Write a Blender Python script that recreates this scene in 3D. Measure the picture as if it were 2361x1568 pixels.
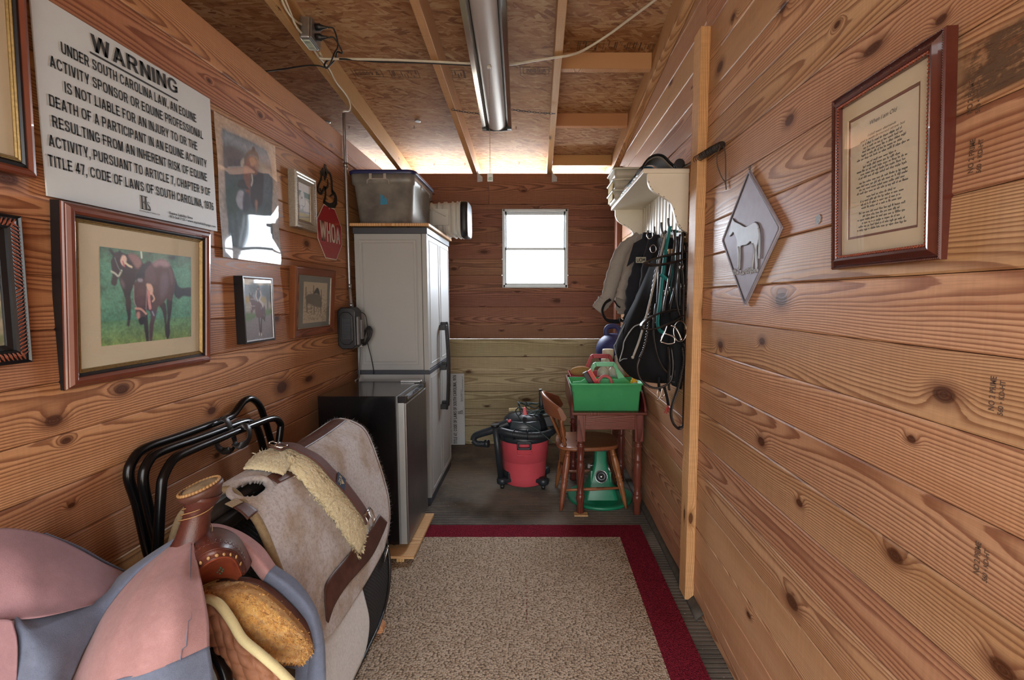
import bpy, math, random
import numpy as np
from mathutils import Vector, Matrix
random.seed(7); np.random.seed(7)
S = bpy.context.scene
COL = S.collection
for o in list(bpy.data.objects): bpy.data.objects.remove(o)

# ------------------------------------------------------------------ camera
CAM_H = 1.37; FPX = 1100.0; CX = 1235.0; CY = 784.0; PITCH = math.radians(5.0)
cam_d = bpy.data.cameras.new('camera'); cam = bpy.data.objects.new('camera', cam_d); COL.objects.link(cam)
cam_d.sensor_width = 36; cam_d.lens = 36 * FPX / 2361; cam_d.shift_x = -(CX - 1180.5) / 2361
cam_d.clip_start = .02
cam.location = (0, 0, CAM_H); cam.rotation_euler = (math.pi / 2 - PITCH, 0, 0)
S.camera = cam
# ------------------------------------------------------------------ exposure
S.view_settings.view_transform = 'Standard'; S.view_settings.look = 'None'
S.view_settings.exposure = 1.10; S.view_settings.gamma = 1; S.view_settings.use_curve_mapping = False
cy = S.cycles
cy.max_bounces = 8; cy.diffuse_bounces = 5; cy.glossy_bounces = 4; cy.transmission_bounces = 6; cy.transparent_max_bounces = 8
cy.caustics_reflective = False; cy.caustics_refractive = False; cy.sample_clamp_indirect = 6
cy.use_denoising = True
# ------------------------------------------------------------------ sky: hazy overcast, brighter towards the back of the barn
W = bpy.data.worlds.new('sky'); S.world = W; W.use_nodes = True
wt = W.node_tree; wt.nodes.clear()
w_out = wt.nodes.new('ShaderNodeOutputWorld'); w_bg = wt.nodes.new('ShaderNodeBackground')
w_tc = wt.nodes.new('ShaderNodeTexCoord'); w_sp = wt.nodes.new('ShaderNodeSeparateXYZ')
w_my = wt.nodes.new('ShaderNodeMapRange'); w_mix = wt.nodes.new('ShaderNodeMix'); w_mix.data_type = 'RGBA'
w_mz = wt.nodes.new('ShaderNodeMapRange'); w_mix2 = wt.nodes.new('ShaderNodeMix'); w_mix2.data_type = 'RGBA'
wt.links.new(w_tc.outputs['Generated'], w_sp.inputs[0])
wt.links.new(w_sp.outputs[1], w_my.inputs[0]); w_my.inputs[1].default_value = -.3; w_my.inputs[2].default_value = .5
SKY_FRONT = (2.75, 2.74, 2.72, 1); SKY_BACK = (21, 23, 25.5, 1); GROUND = (.55, .53, .49, 1)
wt.links.new(w_my.outputs[0], w_mix.inputs['Factor'])
w_mix.inputs[6].default_value = SKY_FRONT; w_mix.inputs[7].default_value = SKY_BACK
wt.links.new(w_sp.outputs[2], w_mz.inputs[0]); w_mz.inputs[1].default_value = -.12; w_mz.inputs[2].default_value = .02
w_gm = wt.nodes.new('ShaderNodeMix'); w_gm.data_type = 'RGBA'; w_gm.blend_type = 'MULTIPLY'; w_gm.inputs[0].default_value = 1
wt.links.new(w_mix.outputs[2], w_gm.inputs[6]); w_gm.inputs[7].default_value = GROUND
wt.links.new(w_mz.outputs[0], w_mix2.inputs['Factor']); wt.links.new(w_gm.outputs[2], w_mix2.inputs[6]); wt.links.new(w_mix.outputs[2], w_mix2.inputs[7])
wt.links.new(w_mix2.outputs[2], w_bg.inputs[0]); w_bg.inputs[1].default_value = 1.0
wt.links.new(w_bg.outputs[0], w_out.inputs[0])

def portal(name, loc, rot, sx, sy):
    l = bpy.data.lights.new(name, 'AREA'); l.shape = 'RECTANGLE'; l.size = sx; l.size_y = sy; l.cycles.is_portal = True
    o = bpy.data.objects.new(name, l); COL.objects.link(o); o.location = loc; o.rotation_euler = rot
# room constants (metres; camera stands at x=0, y=0)
XL, XR, YB, YF = -1.19, .714, 4.37, -.75
ZL = 2.37            # top of the left partition
ZP = 2.479           # top of the back plate
SLOPE = .1018
def z_raf(y): return ZP + SLOPE * (YB - y)          # underside of the rafters
def z_osb(y): return z_raf(y) + .142                # underside of the sheathing
portal('window_daylight', (-.004, YB + .03, 1.82), (-math.pi / 2, 0, 0), .56, .68)
portal('doorway_daylight', (-.24, YF - .02, 1.1), (math.pi / 2, 0, 0), 1.86, 2.2)
portal('eave_daylight', (-.6, YB + .42, 2.45), (-math.pi / 2, 0, 0), 4.4, .5)

# ------------------------------------------------------------------ helpers: colours and node materials
def lin(c):
    if isinstance(c, str):
        c = c.lstrip('#'); c = [int(c[i:i + 2], 16) / 255 for i in (0, 2, 4)]
    return tuple((x / 12.92 if x <= .04045 else ((x + .055) / 1.055) ** 2.4) for x in c[:3]) + (1.0,)
class NT:
    def __init__(self, name):
        self.m = bpy.data.materials.new(name); self.m.use_nodes = True
        self.t = self.m.node_tree; self.b = self.t.nodes['Principled BSDF']
    def n(self, typ, ins=None, **props):
        nd = self.t.nodes.new(typ)
        for k, v in props.items(): setattr(nd, k, v)
        for k, v in (ins or {}).items(): self.set(nd.inputs[k], v)
        return nd
    def set(self, sock, v):
        if isinstance(v, bpy.types.NodeSocket): self.t.links.new(v, sock)
        elif isinstance(v, bpy.types.Node): self.t.links.new(v.outputs[0], sock)
        elif isinstance(v, str): sock.default_value = lin(v)
        else: sock.default_value = v
    def math(self, op, a, b=None, c=None, clamp=False):
        ins = {0: a}
        if b is not None: ins[1] = b
        if c is not None: ins[2] = c
        return self.n('ShaderNodeMath', ins, operation=op, use_clamp=clamp).outputs[0]
    def mix(self, f, a, b, mode='MIX'):
        nd = self.n('ShaderNodeMix', data_type='RGBA', blend_type=mode)
        self.set(nd.inputs[0], f); self.set(nd.inputs[6], a); self.set(nd.inputs[7], b)
        return nd.outputs[2]
    def step(self, v, lo, hi):          # smooth step
        return self.n('ShaderNodeMapRange', {0: v, 1: lo, 2: hi}, interpolation_type='SMOOTHSTEP').outputs[0]
    def noise(self, vec, scale, detail=2.0, rough=.5, dist=0.0, out=0):
        nd = self.n('ShaderNodeTexNoise', {'Scale': scale, 'Detail': detail, 'Roughness': rough, 'Distortion': dist})
        if vec is not None: self.set(nd.inputs['Vector'], vec)
        return nd.outputs[out]
    def vor(self, vec, scale, rnd=1.0, dims='3D', feature='F1'):
        nd = self.n('ShaderNodeTexVoronoi', {'Scale': scale}, voronoi_dimensions=dims, feature=feature)
        nd.inputs['Randomness'].default_value = rnd
        if vec is not None: self.set(nd.inputs['Vector'], vec)
        return nd
    def comb(self, x, y, z=0.0): return self.n('ShaderNodeCombineXYZ', {0: x, 1: y, 2: z}).outputs[0]
    def sep(self, v): return self.n('ShaderNodeSeparateXYZ', {0: v}).outputs
    def attr(self, name): return self.n('ShaderNodeAttribute', attribute_name=name)
    def obj(self): return self.n('ShaderNodeTexCoord').outputs['Object']
    def uv(self): return self.n('ShaderNodeUVMap', uv_map='UVMap').outputs[0]
    def ramp(self, f, stops):
        nd = self.n('ShaderNodeValToRGB', {0: f}); e = nd.color_ramp.elements
        while len(e) < len(stops): e.new(.5)
        for el, (p, c) in zip(e, stops): el.position = p; el.color = lin(c) if isinstance(c, str) else c
        return nd.outputs[0]
    def bump(self, h, strength=.3, dist=.002):
        nd = self.n('ShaderNodeBump', {'Height': h, 'Strength': strength, 'Distance': dist})
        self.set(self.b.inputs['Normal'], nd.outputs[0]); return nd
    def fin(self, color=None, rough=None, metal=None, **kw):
        if color is not None: self.set(self.b.inputs['Base Color'], color)
        if rough is not None: self.set(self.b.inputs['Roughness'], rough)
        if metal is not None: self.set(self.b.inputs['Metallic'], metal)
        for k, v in kw.items(): self.set(self.b.inputs[k.replace('_', ' ')], v)
        return self.m
def plain(name, col, rough=.5, metal=0.0, var=.06, scale=30, bump=0.0, **kw):
    """A one-colour surface with a little mottling and optional grain."""
    t = NT(name); nz = t.noise(t.obj(), scale, 3, .6)
    f = t.n('ShaderNodeMapRange', {0: nz, 1: .25, 2: .75, 3: 1 - var, 4: 1 + var}).outputs[0]
    hsv = t.n('ShaderNodeHueSaturation', {'Color': lin(col), 'Value': f}).outputs[0]
    if bump: t.bump(nz, bump, .002)
    return t.fin(hsv, rough, metal, **kw)
def wood(name, light, mid, dark, ring=150.0, knots=.5, rough=.55, tint=.25, kx=2.2, ky=6.0, knotcol='#42200f', spec=.22, fine=1.0, late=.85, spots=None, lk=.82):
    t = NT(name); u, v, _ = t.sep(t.uv()); r1, r2, r3 = t.sep(t.attr('rnd').outputs['Vector'])
    uo = t.math('MULTIPLY_ADD', r1, 61.0, u); vo = t.math('MULTIPLY_ADD', r2, 23.0, v)
    # knots
    kv = t.comb(t.math('MULTIPLY', uo, kx), t.math('MULTIPLY', vo, ky), 0.0)
    kn = t.vor(kv, 1.0, 1.0, '2D'); kd = kn.outputs['Distance']; kc = t.sep(kn.outputs['Color'])
    keep = t.math('GREATER_THAN', kc[0], 1 - knots)
    size = t.math('MULTIPLY_ADD', t.math('POWER', kc[1], 2.0), .085, .028)
    dn = t.math('ADD', t.math('DIVIDE', kd, size), t.math('MULTIPLY', t.math('SUBTRACT', 1.0, keep), 100.0))
    if spots:                          # knots seen in the photograph: (y, z, radius)
        _, oy, oz = t.sep(t.obj()); pos = t.comb(t.math('MULTIPLY', oy, .62), oz, 0.0)
        for y_, z_, r_ in spots:
            d_ = t.n('ShaderNodeVectorMath', {0: pos, 1: (y_ * .62, z_, 0)}, operation='DISTANCE').outputs['Value']
            dn = t.math('MINIMUM', dn, t.math('MULTIPLY', d_, 1 / r_))
    kfar = t.math('POWER', t.step(dn, 4.2, .0), 2.0)
    # growth rings cut lengthwise
    n1 = t.noise(t.comb(t.math('MULTIPLY', uo, .9), t.math('MULTIPLY', vo, 2.0), 0.0), 1.0, 2, .5)
    n2 = t.noise(t.comb(t.math('MULTIPLY', uo, .55), r3, 3.3), 1.0, 1, .5)
    yy = t.math('ADD', t.math('MULTIPLY_ADD', r2, .20, v), t.math('MULTIPLY_ADD', n1, .07, -.135))
    zz = t.math('ADD', t.math('MULTIPLY', r3, .05), t.math('MULTIPLY_ADD', n2, .16, -.045))
    rr = t.math('SQRT', t.math('ADD', t.math('MULTIPLY', yy, yy), t.math('MULTIPLY', zz, zz)))
    rr = t.math('SUBTRACT', rr, t.math('MULTIPLY', kfar, .015))
    n3 = t.noise(t.comb(t.math('MULTIPLY', uo, 7.0), t.math('MULTIPLY', vo, 55.0), 0.0), 1.0, 2, .6)
    ph = t.math('MULTIPLY_ADD', rr, t.math('MULTIPLY', t.math('MULTIPLY_ADD', r3, .8, .7), ring), t.math('MULTIPLY', n3, .55))
    fr = t.math('FRACT', ph)
    lt = t.math('MULTIPLY', t.step(fr, .30, late), t.step(fr, 1.0, .92))
    fib = t.noise(t.comb(t.math('MULTIPLY', uo, 9.0), t.math('MULTIPLY', vo, 330.0), 0.0), 1.0, 2, .7)
    tone = t.noise(t.comb(t.math('MULTIPLY', uo, .8), t.math('MULTIPLY', vo, 9.0), 0.0), 1.0, 2, .5)
    base = t.mix(t.step(tone, .35, .75), light, mid)
    base = t.mix(t.math('MULTIPLY', lt, lk), base, dark)
    f2 = t.n('ShaderNodeMapRange', {0: fib, 1: .3, 2: .7, 3: 1 - .12 * fine, 4: 1 + .10 * fine}).outputs[0]
    saw = t.noise(t.comb(t.math('MULTIPLY', uo, 120.0), t.math('MULTIPLY', vo, 5.0), 0.0), 1.0, 1, .5)
    f2 = t.math('MULTIPLY', f2, t.math('MULTIPLY_ADD', saw, .22, .89))
    tv = t.math('MULTIPLY', f2, t.math('MULTIPLY_ADD', t.math('SUBTRACT', r1, .5), tint * 1.3, 1.0))
    hue = t.math('MULTIPLY_ADD', t.math('SUBTRACT', r3, .5), .020, .5)
    base = t.n('ShaderNodeHueSaturation', {'Color': base, 'Value': tv, 'Hue': hue}).outputs[0]
    halo = t.step(dn, 2.4, .9)
    base = t.mix(t.math('MULTIPLY', halo, .65), base, t.mix(.5, dark, knotcol))
    core = t.step(dn, 1.1, .75)
    kring = t.math('FRACT', t.math('MULTIPLY', dn, 3.0))
    base = t.mix(t.math('MULTIPLY', core, t.math('MULTIPLY_ADD', kring, .25, .7)), base, knotcol)
    t.bump(t.math('SUBTRACT', fib, t.math('MULTIPLY', lt, .6)), .18, .0015)
    t.set(t.b.inputs['Specular IOR Level'], spec)
    return t.fin(base, t.math('MULTIPLY_ADD', lt, -.08, rough))

# ------------------------------------------------------------------ helpers: mesh builder
V3 = lambda *a: np.array(a, float)
def norm(v): v = np.asarray(v, float); return v / (np.linalg.norm(v) + 1e-12)
class Frame:                         # a local frame: p(x,y,z) -> world
    def __init__(s, o, ex, ey, ez=None):
        s.o = V3(*o); s.ex = norm(ex); s.ey = norm(ey); s.ez = norm(np.cross(s.ex, s.ey)) if ez is None else norm(ez)
    def __call__(s, x, y, z=0.0): return s.o + s.ex * x + s.ey * y + s.ez * z
    def rot(s, a): c, q = math.cos(a), math.sin(a); return Frame(s.o, s.ex * c + s.ey * q, s.ey * c - s.ex * q)
    def at(s, x, y, z=0.0): return Frame(s(x, y, z), s.ex, s.ey, s.ez)
WORLD = Frame((0, 0, 0), (1, 0, 0), (0, 1, 0))
_t = .19; _b = .155
def _ring(w, x=0.0, y0=0.0, y1=1.0): a, b, c, d = x + .095, x + w - .095, y0 + .078, y1 - .078; m = (a + b) / 2; e = (b - a) * .12; f = (d - c) * .10; return [(a, (c + d) / 2), (a + e, d - f), (m, d), (b - e, d - f), (b, (c + d) / 2), (b - e, c + f), (m, c), (a + e, c + f)]
_bowl = lambda y0, y1, w: ('C', [(.10, y1 - .078), (w - .26, y1 - .078), (w - .13, y1 - .12), (w - .095, (y0 + y1) / 2), (w - .13, y0 + .12), (w - .26, y0 + .078), (.10, y0 + .078)], False)
_stem = ('B', 0, 0, _t, 1)
_arc = [(.60, .70), (.53, .87), (.37, .922), (.20, .86), (.105, .68), (.095, .5), (.105, .32), (.20, .14), (.37, .078), (.53, .13), (.61, .30)]
_S = [(.54, .70), (.50, .86), (.33, .922), (.16, .87), (.11, .74), (.18, .60), (.34, .52), (.50, .43), (.555, .28), (.50, .13), (.33, .078), (.15, .12), (.095, .30)]
GLYPH = {
 'A': (.70, [('P', .095, 0, .35, 1, .20), ('P', .605, 0, .35, 1, .20), ('B', .18, .22, .52, .36)]), 'B': (.66, [_stem, _bowl(.46, 1, .62), _bowl(0, .55, .66)]),
 'C': (.68, [('C', _arc, False)]), 'D': (.68, [_stem, _bowl(0, 1, .68)]), 'E': (.58, [_stem, ('B', 0, 0, .58, _b), ('B', 0, .43, .54, .43 + _b), ('B', 0, 1 - _b, .57, 1)]),
 'F': (.54, [_stem, ('B', 0, .42, .49, .42 + _b), ('B', 0, 1 - _b, .54, 1)]), 'G': (.72, [('C', _arc[:-1] + [(.62, .20)], False), ('B', .53, .12, .70, .52), ('B', .38, .39, .70, .53)]),
 'H': (.66, [_stem, ('B', .66 - _t, 0, .66, 1), ('B', .1, .42, .56, .42 + _b)]), 'I': (.19, [_stem]), 'J': (.50, [('B', .50 - _t, .26, .50, 1), ('C', [(.405, .34), (.38, .14), (.25, .078), (.12, .14), (.085, .32)], False)]),
 'K': (.68, [_stem, ('P', .10, .34, .54, 1, .24), ('P', .57, 0, .27, .60, .24)]), 'L': (.54, [_stem, ('B', 0, 0, .54, _b)]), 'M': (.78, [_stem, ('B', .78 - _t, 0, .78, 1), ('P', .39, 0, .12, 1, .20), ('P', .39, 0, .66, 1, .20)]),
 'N': (.66, [_stem, ('B', .66 - _t, 0, .66, 1), ('P', .55, 0, .11, 1, .22)]), 'O': (.74, [('C', _ring(.74), True)]), 'P': (.62, [_stem, _bowl(.38, 1, .62)]), 'Q': (.74, [('C', _ring(.74), True), ('P', .66, -.04, .44, .26, .17)]),
 'R': (.68, [_stem, _bowl(.43, 1, .64), ('P', .57, 0, .36, .50, .22)]), 'S': (.64, [('C', _S, False)]), 'T': (.60, [('B', .205, 0, .395, 1), ('B', 0, 1 - _b, .60, 1)]),
 'U': (.66, [('B', 0, .30, _t, 1), ('B', .66 - _t, .30, .66, 1), ('C', [(.095, .36), (.12, .17), (.22, .09), (.33, .076), (.44, .09), (.54, .17), (.565, .36)], False)]),
 'V': (.66, [('P', .33, 0, .095, 1, .20), ('P', .33, 0, .565, 1, .20)]), 'W': (.96, [('P', .25, 0, .09, 1, .18), ('P', .25, 0, .48, 1, .18), ('P', .71, 0, .48, 1, .18), ('P', .71, 0, .87, 1, .18)]),
 'Y': (.66, [('B', .235, 0, .425, .45), ('P', .33, .38, .10, 1, .21), ('P', .33, .38, .56, 1, .21)]), ',': (.19, [('B', 0, 0, .19, .19), ('P', .06, -.18, .13, .02, .11)]),
 '0': (.54, [('C', _ring(.54), True)]), '1': (.36, [('B', .17, 0, .36, 1), ('P', .03, .68, .24, .92, .16)]), '2': (.54, [('B', 0, 0, .54, _b), ('C', [(.09, .68), (.14, .87), (.28, .922), (.42, .86), (.44, .70), (.34, .48), (.18, .28), (.10, .10)], False)]),
 '4': (.56, [('B', .28, 0, .46, 1), ('B', 0, .20, .56, .20 + _b), ('P', .08, .24, .37, 1, .18)]), '6': (.54, [('C', _ring(.54, 0, 0, .64), True), ('C', [(.45, .80), (.36, .91), (.24, .90), (.13, .74), (.095, .5), (.10, .32)], False)]),
 '7': (.54, [('B', 0, 1 - _b, .54, 1), ('P', .20, 0, .43, .90, .20)]), '9': (.54, [('C', _ring(.54, 0, .36, 1), True), ('C', [(.09, .20), (.18, .09), (.30, .10), (.41, .26), (.445, .5), (.44, .68)], False)])}
class MB:
    def __init__(s): s.v = []; s.f = []; s.uv = []; s.sm = []; s.r = []; s.mi = []; s.vc = None
    def add(s, verts, faces, uvs=None, smooth=False, rnd=None, mi=0):
        o = len(s.v); s.v.extend([tuple(map(float, p)) for p in verts])
        rnd = rnd if rnd is not None else (random.random(), random.random(), random.random())
        for k, f in enumerate(faces):
            s.f.append([i + o for i in f]); s.sm.append(smooth); s.r.append(rnd); s.mi.append(mi)
            if uvs is not None: s.uv.extend(uvs[k])
            else: s.uv.extend([(0.0, 0.0)] * len(f))
        return s
    def box(s, a, b, F=WORLD, axis=None, taper=None, mi=0, rnd=None):
        """Box from corner a to b in frame F; uv runs along the longest axis in metres."""
        a = np.minimum(a, b), np.maximum(a, b); lo, hi = a
        d = hi - lo; ax = int(np.argmax(d)) if axis is None else axis
        P = [(lo[0] if not i & 1 else hi[0], lo[1] if not i & 2 else hi[1], lo[2] if not i & 4 else hi[2]) for i in range(8)]
        if taper:                          # scale top (z hi) about the centre
            c = (lo + hi) / 2
            P = [(c[0] + (p[0] - c[0]) * taper[0], c[1] + (p[1] - c[1]) * taper[1], p[2]) if p[2] == hi[2] else p for p in P]
        fs = [(0, 2, 3, 1), (4, 5, 7, 6), (0, 1, 5, 4), (2, 6, 7, 3), (0, 4, 6, 2), (1, 3, 7, 5)]
        uvs = []
        oth = [i for i in range(3) if i != ax]
        nrm = [2, 2, 1, 1, 0, 0]
        for f, nx in zip(fs, nrm):
            ac = [i for i in oth if i != nx]
            ac = ac[0] if nx != ax else oth[0]; al = ax if nx != ax else oth[1]
            uvs.append([(P[i][al] - lo[al], P[i][ac] - (lo[ac] + hi[ac]) / 2) for i in f])
        return s.add([F(*p) for p in P], fs, uvs, rnd=rnd, mi=mi)
    def prism(s, poly, z0, z1, F=WORLD, smooth=False, uvax=0, mi=0, rnd=None):
        n = len(poly); A = sum(poly[i][0] * poly[(i + 1) % n][1] - poly[(i + 1) % n][0] * poly[i][1] for i in range(n))
        if A < 0: poly = poly[::-1]
        vs = [F(x, y, z0) for x, y in poly] + [F(x, y, z1) for x, y in poly]
        q = (lambda x, y: (x, y)) if uvax == 0 else (lambda x, y: (y, x))
        fs = [list(range(n))[::-1], list(range(n, 2 * n))]
        uvs = [[q(*poly[i]) for i in range(n)][::-1], [q(*p) for p in poly]]
        rnd = rnd or (random.random(), random.random(), random.random())
        s.add(vs, fs, uvs, False, rnd, mi)
        o = len(s.v) - 2 * n; L = 0.0
        for i in range(n):
            j = (i + 1) % n; l = math.dist(poly[i], poly[j])
            s.f.append([o + i, o + j, o + n + j, o + n + i]); s.sm.append(smooth); s.r.append(rnd); s.mi.append(mi)
            s.uv.extend([(L, 0), (L + l, 0), (L + l, z1 - z0), (L, z1 - z0)]); L += l
        return s
    def grid(s, P, closed_u=False, closed_v=False, smooth=True, mi=0, rnd=None, skip=None, uvscale=None):
        P = np.asarray(P, float); nu, nv = P.shape[:2]
        du = np.zeros((nu, nv)); du[1:] = np.cumsum(np.linalg.norm(np.diff(P, axis=0), axis=2), axis=0)
        dv = np.zeros((nu, nv)); dv[:, 1:] = np.cumsum(np.linalg.norm(np.diff(P, axis=1), axis=2), axis=1)
        lu = du.mean(1); lv = dv.mean(0); fs = []; uvs = []
        for i in range(nu if closed_u else nu - 1):
            for j in range(nv if closed_v else nv - 1):
                if skip and skip(i, j): continue
                i2, j2 = (i + 1) % nu, (j + 1) % nv
                fs.append((i * nv + j, i2 * nv + j, i2 * nv + j2, i * nv + j2))
                a, b = lu[i], (lu[i2] if i2 else lu[i] + .01); c, d = lv[j], (lv[j2] if j2 else lv[j] + .01)
                uvs.append([(a, c), (b, c), (b, d), (a, d)])
        return s.add(P.reshape(-1, 3), fs, uvs, smooth, rnd, mi)
    def tube(s, pts, r, n=10, closed=False, caps=True, flat=None, up=None, mi=0, smooth=True):
        """Round (or flat: (w,h) strap) tube through pts."""
        P = np.asarray(pts, float); m = len(P)
        R = np.full(m, r, float) if np.isscalar(r) else np.asarray(r, float)
        T = np.gradient(P, axis=0) if not closed else (np.roll(P, -1, 0) - np.roll(P, 1, 0))
        T /= np.linalg.norm(T, axis=1)[:, None] + 1e-12
        u = V3(*up) if up is not None else (V3(0, 0, 1) if abs(T[0][2]) < .9 else V3(1, 0, 0))
        N = []; 
        for i in range(m):
            if up is not None: u = V3(*up)
            q = u - T[i] * (u @ T[i])
            if np.linalg.norm(q) < 1e-6: q = np.cross(T[i], V3(.3, .5, .8))
            u = norm(q); N.append(u)
        N = np.array(N); B = np.cross(T, N)
        if flat:
            w, h = flat; c = min(w, h) * .3
            sec = [(w / 2, -h / 2 + c), (w / 2, h / 2 - c), (w / 2 - c, h / 2), (-w / 2 + c, h / 2), (-w / 2, h / 2 - c), (-w / 2, -h / 2 + c), (-w / 2 + c, -h / 2), (w / 2 - c, -h / 2)]
            sec = [(b, a) for b, a in sec]; n = 8
        else: sec = [(math.cos(2 * math.pi * k / n), math.sin(2 * math.pi * k / n)) for k in range(n)]
        G = np.zeros((m, n, 3))
        for i in range(m):
            sc = R[i] if not flat else (R[i] if not np.isscalar(r) else 1.0)
            for k, (a, b) in enumerate(sec): G[i, k] = P[i] + (B[i] * a + N[i] * b) * sc
        s.grid(G, closed_u=closed, closed_v=True, smooth=smooth, mi=mi)
        if caps and not closed:
            o = len(s.v) - m * n
            for idx, rev in ((0, False), (m - 1, True)):
                f = [o + idx * n + k for k in range(n)]; f = f if not rev else f[::-1]
                s.f.append(f); s.sm.append(False); s.r.append((.5, .5, .5)); s.mi.append(mi); s.uv.extend([(0, 0)] * n)
        return s
    def lathe(s, prof, F=WORLD, n=24, mi=0, ang=(0, 2 * math.pi), smooth=True, caps=True):
        """prof: (radius, height) along F's z."""
        full = abs(ang[1] - ang[0] - 2 * math.pi) < 1e-6; k = n if full else n + 1
        G = np.array([[F(r * math.cos(ang[0] + (ang[1] - ang[0]) * j / n), r * math.sin(ang[0] + (ang[1] - ang[0]) * j / n), z) for j in range(k)] for r, z in prof])
        s.grid(G[:, ::-1], closed_v=full, smooth=smooth, mi=mi)
        if caps and full:
            o = len(s.v) - len(prof) * k
            for idx, rev in ((0, False), (len(prof) - 1, True)):
                if prof[idx][0] > 1e-5:
                    f = [o + idx * k + j for j in range(k)]; f = f if not rev else f[::-1]
                    s.f.append(f); s.sm.append(False); s.r.append((.5, .5, .5)); s.mi.append(mi); s.uv.extend([(0, 0)] * k)
        return s
    def ball(s, c, r, n=16, sq=(1, 1, 1), F=None):
        F = F or Frame(c, (1, 0, 0), (0, 1, 0)); m = n // 2
        G = [[F(r * sq[0] * math.sin(math.pi * i / m) * math.cos(2 * math.pi * j / n), r * sq[1] * math.sin(math.pi * i / m) * math.sin(2 * math.pi * j / n), r * sq[2] * math.cos(math.pi * i / m)) for j in range(n)] for i in range(m + 1)]
        return s.grid(np.array(G), closed_v=True)
    def rframe(s, F, w, h, prof, mi=0, rnd=True):
        """Picture frame: profile (inset, height) swept round a w x h rectangle (mitred), F origin at its centre; uv along each rail."""
        cs = [(-w / 2, -h / 2, 1, 1), (w / 2, -h / 2, -1, 1), (w / 2, h / 2, -1, -1), (-w / 2, h / 2, 1, -1)]
        for k in range(4):
            a, b = cs[k], cs[(k + 1) % 4]; rn = (random.random(), random.random(), random.random()); L = math.dist(a[:2], b[:2])
            vs = [F(a[0] + a[2] * i, a[1] + a[3] * i, z) for i, z in prof] + [F(b[0] + b[2] * i, b[1] + b[3] * i, z) for i, z in prof]
            n = len(prof); fs = []; uvs = []; acc = 0
            for i in range(n - 1):
                l = math.dist(prof[i], prof[i + 1])
                fs.append((i, n + i, n + i + 1, i + 1)); uvs.append([(0, acc), (L, acc), (L, acc + l), (0, acc + l)]); acc += l
            s.add(vs, fs, uvs, False, rn, mi)
        return s
    def text(s, txt, F, w=None, h=None, bold=0.0, shear=0.0, align='L', thick=.0004, mi=0, spacing=1.0):
        """Lettering in frame F: baseline at y=0; cap height h, total width w (either may be None)."""
        c = bpy.data.curves.new('lettering', 'FONT'); c.body = txt; c.size = 1; c.offset = bold; c.shear = shear; c.resolution_u = 3; c.space_character = spacing
        o = bpy.data.objects.new('lettering', c); COL.objects.link(o)
        me = bpy.data.meshes.new_from_object(o)
        vs = np.array([v.co[:] for v in me.vertices]) if len(me.vertices) else np.zeros((0, 3))
        fs = [tuple(p.vertices) for p in me.polygons]
        bpy.data.objects.remove(o); bpy.data.curves.remove(c); bpy.data.meshes.remove(me)
        if not len(vs): return s
        x0, x1 = vs[:, 0].min(), vs[:, 0].max(); CAPH = .729
        sy = (h / CAPH) if h else None; sx = w / (x1 - x0) if w else sy
        if sy is None: sy = sx
        off = {'L': 0, 'C': -(x1 - x0) / 2, 'R': -(x1 - x0)}[align]
        return s.add([F((p[0] - x0 + off) * sx, p[1] * sy, thick) for p in vs], fs, None, False, mi=mi)
    def sans(s, txt, F, w, h, mi=0, z=.0004):
        """Bold sans capitals drawn as strokes: total width w, cap height h."""
        x = 0.0; items = []
        for ch in txt:
            if ch == ' ': x += .30; continue
            adv, prims = GLYPH[ch]; items.append((x, prims)); x += adv + .10
        k = w / (x - .10)
        for x0, prims in items:
            for p in prims:
                if p[0] == 'B': q = [(p[1], p[2]), (p[3], p[2]), (p[3], p[4]), (p[1], p[4])]
                elif p[0] == 'P': hw = p[5] / 2; q = [(p[1] - hw, p[2]), (p[1] + hw, p[2]), (p[3] + hw, p[4]), (p[3] - hw, p[4])]
                else:
                    P = spline(p[1], 5, p[2]); P = np.vstack([P, P[:1]]) if p[2] else P
                    T = np.gradient(P, axis=0)
                    if p[2]: T[0] = T[-1] = P[1] - P[-2]
                    T /= np.linalg.norm(T, axis=1)[:, None] + 1e-9; N = np.stack([-T[:, 1], T[:, 0]], 1)
                    R = .095 - .018 * np.abs(N[:, 1]); A = P + N * R[:, None]; Bq = P - N * R[:, None]; n = len(P)
                    s.add([F((x0 + a) * k, b * h, z) for a, b in A] + [F((x0 + a) * k, b * h, z) for a, b in Bq], [(n + i, n + i + 1, i + 1, i) for i in range(n - 1)], None, False, mi=mi); continue
                A2 = sum(q[i][0] * q[(i + 1) % 4][1] - q[(i + 1) % 4][0] * q[i][1] for i in range(4))
                if A2 < 0: q = q[::-1]
                s.add([F((x0 + a) * k, b * h, z) for a, b in q], [(0, 1, 2, 3)], None, False, mi=mi)
        return s
    def stroke(s, pts, wd, F, z=.0004, mi=0):
        """Flat pen stroke of varying width in frame F."""
        P = np.asarray(pts, float); T = np.gradient(P, axis=0); T /= np.linalg.norm(T, axis=1)[:, None] + 1e-9
        N = np.stack([-T[:, 1], T[:, 0]], 1); R = np.full(len(P), wd / 2) if np.isscalar(wd) else np.asarray(wd) / 2
        A = P + N * R[:, None]; B = P - N * R[:, None]; n = len(P)
        vs = [F(x, y, z) for x, y in A] + [F(x, y, z) for x, y in B]
        return s.add(vs, [(n + i, n + i + 1, i + 1, i) for i in range(n - 1)], None, False, mi=mi)
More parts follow.
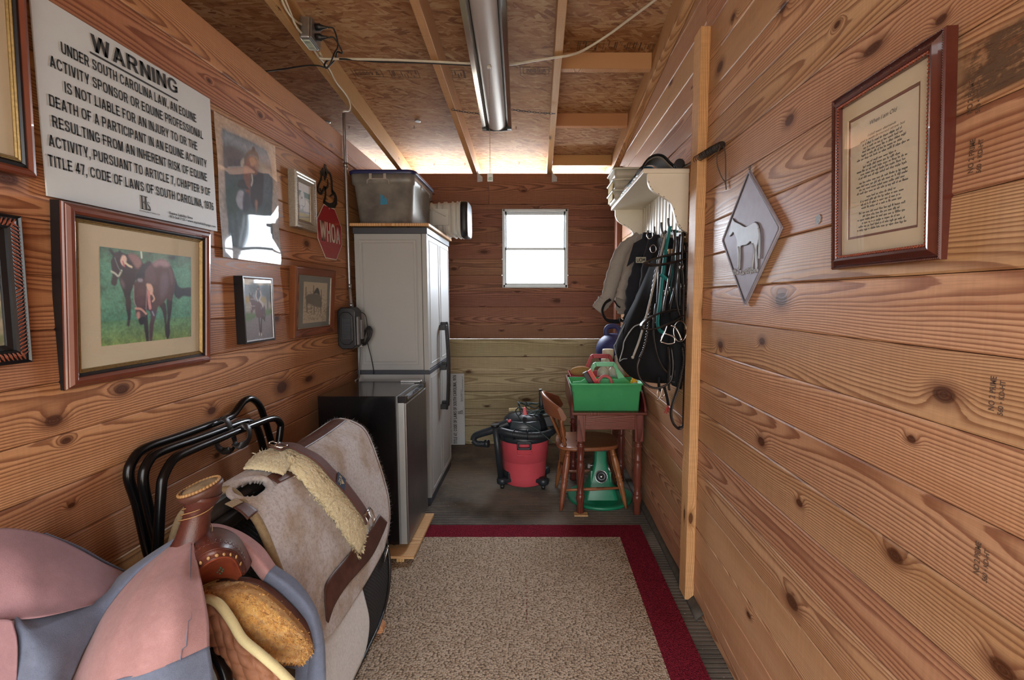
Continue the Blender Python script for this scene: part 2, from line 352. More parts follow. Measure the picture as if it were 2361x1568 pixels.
    def build(s, name, mats, parent=None, bevel=0.0, solid=0.0, subsurf=0, weld=False, shade=None, seg=2):
        me = bpy.data.meshes.new(name)
        base = V3(*parent['_base']) if parent is not None and '_base' in parent else V3(0, 0, 0)
        vs = np.asarray(s.v, float) - base
        me.from_pydata([tuple(p) for p in vs], [], s.f)
        uvl = me.uv_layers.new(name='UVMap'); uvl.data.foreach_set('uv', np.asarray(s.uv, 'f').ravel())
        at = me.attributes.new('rnd', 'FLOAT_VECTOR', 'FACE'); at.data.foreach_set('vector', np.asarray(s.r, 'f').ravel())
        if s.vc is not None:
            ca = me.color_attributes.new('paint', 'FLOAT_COLOR', 'POINT'); ca.data.foreach_set('color', np.asarray(s.vc, 'f').ravel())
        me.polygons.foreach_set('use_smooth', s.sm); me.polygons.foreach_set('material_index', s.mi)
        for m in (mats if isinstance(mats, (list, tuple)) else [mats]): me.materials.append(m)
        me.update()
        o = bpy.data.objects.new(name, me); COL.objects.link(o)
        if parent is not None: o.parent = parent; o['_base'] = tuple(base)
        if weld:
            w = o.modifiers.new('weld', 'WELD'); w.merge_threshold = .0004
        if solid: md = o.modifiers.new('thickness', 'SOLIDIFY'); md.thickness = solid; md.offset = -1
        if subsurf: md = o.modifiers.new('smooth', 'SUBSURF'); md.levels = subsurf; md.render_levels = subsurf
        if bevel:
            md = o.modifiers.new('bevel', 'BEVEL'); md.width = bevel; md.segments = seg; md.limit_method = 'ANGLE'; md.angle_limit = math.radians(40)
            md.harden_normals = False
        return o
def thing(name, label, cat, loc, group=None):
    o = bpy.data.objects.new(name, None); COL.objects.link(o); o.location = loc; o.empty_display_size = .05
    o['_base'] = tuple(loc); tag(o, label, cat, group); return o
def tag(o, label=None, cat=None, group=None, kind=None):
    if label: o['label'] = label
    if cat: o['category'] = cat
    if group: o['group'] = group
    if kind: o['kind'] = kind
    return o
def struct(o, label=None): o['kind'] = 'structure'; return tag(o, label)
def copy_tree(o, loc, label, group=None, rotz=None):
    c = o.copy(); COL.objects.link(c); c.location = loc; c['label'] = label
    if rotz is not None: c.rotation_euler = (0, 0, rotz)
    if group: c['group'] = group
    for ch in o.children:
        d = ch.copy(); COL.objects.link(d); d.parent = c
        for g in ch.children:
            e = g.copy(); COL.objects.link(e); e.parent = d
    return c
def spline(pts, n=8, closed=False):
    """Catmull-Rom through points of any dimension."""
    P = [np.asarray(p, float) for p in pts]; m = len(P); out = []
    for i in range(m if closed else m - 1):
        a = P[(i - 1) % m] if closed or i > 0 else 2 * P[0] - P[1]; b = P[i]; c = P[(i + 1) % m]
        d = P[(i + 2) % m] if closed or i + 2 < m else 2 * P[-1] - P[-2]
        for k in range(n):
            t = k / n
            out.append(.5 * ((2 * b) + (c - a) * t + (2 * a - 5 * b + 4 * c - d) * t * t + (-a + 3 * b - 3 * c + d) * t ** 3))
    if not closed: out.append(P[-1])
    return np.array(out)
def patch(C, nu=6, nv=6):
    """Smooth grid through a coarse grid of control points C[i][j]."""
    C = np.asarray(C, float)
    A = np.array([spline(C[:, j], nu) for j in range(C.shape[1])]).transpose(1, 0, 2)
    return np.array([spline(A[i], nv) for i in range(A.shape[0])])
# a point in the room seen along a given direction from where the photographer stood, at depth y / on the plane x / at height z
_F = V3(0, math.cos(PITCH), -math.sin(PITCH)); _U = V3(0, math.sin(PITCH), math.cos(PITCH)); _O = V3(0, 0, CAM_H)
def _ray(u, v): return _F + V3(1, 0, 0) * (u - CX) / FPX - _U * (v - CY) / FPX
def at_y(u, v, y): d = _ray(u, v); return _O + d * (y / d[1])
def at_x(u, v, x): d = _ray(u, v); return _O + d * (x / d[0])
def at_z(u, v, z): d = _ray(u, v); return _O + d * ((z - CAM_H) / d[2])
def to_px(p):
    q = np.asarray(p) - _O; z = q @ _F; return CX + FPX * q[0] / z, CY - FPX * (q @ _U) / z
# ================================================================== materials of the setting
M = {}
def seen_knots(x, lst): out = []; [out.append((float(at_x(u, v, x)[1]), float(at_x(u, v, x)[2]), r * float(at_x(u, v, x)[1]) / FPX)) for u, v, r in lst]; return out
KN_R = seen_knots(XR, [(2176, 910, 21), (1826, 1388, 17), (2063, 1282, 17), (1755, 1018, 11), (1820, 277, 12), (1660, 154, 11), (1801, 690, 17), (2312, 1545, 24), (1757, 787, 9), (1661, 795, 9), (1843, 1160, 9), (2170, 45, 10), (2101, 1013, 9), (1930, 57, 7), (1805, 18, 10), (1726, 1418, 7), (1690, 40, 7)])
KN_L = seen_knots(XL, [(14, 410, 17), (281, 898, 12), (650, 893, 14), (488, 947, 9), (124, 970, 14), (153, 1016, 8), (482, 186, 4), (600, 266, 5), (638, 735, 6), (707, 562, 7), (500, 1050, 6), (165, 1165, 6)])
M['pine_left'] = wood('pine_left', '#bf8d65', '#ac7952', '#784930', ring=170, knots=.10, tint=.22, rough=.5, spots=KN_L)
M['pine_right'] = wood('pine_right', '#c49b79', '#b48763', '#84553d', ring=165, knots=.10, tint=.16, rough=.44, spots=KN_R)
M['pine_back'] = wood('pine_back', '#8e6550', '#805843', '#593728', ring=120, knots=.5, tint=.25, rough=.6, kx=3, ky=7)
M['pine_treated'] = wood('pine_treated', '#bcb08f', '#ac9f7d', '#857656', ring=95, knots=.35, tint=.12, rough=.65)
M['lumber'] = wood('lumber', lin((.80, .63, .46)), lin((.745, .56, .385)), lin((.60, .41, .25)), ring=190, knots=.25, tint=.15, rough=.6)
M['post'] = wood('post', '#d6b17e', '#cba169', '#b38552', ring=260, knots=.1, tint=.1, rough=.55)
M['plywood'] = wood('plywood', '#dcb684', '#cfa572', '#b58855', ring=90, knots=.1, rough=.6)
def osb():
    t = NT('strand_board'); p = t.obj(); x, y, z = t.sep(p)
    w = t.noise(p, 3.0, 2, .5, out=1)
    def flakes(ang, sx, sy, seed):
        c, s_ = math.cos(ang), math.sin(ang)
        a = t.math('ADD', t.math('MULTIPLY', x, c), t.math('MULTIPLY', y, s_)); b = t.math('SUBTRACT', t.math('MULTIPLY', y, c), t.math('MULTIPLY', x, s_))
        vec = t.comb(t.math('MULTIPLY', a, sx), t.math('MULTIPLY', b, sy), seed)
        vec = t.n('ShaderNodeVectorMath', {0: vec, 1: t.n('ShaderNodeVectorMath', {0: w, 3: .9}, operation='SCALE').outputs[0]}, operation='ADD').outputs[0]
        vo = t.vor(vec, 1.0, 1.0)
        cc_ = t.sep(vo.outputs['Color']); return cc_[0], cc_[1]
    def pick(f): return f
    l1, g1 = flakes(.10, 9, 40, 1.0); l2, g2 = flakes(-.55, 10, 46, 5.0); l3, g3 = flakes(.75, 11, 52, 9.0); l4, g4 = flakes(-.05, 16, 90, 13.0)
    fine = t.noise(t.comb(t.math('MULTIPLY', x, 40), t.math('MULTIPLY', y, 260), 0.0), 1, 2, .7)
    m12 = t.math('GREATER_THAN', g1, .42); m3 = t.math('GREATER_THAN', g3, .55); m4 = t.math('GREATER_THAN', g4, .66)
    k = t.n('ShaderNodeMix', {0: m12, 2: l2, 3: l1}, data_type='FLOAT').outputs[0]; k = t.n('ShaderNodeMix', {0: m3, 2: k, 3: l3}, data_type='FLOAT').outputs[0]; k = t.n('ShaderNodeMix', {0: m4, 2: k, 3: t.math('MULTIPLY_ADD', l4, .6, .4)}, data_type='FLOAT').outputs[0]
    k = t.math('MULTIPLY_ADD', t.math('SUBTRACT', k, .5), .62, .5); k = t.math('ADD', k, t.math('MULTIPLY_ADD', fine, .40, -.20))
    big = t.noise(p, 1.3, 3, .6)
    k = t.math('ADD', k, t.math('MULTIPLY_ADD', big, .30, -.15))
    c = t.ramp(k, [(.08, '#674128'), (.30, '#875a36'), (.50, '#996b46'), (.70, '#a9825c'), (.95, '#bda481')])
    t.bump(k, .15, .002)
    return t.fin(c, .75)
M['osb'] = osb()
def rubber():
    t = NT('ribbed_rubber'); p = t.obj()
    n = t.noise(p, 5, 3, .6); s = t.noise(p, 160, 2, .5); n2 = t.noise(p, 1.1, 2, .5)
    c = t.mix(t.step(n, .35, .7), '#514a43', '#6f665c'); c = t.mix(t.step(n2, .42, .62), c, '#7c7266')
    c = t.mix(t.step(s, .70, .76), c, '#b9ae9f')
    return t.fin(c, .75)
M['rubber'] = rubber()
M['galv'] = plain('galvanised_steel', '#a9abac', .35, .85, .12, 60)
M['black_ink'] = plain('black_ink', '#26231f', .7)
M['stamp_ink'] = plain('stamp_ink', '#5f4636', .8, var=.5, scale=300)
M['white_paint'] = plain('white_paint', '#d8d2c4', .45, var=.03)
M['window_alu'] = plain('window_aluminium', '#b6bfc4', .4, .3)
def glass(name='glass', tint='#ffffff', rough=0.0):
    t = NT(name); t.t.nodes.remove(t.b); out = t.t.nodes['Material Output']
    tr = t.n('ShaderNodeBsdfTransparent', {0: lin(tint)}); gl = t.n('ShaderNodeBsdfGlossy', {'Roughness': rough})
    fr = t.n('ShaderNodeFresnel', {0: 1.5}); ge = t.n('ShaderNodeNewGeometry'); fr = t.math('MULTIPLY', fr.outputs[0], t.math('SUBTRACT', 1.0, ge.outputs['Backfacing']))
    mx = t.n('ShaderNodeMixShader', {0: fr, 1: tr.outputs[0], 2: gl.outputs[0]})
    t.t.links.new(mx.outputs[0], out.inputs[0]); return t.m
M['glass'] = glass()

# ================================================================== the shell
rnd3 = lambda: (random.random(), random.random(), random.random())
def boards(seams, x0, x1, F, thick=.019, gap=.0015, groove=.004, vgroove=.003, skip=None, cut=None):
    """Tongue-and-groove boards; F: x along the board, y across, z out of the face."""
    mb = MB()
    for a, b in zip(seams[:-1], seams[1:]):
        r = rnd3(); pieces = [(x0, x1)]
        if cut and cut[2] < b and cut[3] > a: pieces = None
        lo, hi = a + gap / 2, b - gap / 2
        def piece(p0, p1, y0, y1, bev=True):
            g = vgroove if bev else 0; gw = groove if bev else 0
            pr = [(y0, -thick), (y0, -g), (y0 + gw, 0), (y1 - gw, 0), (y1, -g), (y1, -thick)]
            n = len(pr); vs = [F(p0, y, z) for y, z in pr] + [F(p1, y, z) for y, z in pr]; c = (lo + hi) / 2
            fs = [(i, n + i, n + i + 1, i + 1) for i in range(n - 1)] + [(n - 1, 2 * n - 1, n, 0)]
            uvs = [[(p0, pr[i][0] - c), (p1, pr[i][0] - c), (p1, pr[i + 1][0] - c), (p0, pr[i + 1][0] - c)] for i in range(n - 1)] + [[(p0, 0), (p1, 0), (p1, .1), (p0, .1)]]
            fs += [tuple(range(n)), tuple(range(2 * n - 1, n - 1, -1))]; uvs += [[(0, 0)] * n] * 2
            mb.add(vs, fs, uvs, False, r)
        if pieces: piece(x0, x1, lo, hi)
        else:
            piece(x0, cut[0], lo, hi); piece(cut[1], x1, lo, hi)
            if a < cut[2]: piece(cut[0], cut[1], lo, cut[2], False)
            if b > cut[3]: piece(cut[0], cut[1], cut[3], hi, False)
    return mb
# floor: rubber matting with ribs running across the aisle
mb = MB(); yy = YF - .05; pitch = .0235; prof = []
while yy < YB:
    prof += [(yy, 0.0), (yy + pitch * .62, 0.0), (yy + pitch * .66, -.007), (yy + pitch * .96, -.007)]; yy += pitch
G = np.array([[(x, y, z) for x in (XL - .3, XR + .12)] for y, z in prof])
mb.grid(G[:, ::-1] if False else G, smooth=False)
o = mb.build('floor', M['rubber']); struct(o)
mb = MB().box((-4.2, -6.5, -.12), (3.5, 8.0, -.03)); struct(mb.build('trim_1', plain('packed_earth', '#9a8a72', .9, scale=4, var=.15)))
# left partition
Fl = Frame((XL, 0, 0), (0, 1, 0), (0, 0, 1))
PITCHB = .1325
s0 = CAM_H + .056
seams = [s0 + k * PITCHB for k in range(-11, 9)]; seams = [z for z in seams if .02 < z < ZL - .1]; seams = [0.0] + seams + [ZL]
seams.pop(-2) if seams[-1] - seams[-3] < .22 else None
o = boards(seams, YF, YB, Fl).build('wall_left', M['pine_left']); struct(o)
mb = MB().box((XL - .09, YF, 0), (XL - .0195, YB, ZL)); 
# right wall: two runs of boards meeting behind the post
Fr = Frame((XR, 0, 0), (0, -1, 0), (0, 0, 1))
s0 = CAM_H + .043
seams = [s0 + k * PITCHB for k in range(-11, 13)]; seams = [z for z in seams if .02 < z < 3.15]; seams = [0.0] + seams
a = boards(seams, -2.10, -YF, Fr)
b = boards([0.0] + [z + .045 for z in seams[1:]], -YB, -2.101, Fr)
for mbx in (b,):
    off = len(a.v); a.v += mbx.v; a.f += [[i + off for i in f] for f in mbx.f]; a.uv += mbx.uv; a.sm += mbx.sm; a.r += mbx.r; a.mi += mbx.mi
o = a.build('wall_right', M['pine_right']); struct(o)
# back wall
Fb = Frame((0, YB + .02, 0), (1, 0, 0), (0, 0, 1))
zs_low = [0.0, .014, .178, .342, .504, .668, .832, .998]
win = (-.300, .292, 1.468, 2.172)
mbl = MB()
for a0, b0, g in ((.002, .176, .003), (.179, .340, .002), (.342, .502, .002), (.506, .666, .002), (.668, .828, .002), (.832, .993, .002)):
    q = boards([a0, b0], XL, XR, Fb, gap=.0005); off = len(mbl.v); mbl.v += q.v; mbl.f += [[i + off for i in f] for f in q.f]; mbl.uv += q.uv; mbl.sm += q.sm; mbl.r += q.r; mbl.mi += [0] * len(q.mi)
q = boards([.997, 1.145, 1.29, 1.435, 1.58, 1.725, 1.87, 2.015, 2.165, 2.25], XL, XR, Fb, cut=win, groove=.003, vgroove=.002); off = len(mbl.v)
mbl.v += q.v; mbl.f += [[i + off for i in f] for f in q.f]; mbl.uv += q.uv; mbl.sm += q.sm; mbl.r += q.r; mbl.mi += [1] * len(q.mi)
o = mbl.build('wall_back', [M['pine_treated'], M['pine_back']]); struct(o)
mb = MB()  # unseen backing behind the boards, added to hold back daylight at the seams
for a0, b0 in ((.02, .3415), (.3425, .5033), (.5042, .668), (.669, .8300), (.8309, .9944), (.9954, 1.47), (2.17, 2.3)): mb.box((XL - .02, YB + .021 - .02, a0), (XR + .03, YB + .021 + .012, b0)) if False else mb.box((XL - .02, YB + .0395, a0), (XR + .06, YB + .05, b0))
mb.box((XL - .02, YB + .0395, 1.46), (-.31, YB + .05, 2.18)); mb.box((.30, YB + .0395, 1.46), (XR + .06, YB + .05, 2.18)); mb.box((XL - .02, YB + .0395, -.03), (XR + .06, YB + .05, .022))
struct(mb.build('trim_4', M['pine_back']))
# top plate beam of the back wall, two boards
mb = MB(); mb.box((XL - 1.6, YB, 2.212), (-.42, YB + .045, ZP)); mb.box((-.418, YB, 2.212), (XR + .05, YB + .045, ZP))
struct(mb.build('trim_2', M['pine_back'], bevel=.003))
# unseen outside walls of the next stall, added to keep light out of the loft
mb = MB().box((-3.3, YF, 0), (-3.25, YB, 2.9)); mb.box((-3.3, YB, 0), (XL, YB + .03, 2.2)); mb.box((-3.3, YF - .03, 0), (XL, YF, 2.9))
struct(mb.build('wall_light_block', M['pine_left']))
# front wall with the open doorway behind the photographer
mb = MB().box((XL, YF - .03, 2.2), (XR, YF, 3.0)); mb.box((XR, YF - .03, 0), (XR + .1, YF, 3.0))
struct(mb.build('wall_front', M['pine_left']))
mb = MB().box((XR + .02, YF, 0), (XR + .06, YB + .02, 2.9)); struct(mb.build('wall_right_backing', M['pine_left'])); bpy.data.objects['wall_right_backing'].name = 'trim_3'
# roof sheathing
y0, y1 = YF - .5, YB + .42
mb = MB(); xs = (-3.4, XR + .25); th = .012
mb.add([(xs[0], y0, z_osb(y0)), (xs[1], y0, z_osb(y0)), (xs[1], y1, z_osb(y1)), (xs[0], y1, z_osb(y1)),
        (xs[0], y0, z_osb(y0) + th), (xs[1], y0, z_osb(y0) + th), (xs[1], y1, z_osb(y1) + th), (xs[0], y1, z_osb(y1) + th)],
       [(0, 3, 2, 1)[::-1], (4, 5, 6, 7), (0, 1, 5, 4), (1, 2, 6, 5), (2, 3, 7, 6), (3, 0, 4, 7)])
ceil = mb.build('ceiling', M['osb']); struct(ceil)
# rafters (each a board of its own)
def slant_box(mb, x0, x1, ya, yb, h0, h1):
    vs = [(x, y, z_raf(y) + h) for y in (ya, yb) for h in (h0, h1) for x in (x0, x1)]
    L = yb - ya; w = x1 - x0; h = h1 - h0
    fs = [(0, 4, 5, 1), (2, 3, 7, 6), (0, 2, 6, 4), (1, 5, 7, 3), (0, 1, 3, 2), (4, 6, 7, 5)]
    uvs = [[(0, 0), (L, 0), (L, w), (0, w)], [(0, 0), (0, w), (L, w), (L, 0)], [(0, 0), (0, h), (L, h), (L, 0)], [(0, 0), (L, 0), (L, h), (0, h)], [(0, 0)] * 4, [(0, 0)] * 4]
    mb.add(vs, fs, uvs)
RAF = [(-1.212, -1.168), (-.565, -.522), (.100, .143), (.668, .713)]
for k, (xa, xb) in enumerate(RAF + [(-1.86, -1.82), (-2.5, -2.46)]):
    mb = MB(); slant_box(mb, xa, xb, YF - .4, YB + .36, 0, .14)
    struct(mb.build('trim_%d' % (10 + k), M['lumber'], bevel=.003))
# lookout blocks between the third rafter and the right wall
for k, (u, v) in enumerate(((1400, 158), (1400, 290), (1400, 381))):
    d = _ray(u, v); d = d / d[1]; y = (ZP + SLOPE * YB + .052 - CAM_H) / (d[2] + SLOPE); y = float(y)
    mb = MB(); slant_box(mb, .144, .667, y, y + .04, .052, .1415); 
    struct(mb.build('trim_%d' % (20 + k), M['lumber'], bevel=.003))
# the stud standing flat on the right wall, and the one in the far corner
F = Frame((XR, 2.045, 0), (0, 1, 0), (-1, 0, 0), (0, 0, 1))
mb = MB().box((XR - .040, 2.045, .012), (XR, 2.134, 2.475), axis=2)
struct(mb.build('trim_30', M['post'], bevel=.003))
mb = MB().box((XR - .040, 4.02, 0), (XR, 4.11, 2.45), axis=2); struct(mb.build('trim_31', M['pine_back'], bevel=.003))
# edge strip of the matting along the right wall
mb = MB(); P = []
for y in np.linspace(1.92, 4.3, 40):
    P.append([(XR - .002, y, .030 + .004 * math.sin(y * 7)), (XR - .026 + .006 * math.sin(y * 3), y, .012), (XR - .03 + .006 * math.sin(y * 3), y, .001)])
mb.grid(P); struct(mb.build('baseboard_right', plain('old_rubber_edge', '#4b463f', .8, var=.3), solid=.006))
# ------------------------------------------------------------------ window
w0, w1, z0, z1 = -.294, .286, 1.474, 2.166; yw = YB - .004
wf = MB()
wf.box((w0 - .008, yw + .022, z0 - .008), (w0 + .010, yw + .05, z1 + .008)); wf.box((w1 - .010, yw + .022, z0 - .008), (w1 + .008, yw + .05, z1 + .008)); wf.box((w0, yw + .022, z1 - .01), (w1, yw + .05, z1 + .008)); wf.box((w0, yw + .022, z0 - .008), (w1, yw + .05, z0 + .01))
wf.box((w0, yw, z0), (w0 + .018, yw + .05, z1)); wf.box((w1 - .018, yw, z0), (w1, yw + .05, z1)); wf.box((w0, yw, z1 - .018), (w1, yw + .05, z1)); wf.box((w0, yw, z0), (w1, yw + .05, z0 + .018))
win_o = wf.build('window_1', M['window_alu'], bevel=.002); struct(win_o)
def sash(a, b, c, d, y, t, tt, tb):
    m = MB(); m.box((a, y, c), (a + t, y + .02, d)); m.box((b - t, y, c), (b, y + .02, d)); m.box((a, y, c), (b, y + .02, c + tb)); m.box((a, y, d - tt), (b, y + .02, d)); return m
zm = 1.822
sash(w0 + .018, w1 - .018, zm - .01, z1 - .018, yw + .022, .015, .030, .018).build('upper_sash', M['window_alu'], win_o, bevel=.002)
sash(w0 + .018, w1 - .018, z0 + .018, zm + .004, yw + .004, .013, .022, .016).build('lower_sash', M['window_alu'], win_o, bevel=.002)
MB().box((w0 + .03, yw + .031, zm), (w1 - .03, yw + .034, z1 - .045)).build('upper_pane', M['glass'], win_o)
MB().box((w0 + .03, yw + .013, z0 + .03), (w1 - .03, yw + .016, zm - .015)).build('lower_pane', M['glass'], win_o)
# ================================================================== pictures and signs on the walls
class Canvas:
    """A small painted picture, later carried by a fine flat mesh; unit coordinates, y down. quad: corners of the picture where it was traced."""
    def __init__(s, w, h, col, quad=None):
        s.w, s.h = w, h; s.a = np.ones((h, w, 3)) * np.array(lin(col)[:3])
        s.Y, s.X = np.mgrid[0:h, 0:w]; s.X = (s.X + .5) / w; s.Y = (s.Y + .5) / h; s.H = None
        if quad:
            A = []; 
            for (u, v), (x, y) in zip(quad, ((0, 0), (1, 0), (1, 1), (0, 1))):
                A.append([u, v, 1, 0, 0, 0, -x * u, -x * v, -x]); A.append([0, 0, 0, u, v, 1, -y * u, -y * v, -y])
            s.H = np.linalg.svd(np.array(A))[2][-1].reshape(3, 3)
    def pt(s, p):
        if s.H is None: return p
        q = s.H @ V3(p[0], p[1], 1); return q[0] / q[2], q[1] / q[2]
    def blur(s, m, r):
        if r <= 0: return m
        k = np.exp(-.5 * (np.arange(-int(3 * r) - 1, int(3 * r) + 2) / r) ** 2); k /= k.sum(); n = len(k) // 2
        for ax in (0, 1):
            q = np.pad(m, [(n, n) if i == ax else (0, 0) for i in (0, 1)], mode='edge')
            m = np.apply_along_axis(lambda z: np.convolve(z, k, 'valid'), ax, q)
        return m
    def put(s, m, col, al=1.0): m = (m * al)[..., None]; s.a = s.a * (1 - m) + np.array(lin(col)[:3]) * m; return s
    def mask(s, pts, smooth=True):
        P = np.array([s.pt(p) for p in pts])
        if smooth: P = spline(P, 5, True)
        m = np.zeros((s.h, s.w))
        for dx, dy in ((-.25, -.25), (.25, -.25), (-.25, .25), (.25, .25)):
            X = s.X + dx / s.w; Y = s.Y + dy / s.h; ins = np.zeros((s.h, s.w), bool)
            for i in range(len(P)):
                x1, y1 = P[i - 1]; x2, y2 = P[i]
                if y1 == y2: continue
                c = ((y1 > Y) != (y2 > Y)) & (X < (x2 - x1) * (Y - y1) / (y2 - y1) + x1); ins ^= c
            m += ins * .25
        return m
    def poly(s, pts, col, blur=.6, smooth=True, al=1.0): return s.put(s.blur(s.mask(pts, smooth), blur), col, al)
    def line(s, pts, w, col, blur=.4, al=1.0):
        P = np.array([s.pt(p) for p in pts]); P = spline(P, 4) if len(P) > 2 else P; m = np.zeros((s.h, s.w)); asp = s.h / s.w
        for a, b in zip(P[:-1], P[1:]):
            d = b - a; d = d * (1, asp); L = d @ d + 1e-12
            t = np.clip(((s.X - a[0]) * d[0] + (s.Y - a[1]) * asp * d[1]) / L, 0, 1)
            q = np.hypot(s.X - a[0] - t * d[0], (s.Y - a[1]) * asp - t * d[1]); m = np.maximum(m, np.clip((w / 2 - q) * s.w + .5, 0, 1))
        return s.put(s.blur(m, blur), col, al)
    def ell(s, c, rx, ry, col, blur=.8, al=1.0):
        c = s.pt(c); return s.put(s.blur((((s.X - c[0]) / rx) ** 2 + ((s.Y - c[1]) / ry) ** 2 < 1) * 1.0, blur), col, al)
    def band(s, y0, y1, c0, c1):
        t = np.clip((s.Y - y0) / (y1 - y0), 0, 1); m = ((s.Y >= y0) & (s.Y <= y1))[..., None]
        s.a = np.where(m, np.array(lin(c0)[:3]) * (1 - t[..., None]) + np.array(lin(c1)[:3]) * t[..., None], s.a); return s
    def grain(s, amp, r=.7, seed=1, m=None):
        g = np.random.RandomState(seed).randn(s.h, s.w); g = s.blur(g, r) if r else g; g /= g.std() + 1e-9
        if m is not None: g = g * m
        s.a = np.clip(s.a * (1 + amp * g[..., None]), 0, 1); return s
    def build(s, name, F, w, h, parent, mat, z=0.0, wave=None):
        mb = MB(); xs = (np.arange(s.w) / (s.w - 1) - .5) * w; ys = (.5 - np.arange(s.h) / (s.h - 1)) * h
        X, Y = np.meshgrid(xs, ys); Zz = np.full_like(X, z) if wave is None else wave(X / w, Y / h) + z
        P = F.o + X[..., None] * F.ex + Y[..., None] * F.ey + Zz[..., None] * F.ez
        idx = np.arange(s.h * s.w).reshape(s.h, s.w)
        fs = np.stack([idx[:-1, :-1], idx[1:, :-1], idx[1:, 1:], idx[:-1, 1:]], -1).reshape(-1, 4)
        mb.add(P.reshape(-1, 3), fs.tolist(), None, wave is not None)
        mb.vc = np.concatenate([s.a.reshape(-1, 3), np.ones((s.h * s.w, 1))], 1)
        return mb.build(name, mat, parent)
def paint_mat(name, rough, spec=.5, coat=0.0):
    t = NT(name); return t.fin(t.attr('paint').outputs['Color'], rough, Specular_IOR_Level=spec, Coat_Weight=coat, Coat_Roughness=.03)
M['photo'] = paint_mat('printed_photo', .5); M['poster'] = paint_mat('laminated_print', .6, .3, .55)
M['sheet'] = plain('corrugated_plastic_white', '#c9d0d3', .5, var=.02)
M['mat_linen'] = plain('linen_mat_board', '#cfc5ab', .9, var=.05, scale=400)
M['mat_cream'] = plain('cream_mat_board', '#cfc1a6', .9, var=.03)
M['mat_grey'] = plain('grey_mat_board', '#7d8583', .9, var=.03)
M['mat_brown'] = plain('brown_mat_core', '#7a5448', .9)
M['paper'] = plain('ivory_paper', '#d3c9b4', .9, var=.03)
M['gold'] = plain('gold_leaf', '#8f7547', .45, .6, .3, 140)
M['gold_dark'] = plain('dark_gold_leaf', '#5c4626', .4, .6, .3, 120)
M['frame_brown'] = plain('brown_lacquer', '#6e3a2a', .28, var=.12, scale=14, Coat_Weight=.4)
M['frame_black'] = plain('black_lacquer', '#17171a', .3, var=.1)
M['frame_silver'] = plain('silver_leaf', '#a39d92', .38, .55, .2, 130)
M['frame_cherry'] = plain('cherry_lacquer', '#4a1f17', .25, var=.2, scale=25, Coat_Weight=.5)
M['frame_copper'] = plain('copper_wash', '#8a4a34', .4, .3, .35, 120)
M['frame_oak'] = wood('oak_frame', '#8c5634', '#774427', '#55301b', ring=260, knots=0, tint=.1, rough=.4)
M['chrome'] = plain('chrome', '#d8d8da', .15, 1.0, .03)
M['iron'] = plain('black_iron', '#141312', .5, .2, .1)
M['sign_red'] = plain('sign_red', '#a31722', .22, var=.05, scale=8)
M['sign_white'] = plain('sign_white', '#dcd4cc', .4, var=.04)
M['pewter'] = plain('pewter', '#9b98a6', .6, .15, .10, 25, .05, Specular_IOR_Level=.2)
M['pewter_light'] = plain('pale_pewter', '#a3a9b2', .55, .1, .10, 25, .05, Specular_IOR_Level=.3)
M['pewter_dark'] = plain('dark_pewter', '#4c4a4c', .45, .7)
def lf(y, z, tilt=0.0, d=.001): return Frame((XL + d, y, z), (0, 1, 0), (tilt, 0, 1))
def rf_(y, z, tilt=0.0, d=.001): return Frame((XR - d, y, z), (0, -1, 0), (-tilt, 0, 1))
def px_text(mb, txt, x, bl, br, tl, crop=None, mi=0, bold=0.0, thick=.0005, nrm=1, **kw):
    """Lettering on the plane x between where its baseline starts and ends."""
    if crop: 
        f = lambda p: (crop[0] + p[0] * crop[2], crop[1] + p[1] * crop[2]); bl, br, tl = f(bl), f(br), f(tl)
    A, B, T = at_x(*bl, x), at_x(*br, x), at_x(*tl, x); ex = norm(B - A); ey = V3(0, 0, 1); ey = norm(ey - ex * (ey @ ex))
    mb.sans(txt, Frame(A, ex, ey), float(np.linalg.norm(B - A)), float((T - A) @ ey), mi)
GLASS_CLEAR = M['glass']
def pane(F, w, h, parent, z): MB().box((-w / 2, -h / 2, z), (w / 2, h / 2, z + .0015), F).build('glazing', GLASS_CLEAR, parent)
def flat(F, w, h, z, t=.002): return MB().box((-w / 2, -h / 2, z), (w / 2, h / 2, z + t), F)

# ------------------------------------------------------------------ the warning sign
def els_logo(mb, F, k, mi=0):        # the E|s monogram: serif E, a tall bar and a small s
    b = lambda x0, y0, x1, y1: mb.box((x0 * k, y0 * k, 0), (x1 * k, y1 * k, .0005), F, mi=mi)
    b(.06, 0, .18, 1); b(-.03, .96, .62, 1); b(0, 0, .60, .035); b(.18, .50, .32, .54); b(.30, .40, .325, .64); b(.40, 0, .53, 1); b(.57, .93, .62, 1)
    s_ = spline([(.80, .50), (.78, .585), (.70, .61), (.61, .57), (.60, .48), (.68, .37), (.79, .25), (.81, .13), (.75, .05), (.66, .04), (.60, .10), (.57, .17)], 5)
    mb.stroke(s_ * k, np.interp(np.arange(len(s_)), [0, 18, 26, 32, len(s_)], [.03, .04, .10, .10, .03]) * k, F, .0005, mi)
    b(.55, 0, .88, .035); b(.84, 0, .88, .14)
t = thing('warning_sign', 'white corrugated plastic sign headed WARNING in black capitals', 'sign', (XL, 1.486, 1.62))
F = lf(1.486, 1.852, .0, .0122); mb = MB().box((-.309, -.236, -.004), (.309, .236, 0), F)
o = mb.build('panel', M['sheet'], t, bevel=.0008)
mb = MB(); c28 = (0, 0, 1 / 2.8); xs_ = XL + .0135
px_text(mb, 'WARNING', xs_, (594, 325), (1150, 612), (560, 200), c28, bold=.022)
A = at_x(580 / 2.8, 336 / 2.8, xs_); B = at_x(1148 / 2.8, 648 / 2.8, xs_); mb.box((0, A[1], A[2] - .0025), (.0005, B[1], A[2] + .0025), Frame((xs_, 0, 0), (1, 0, 0), (0, 1, 0)))
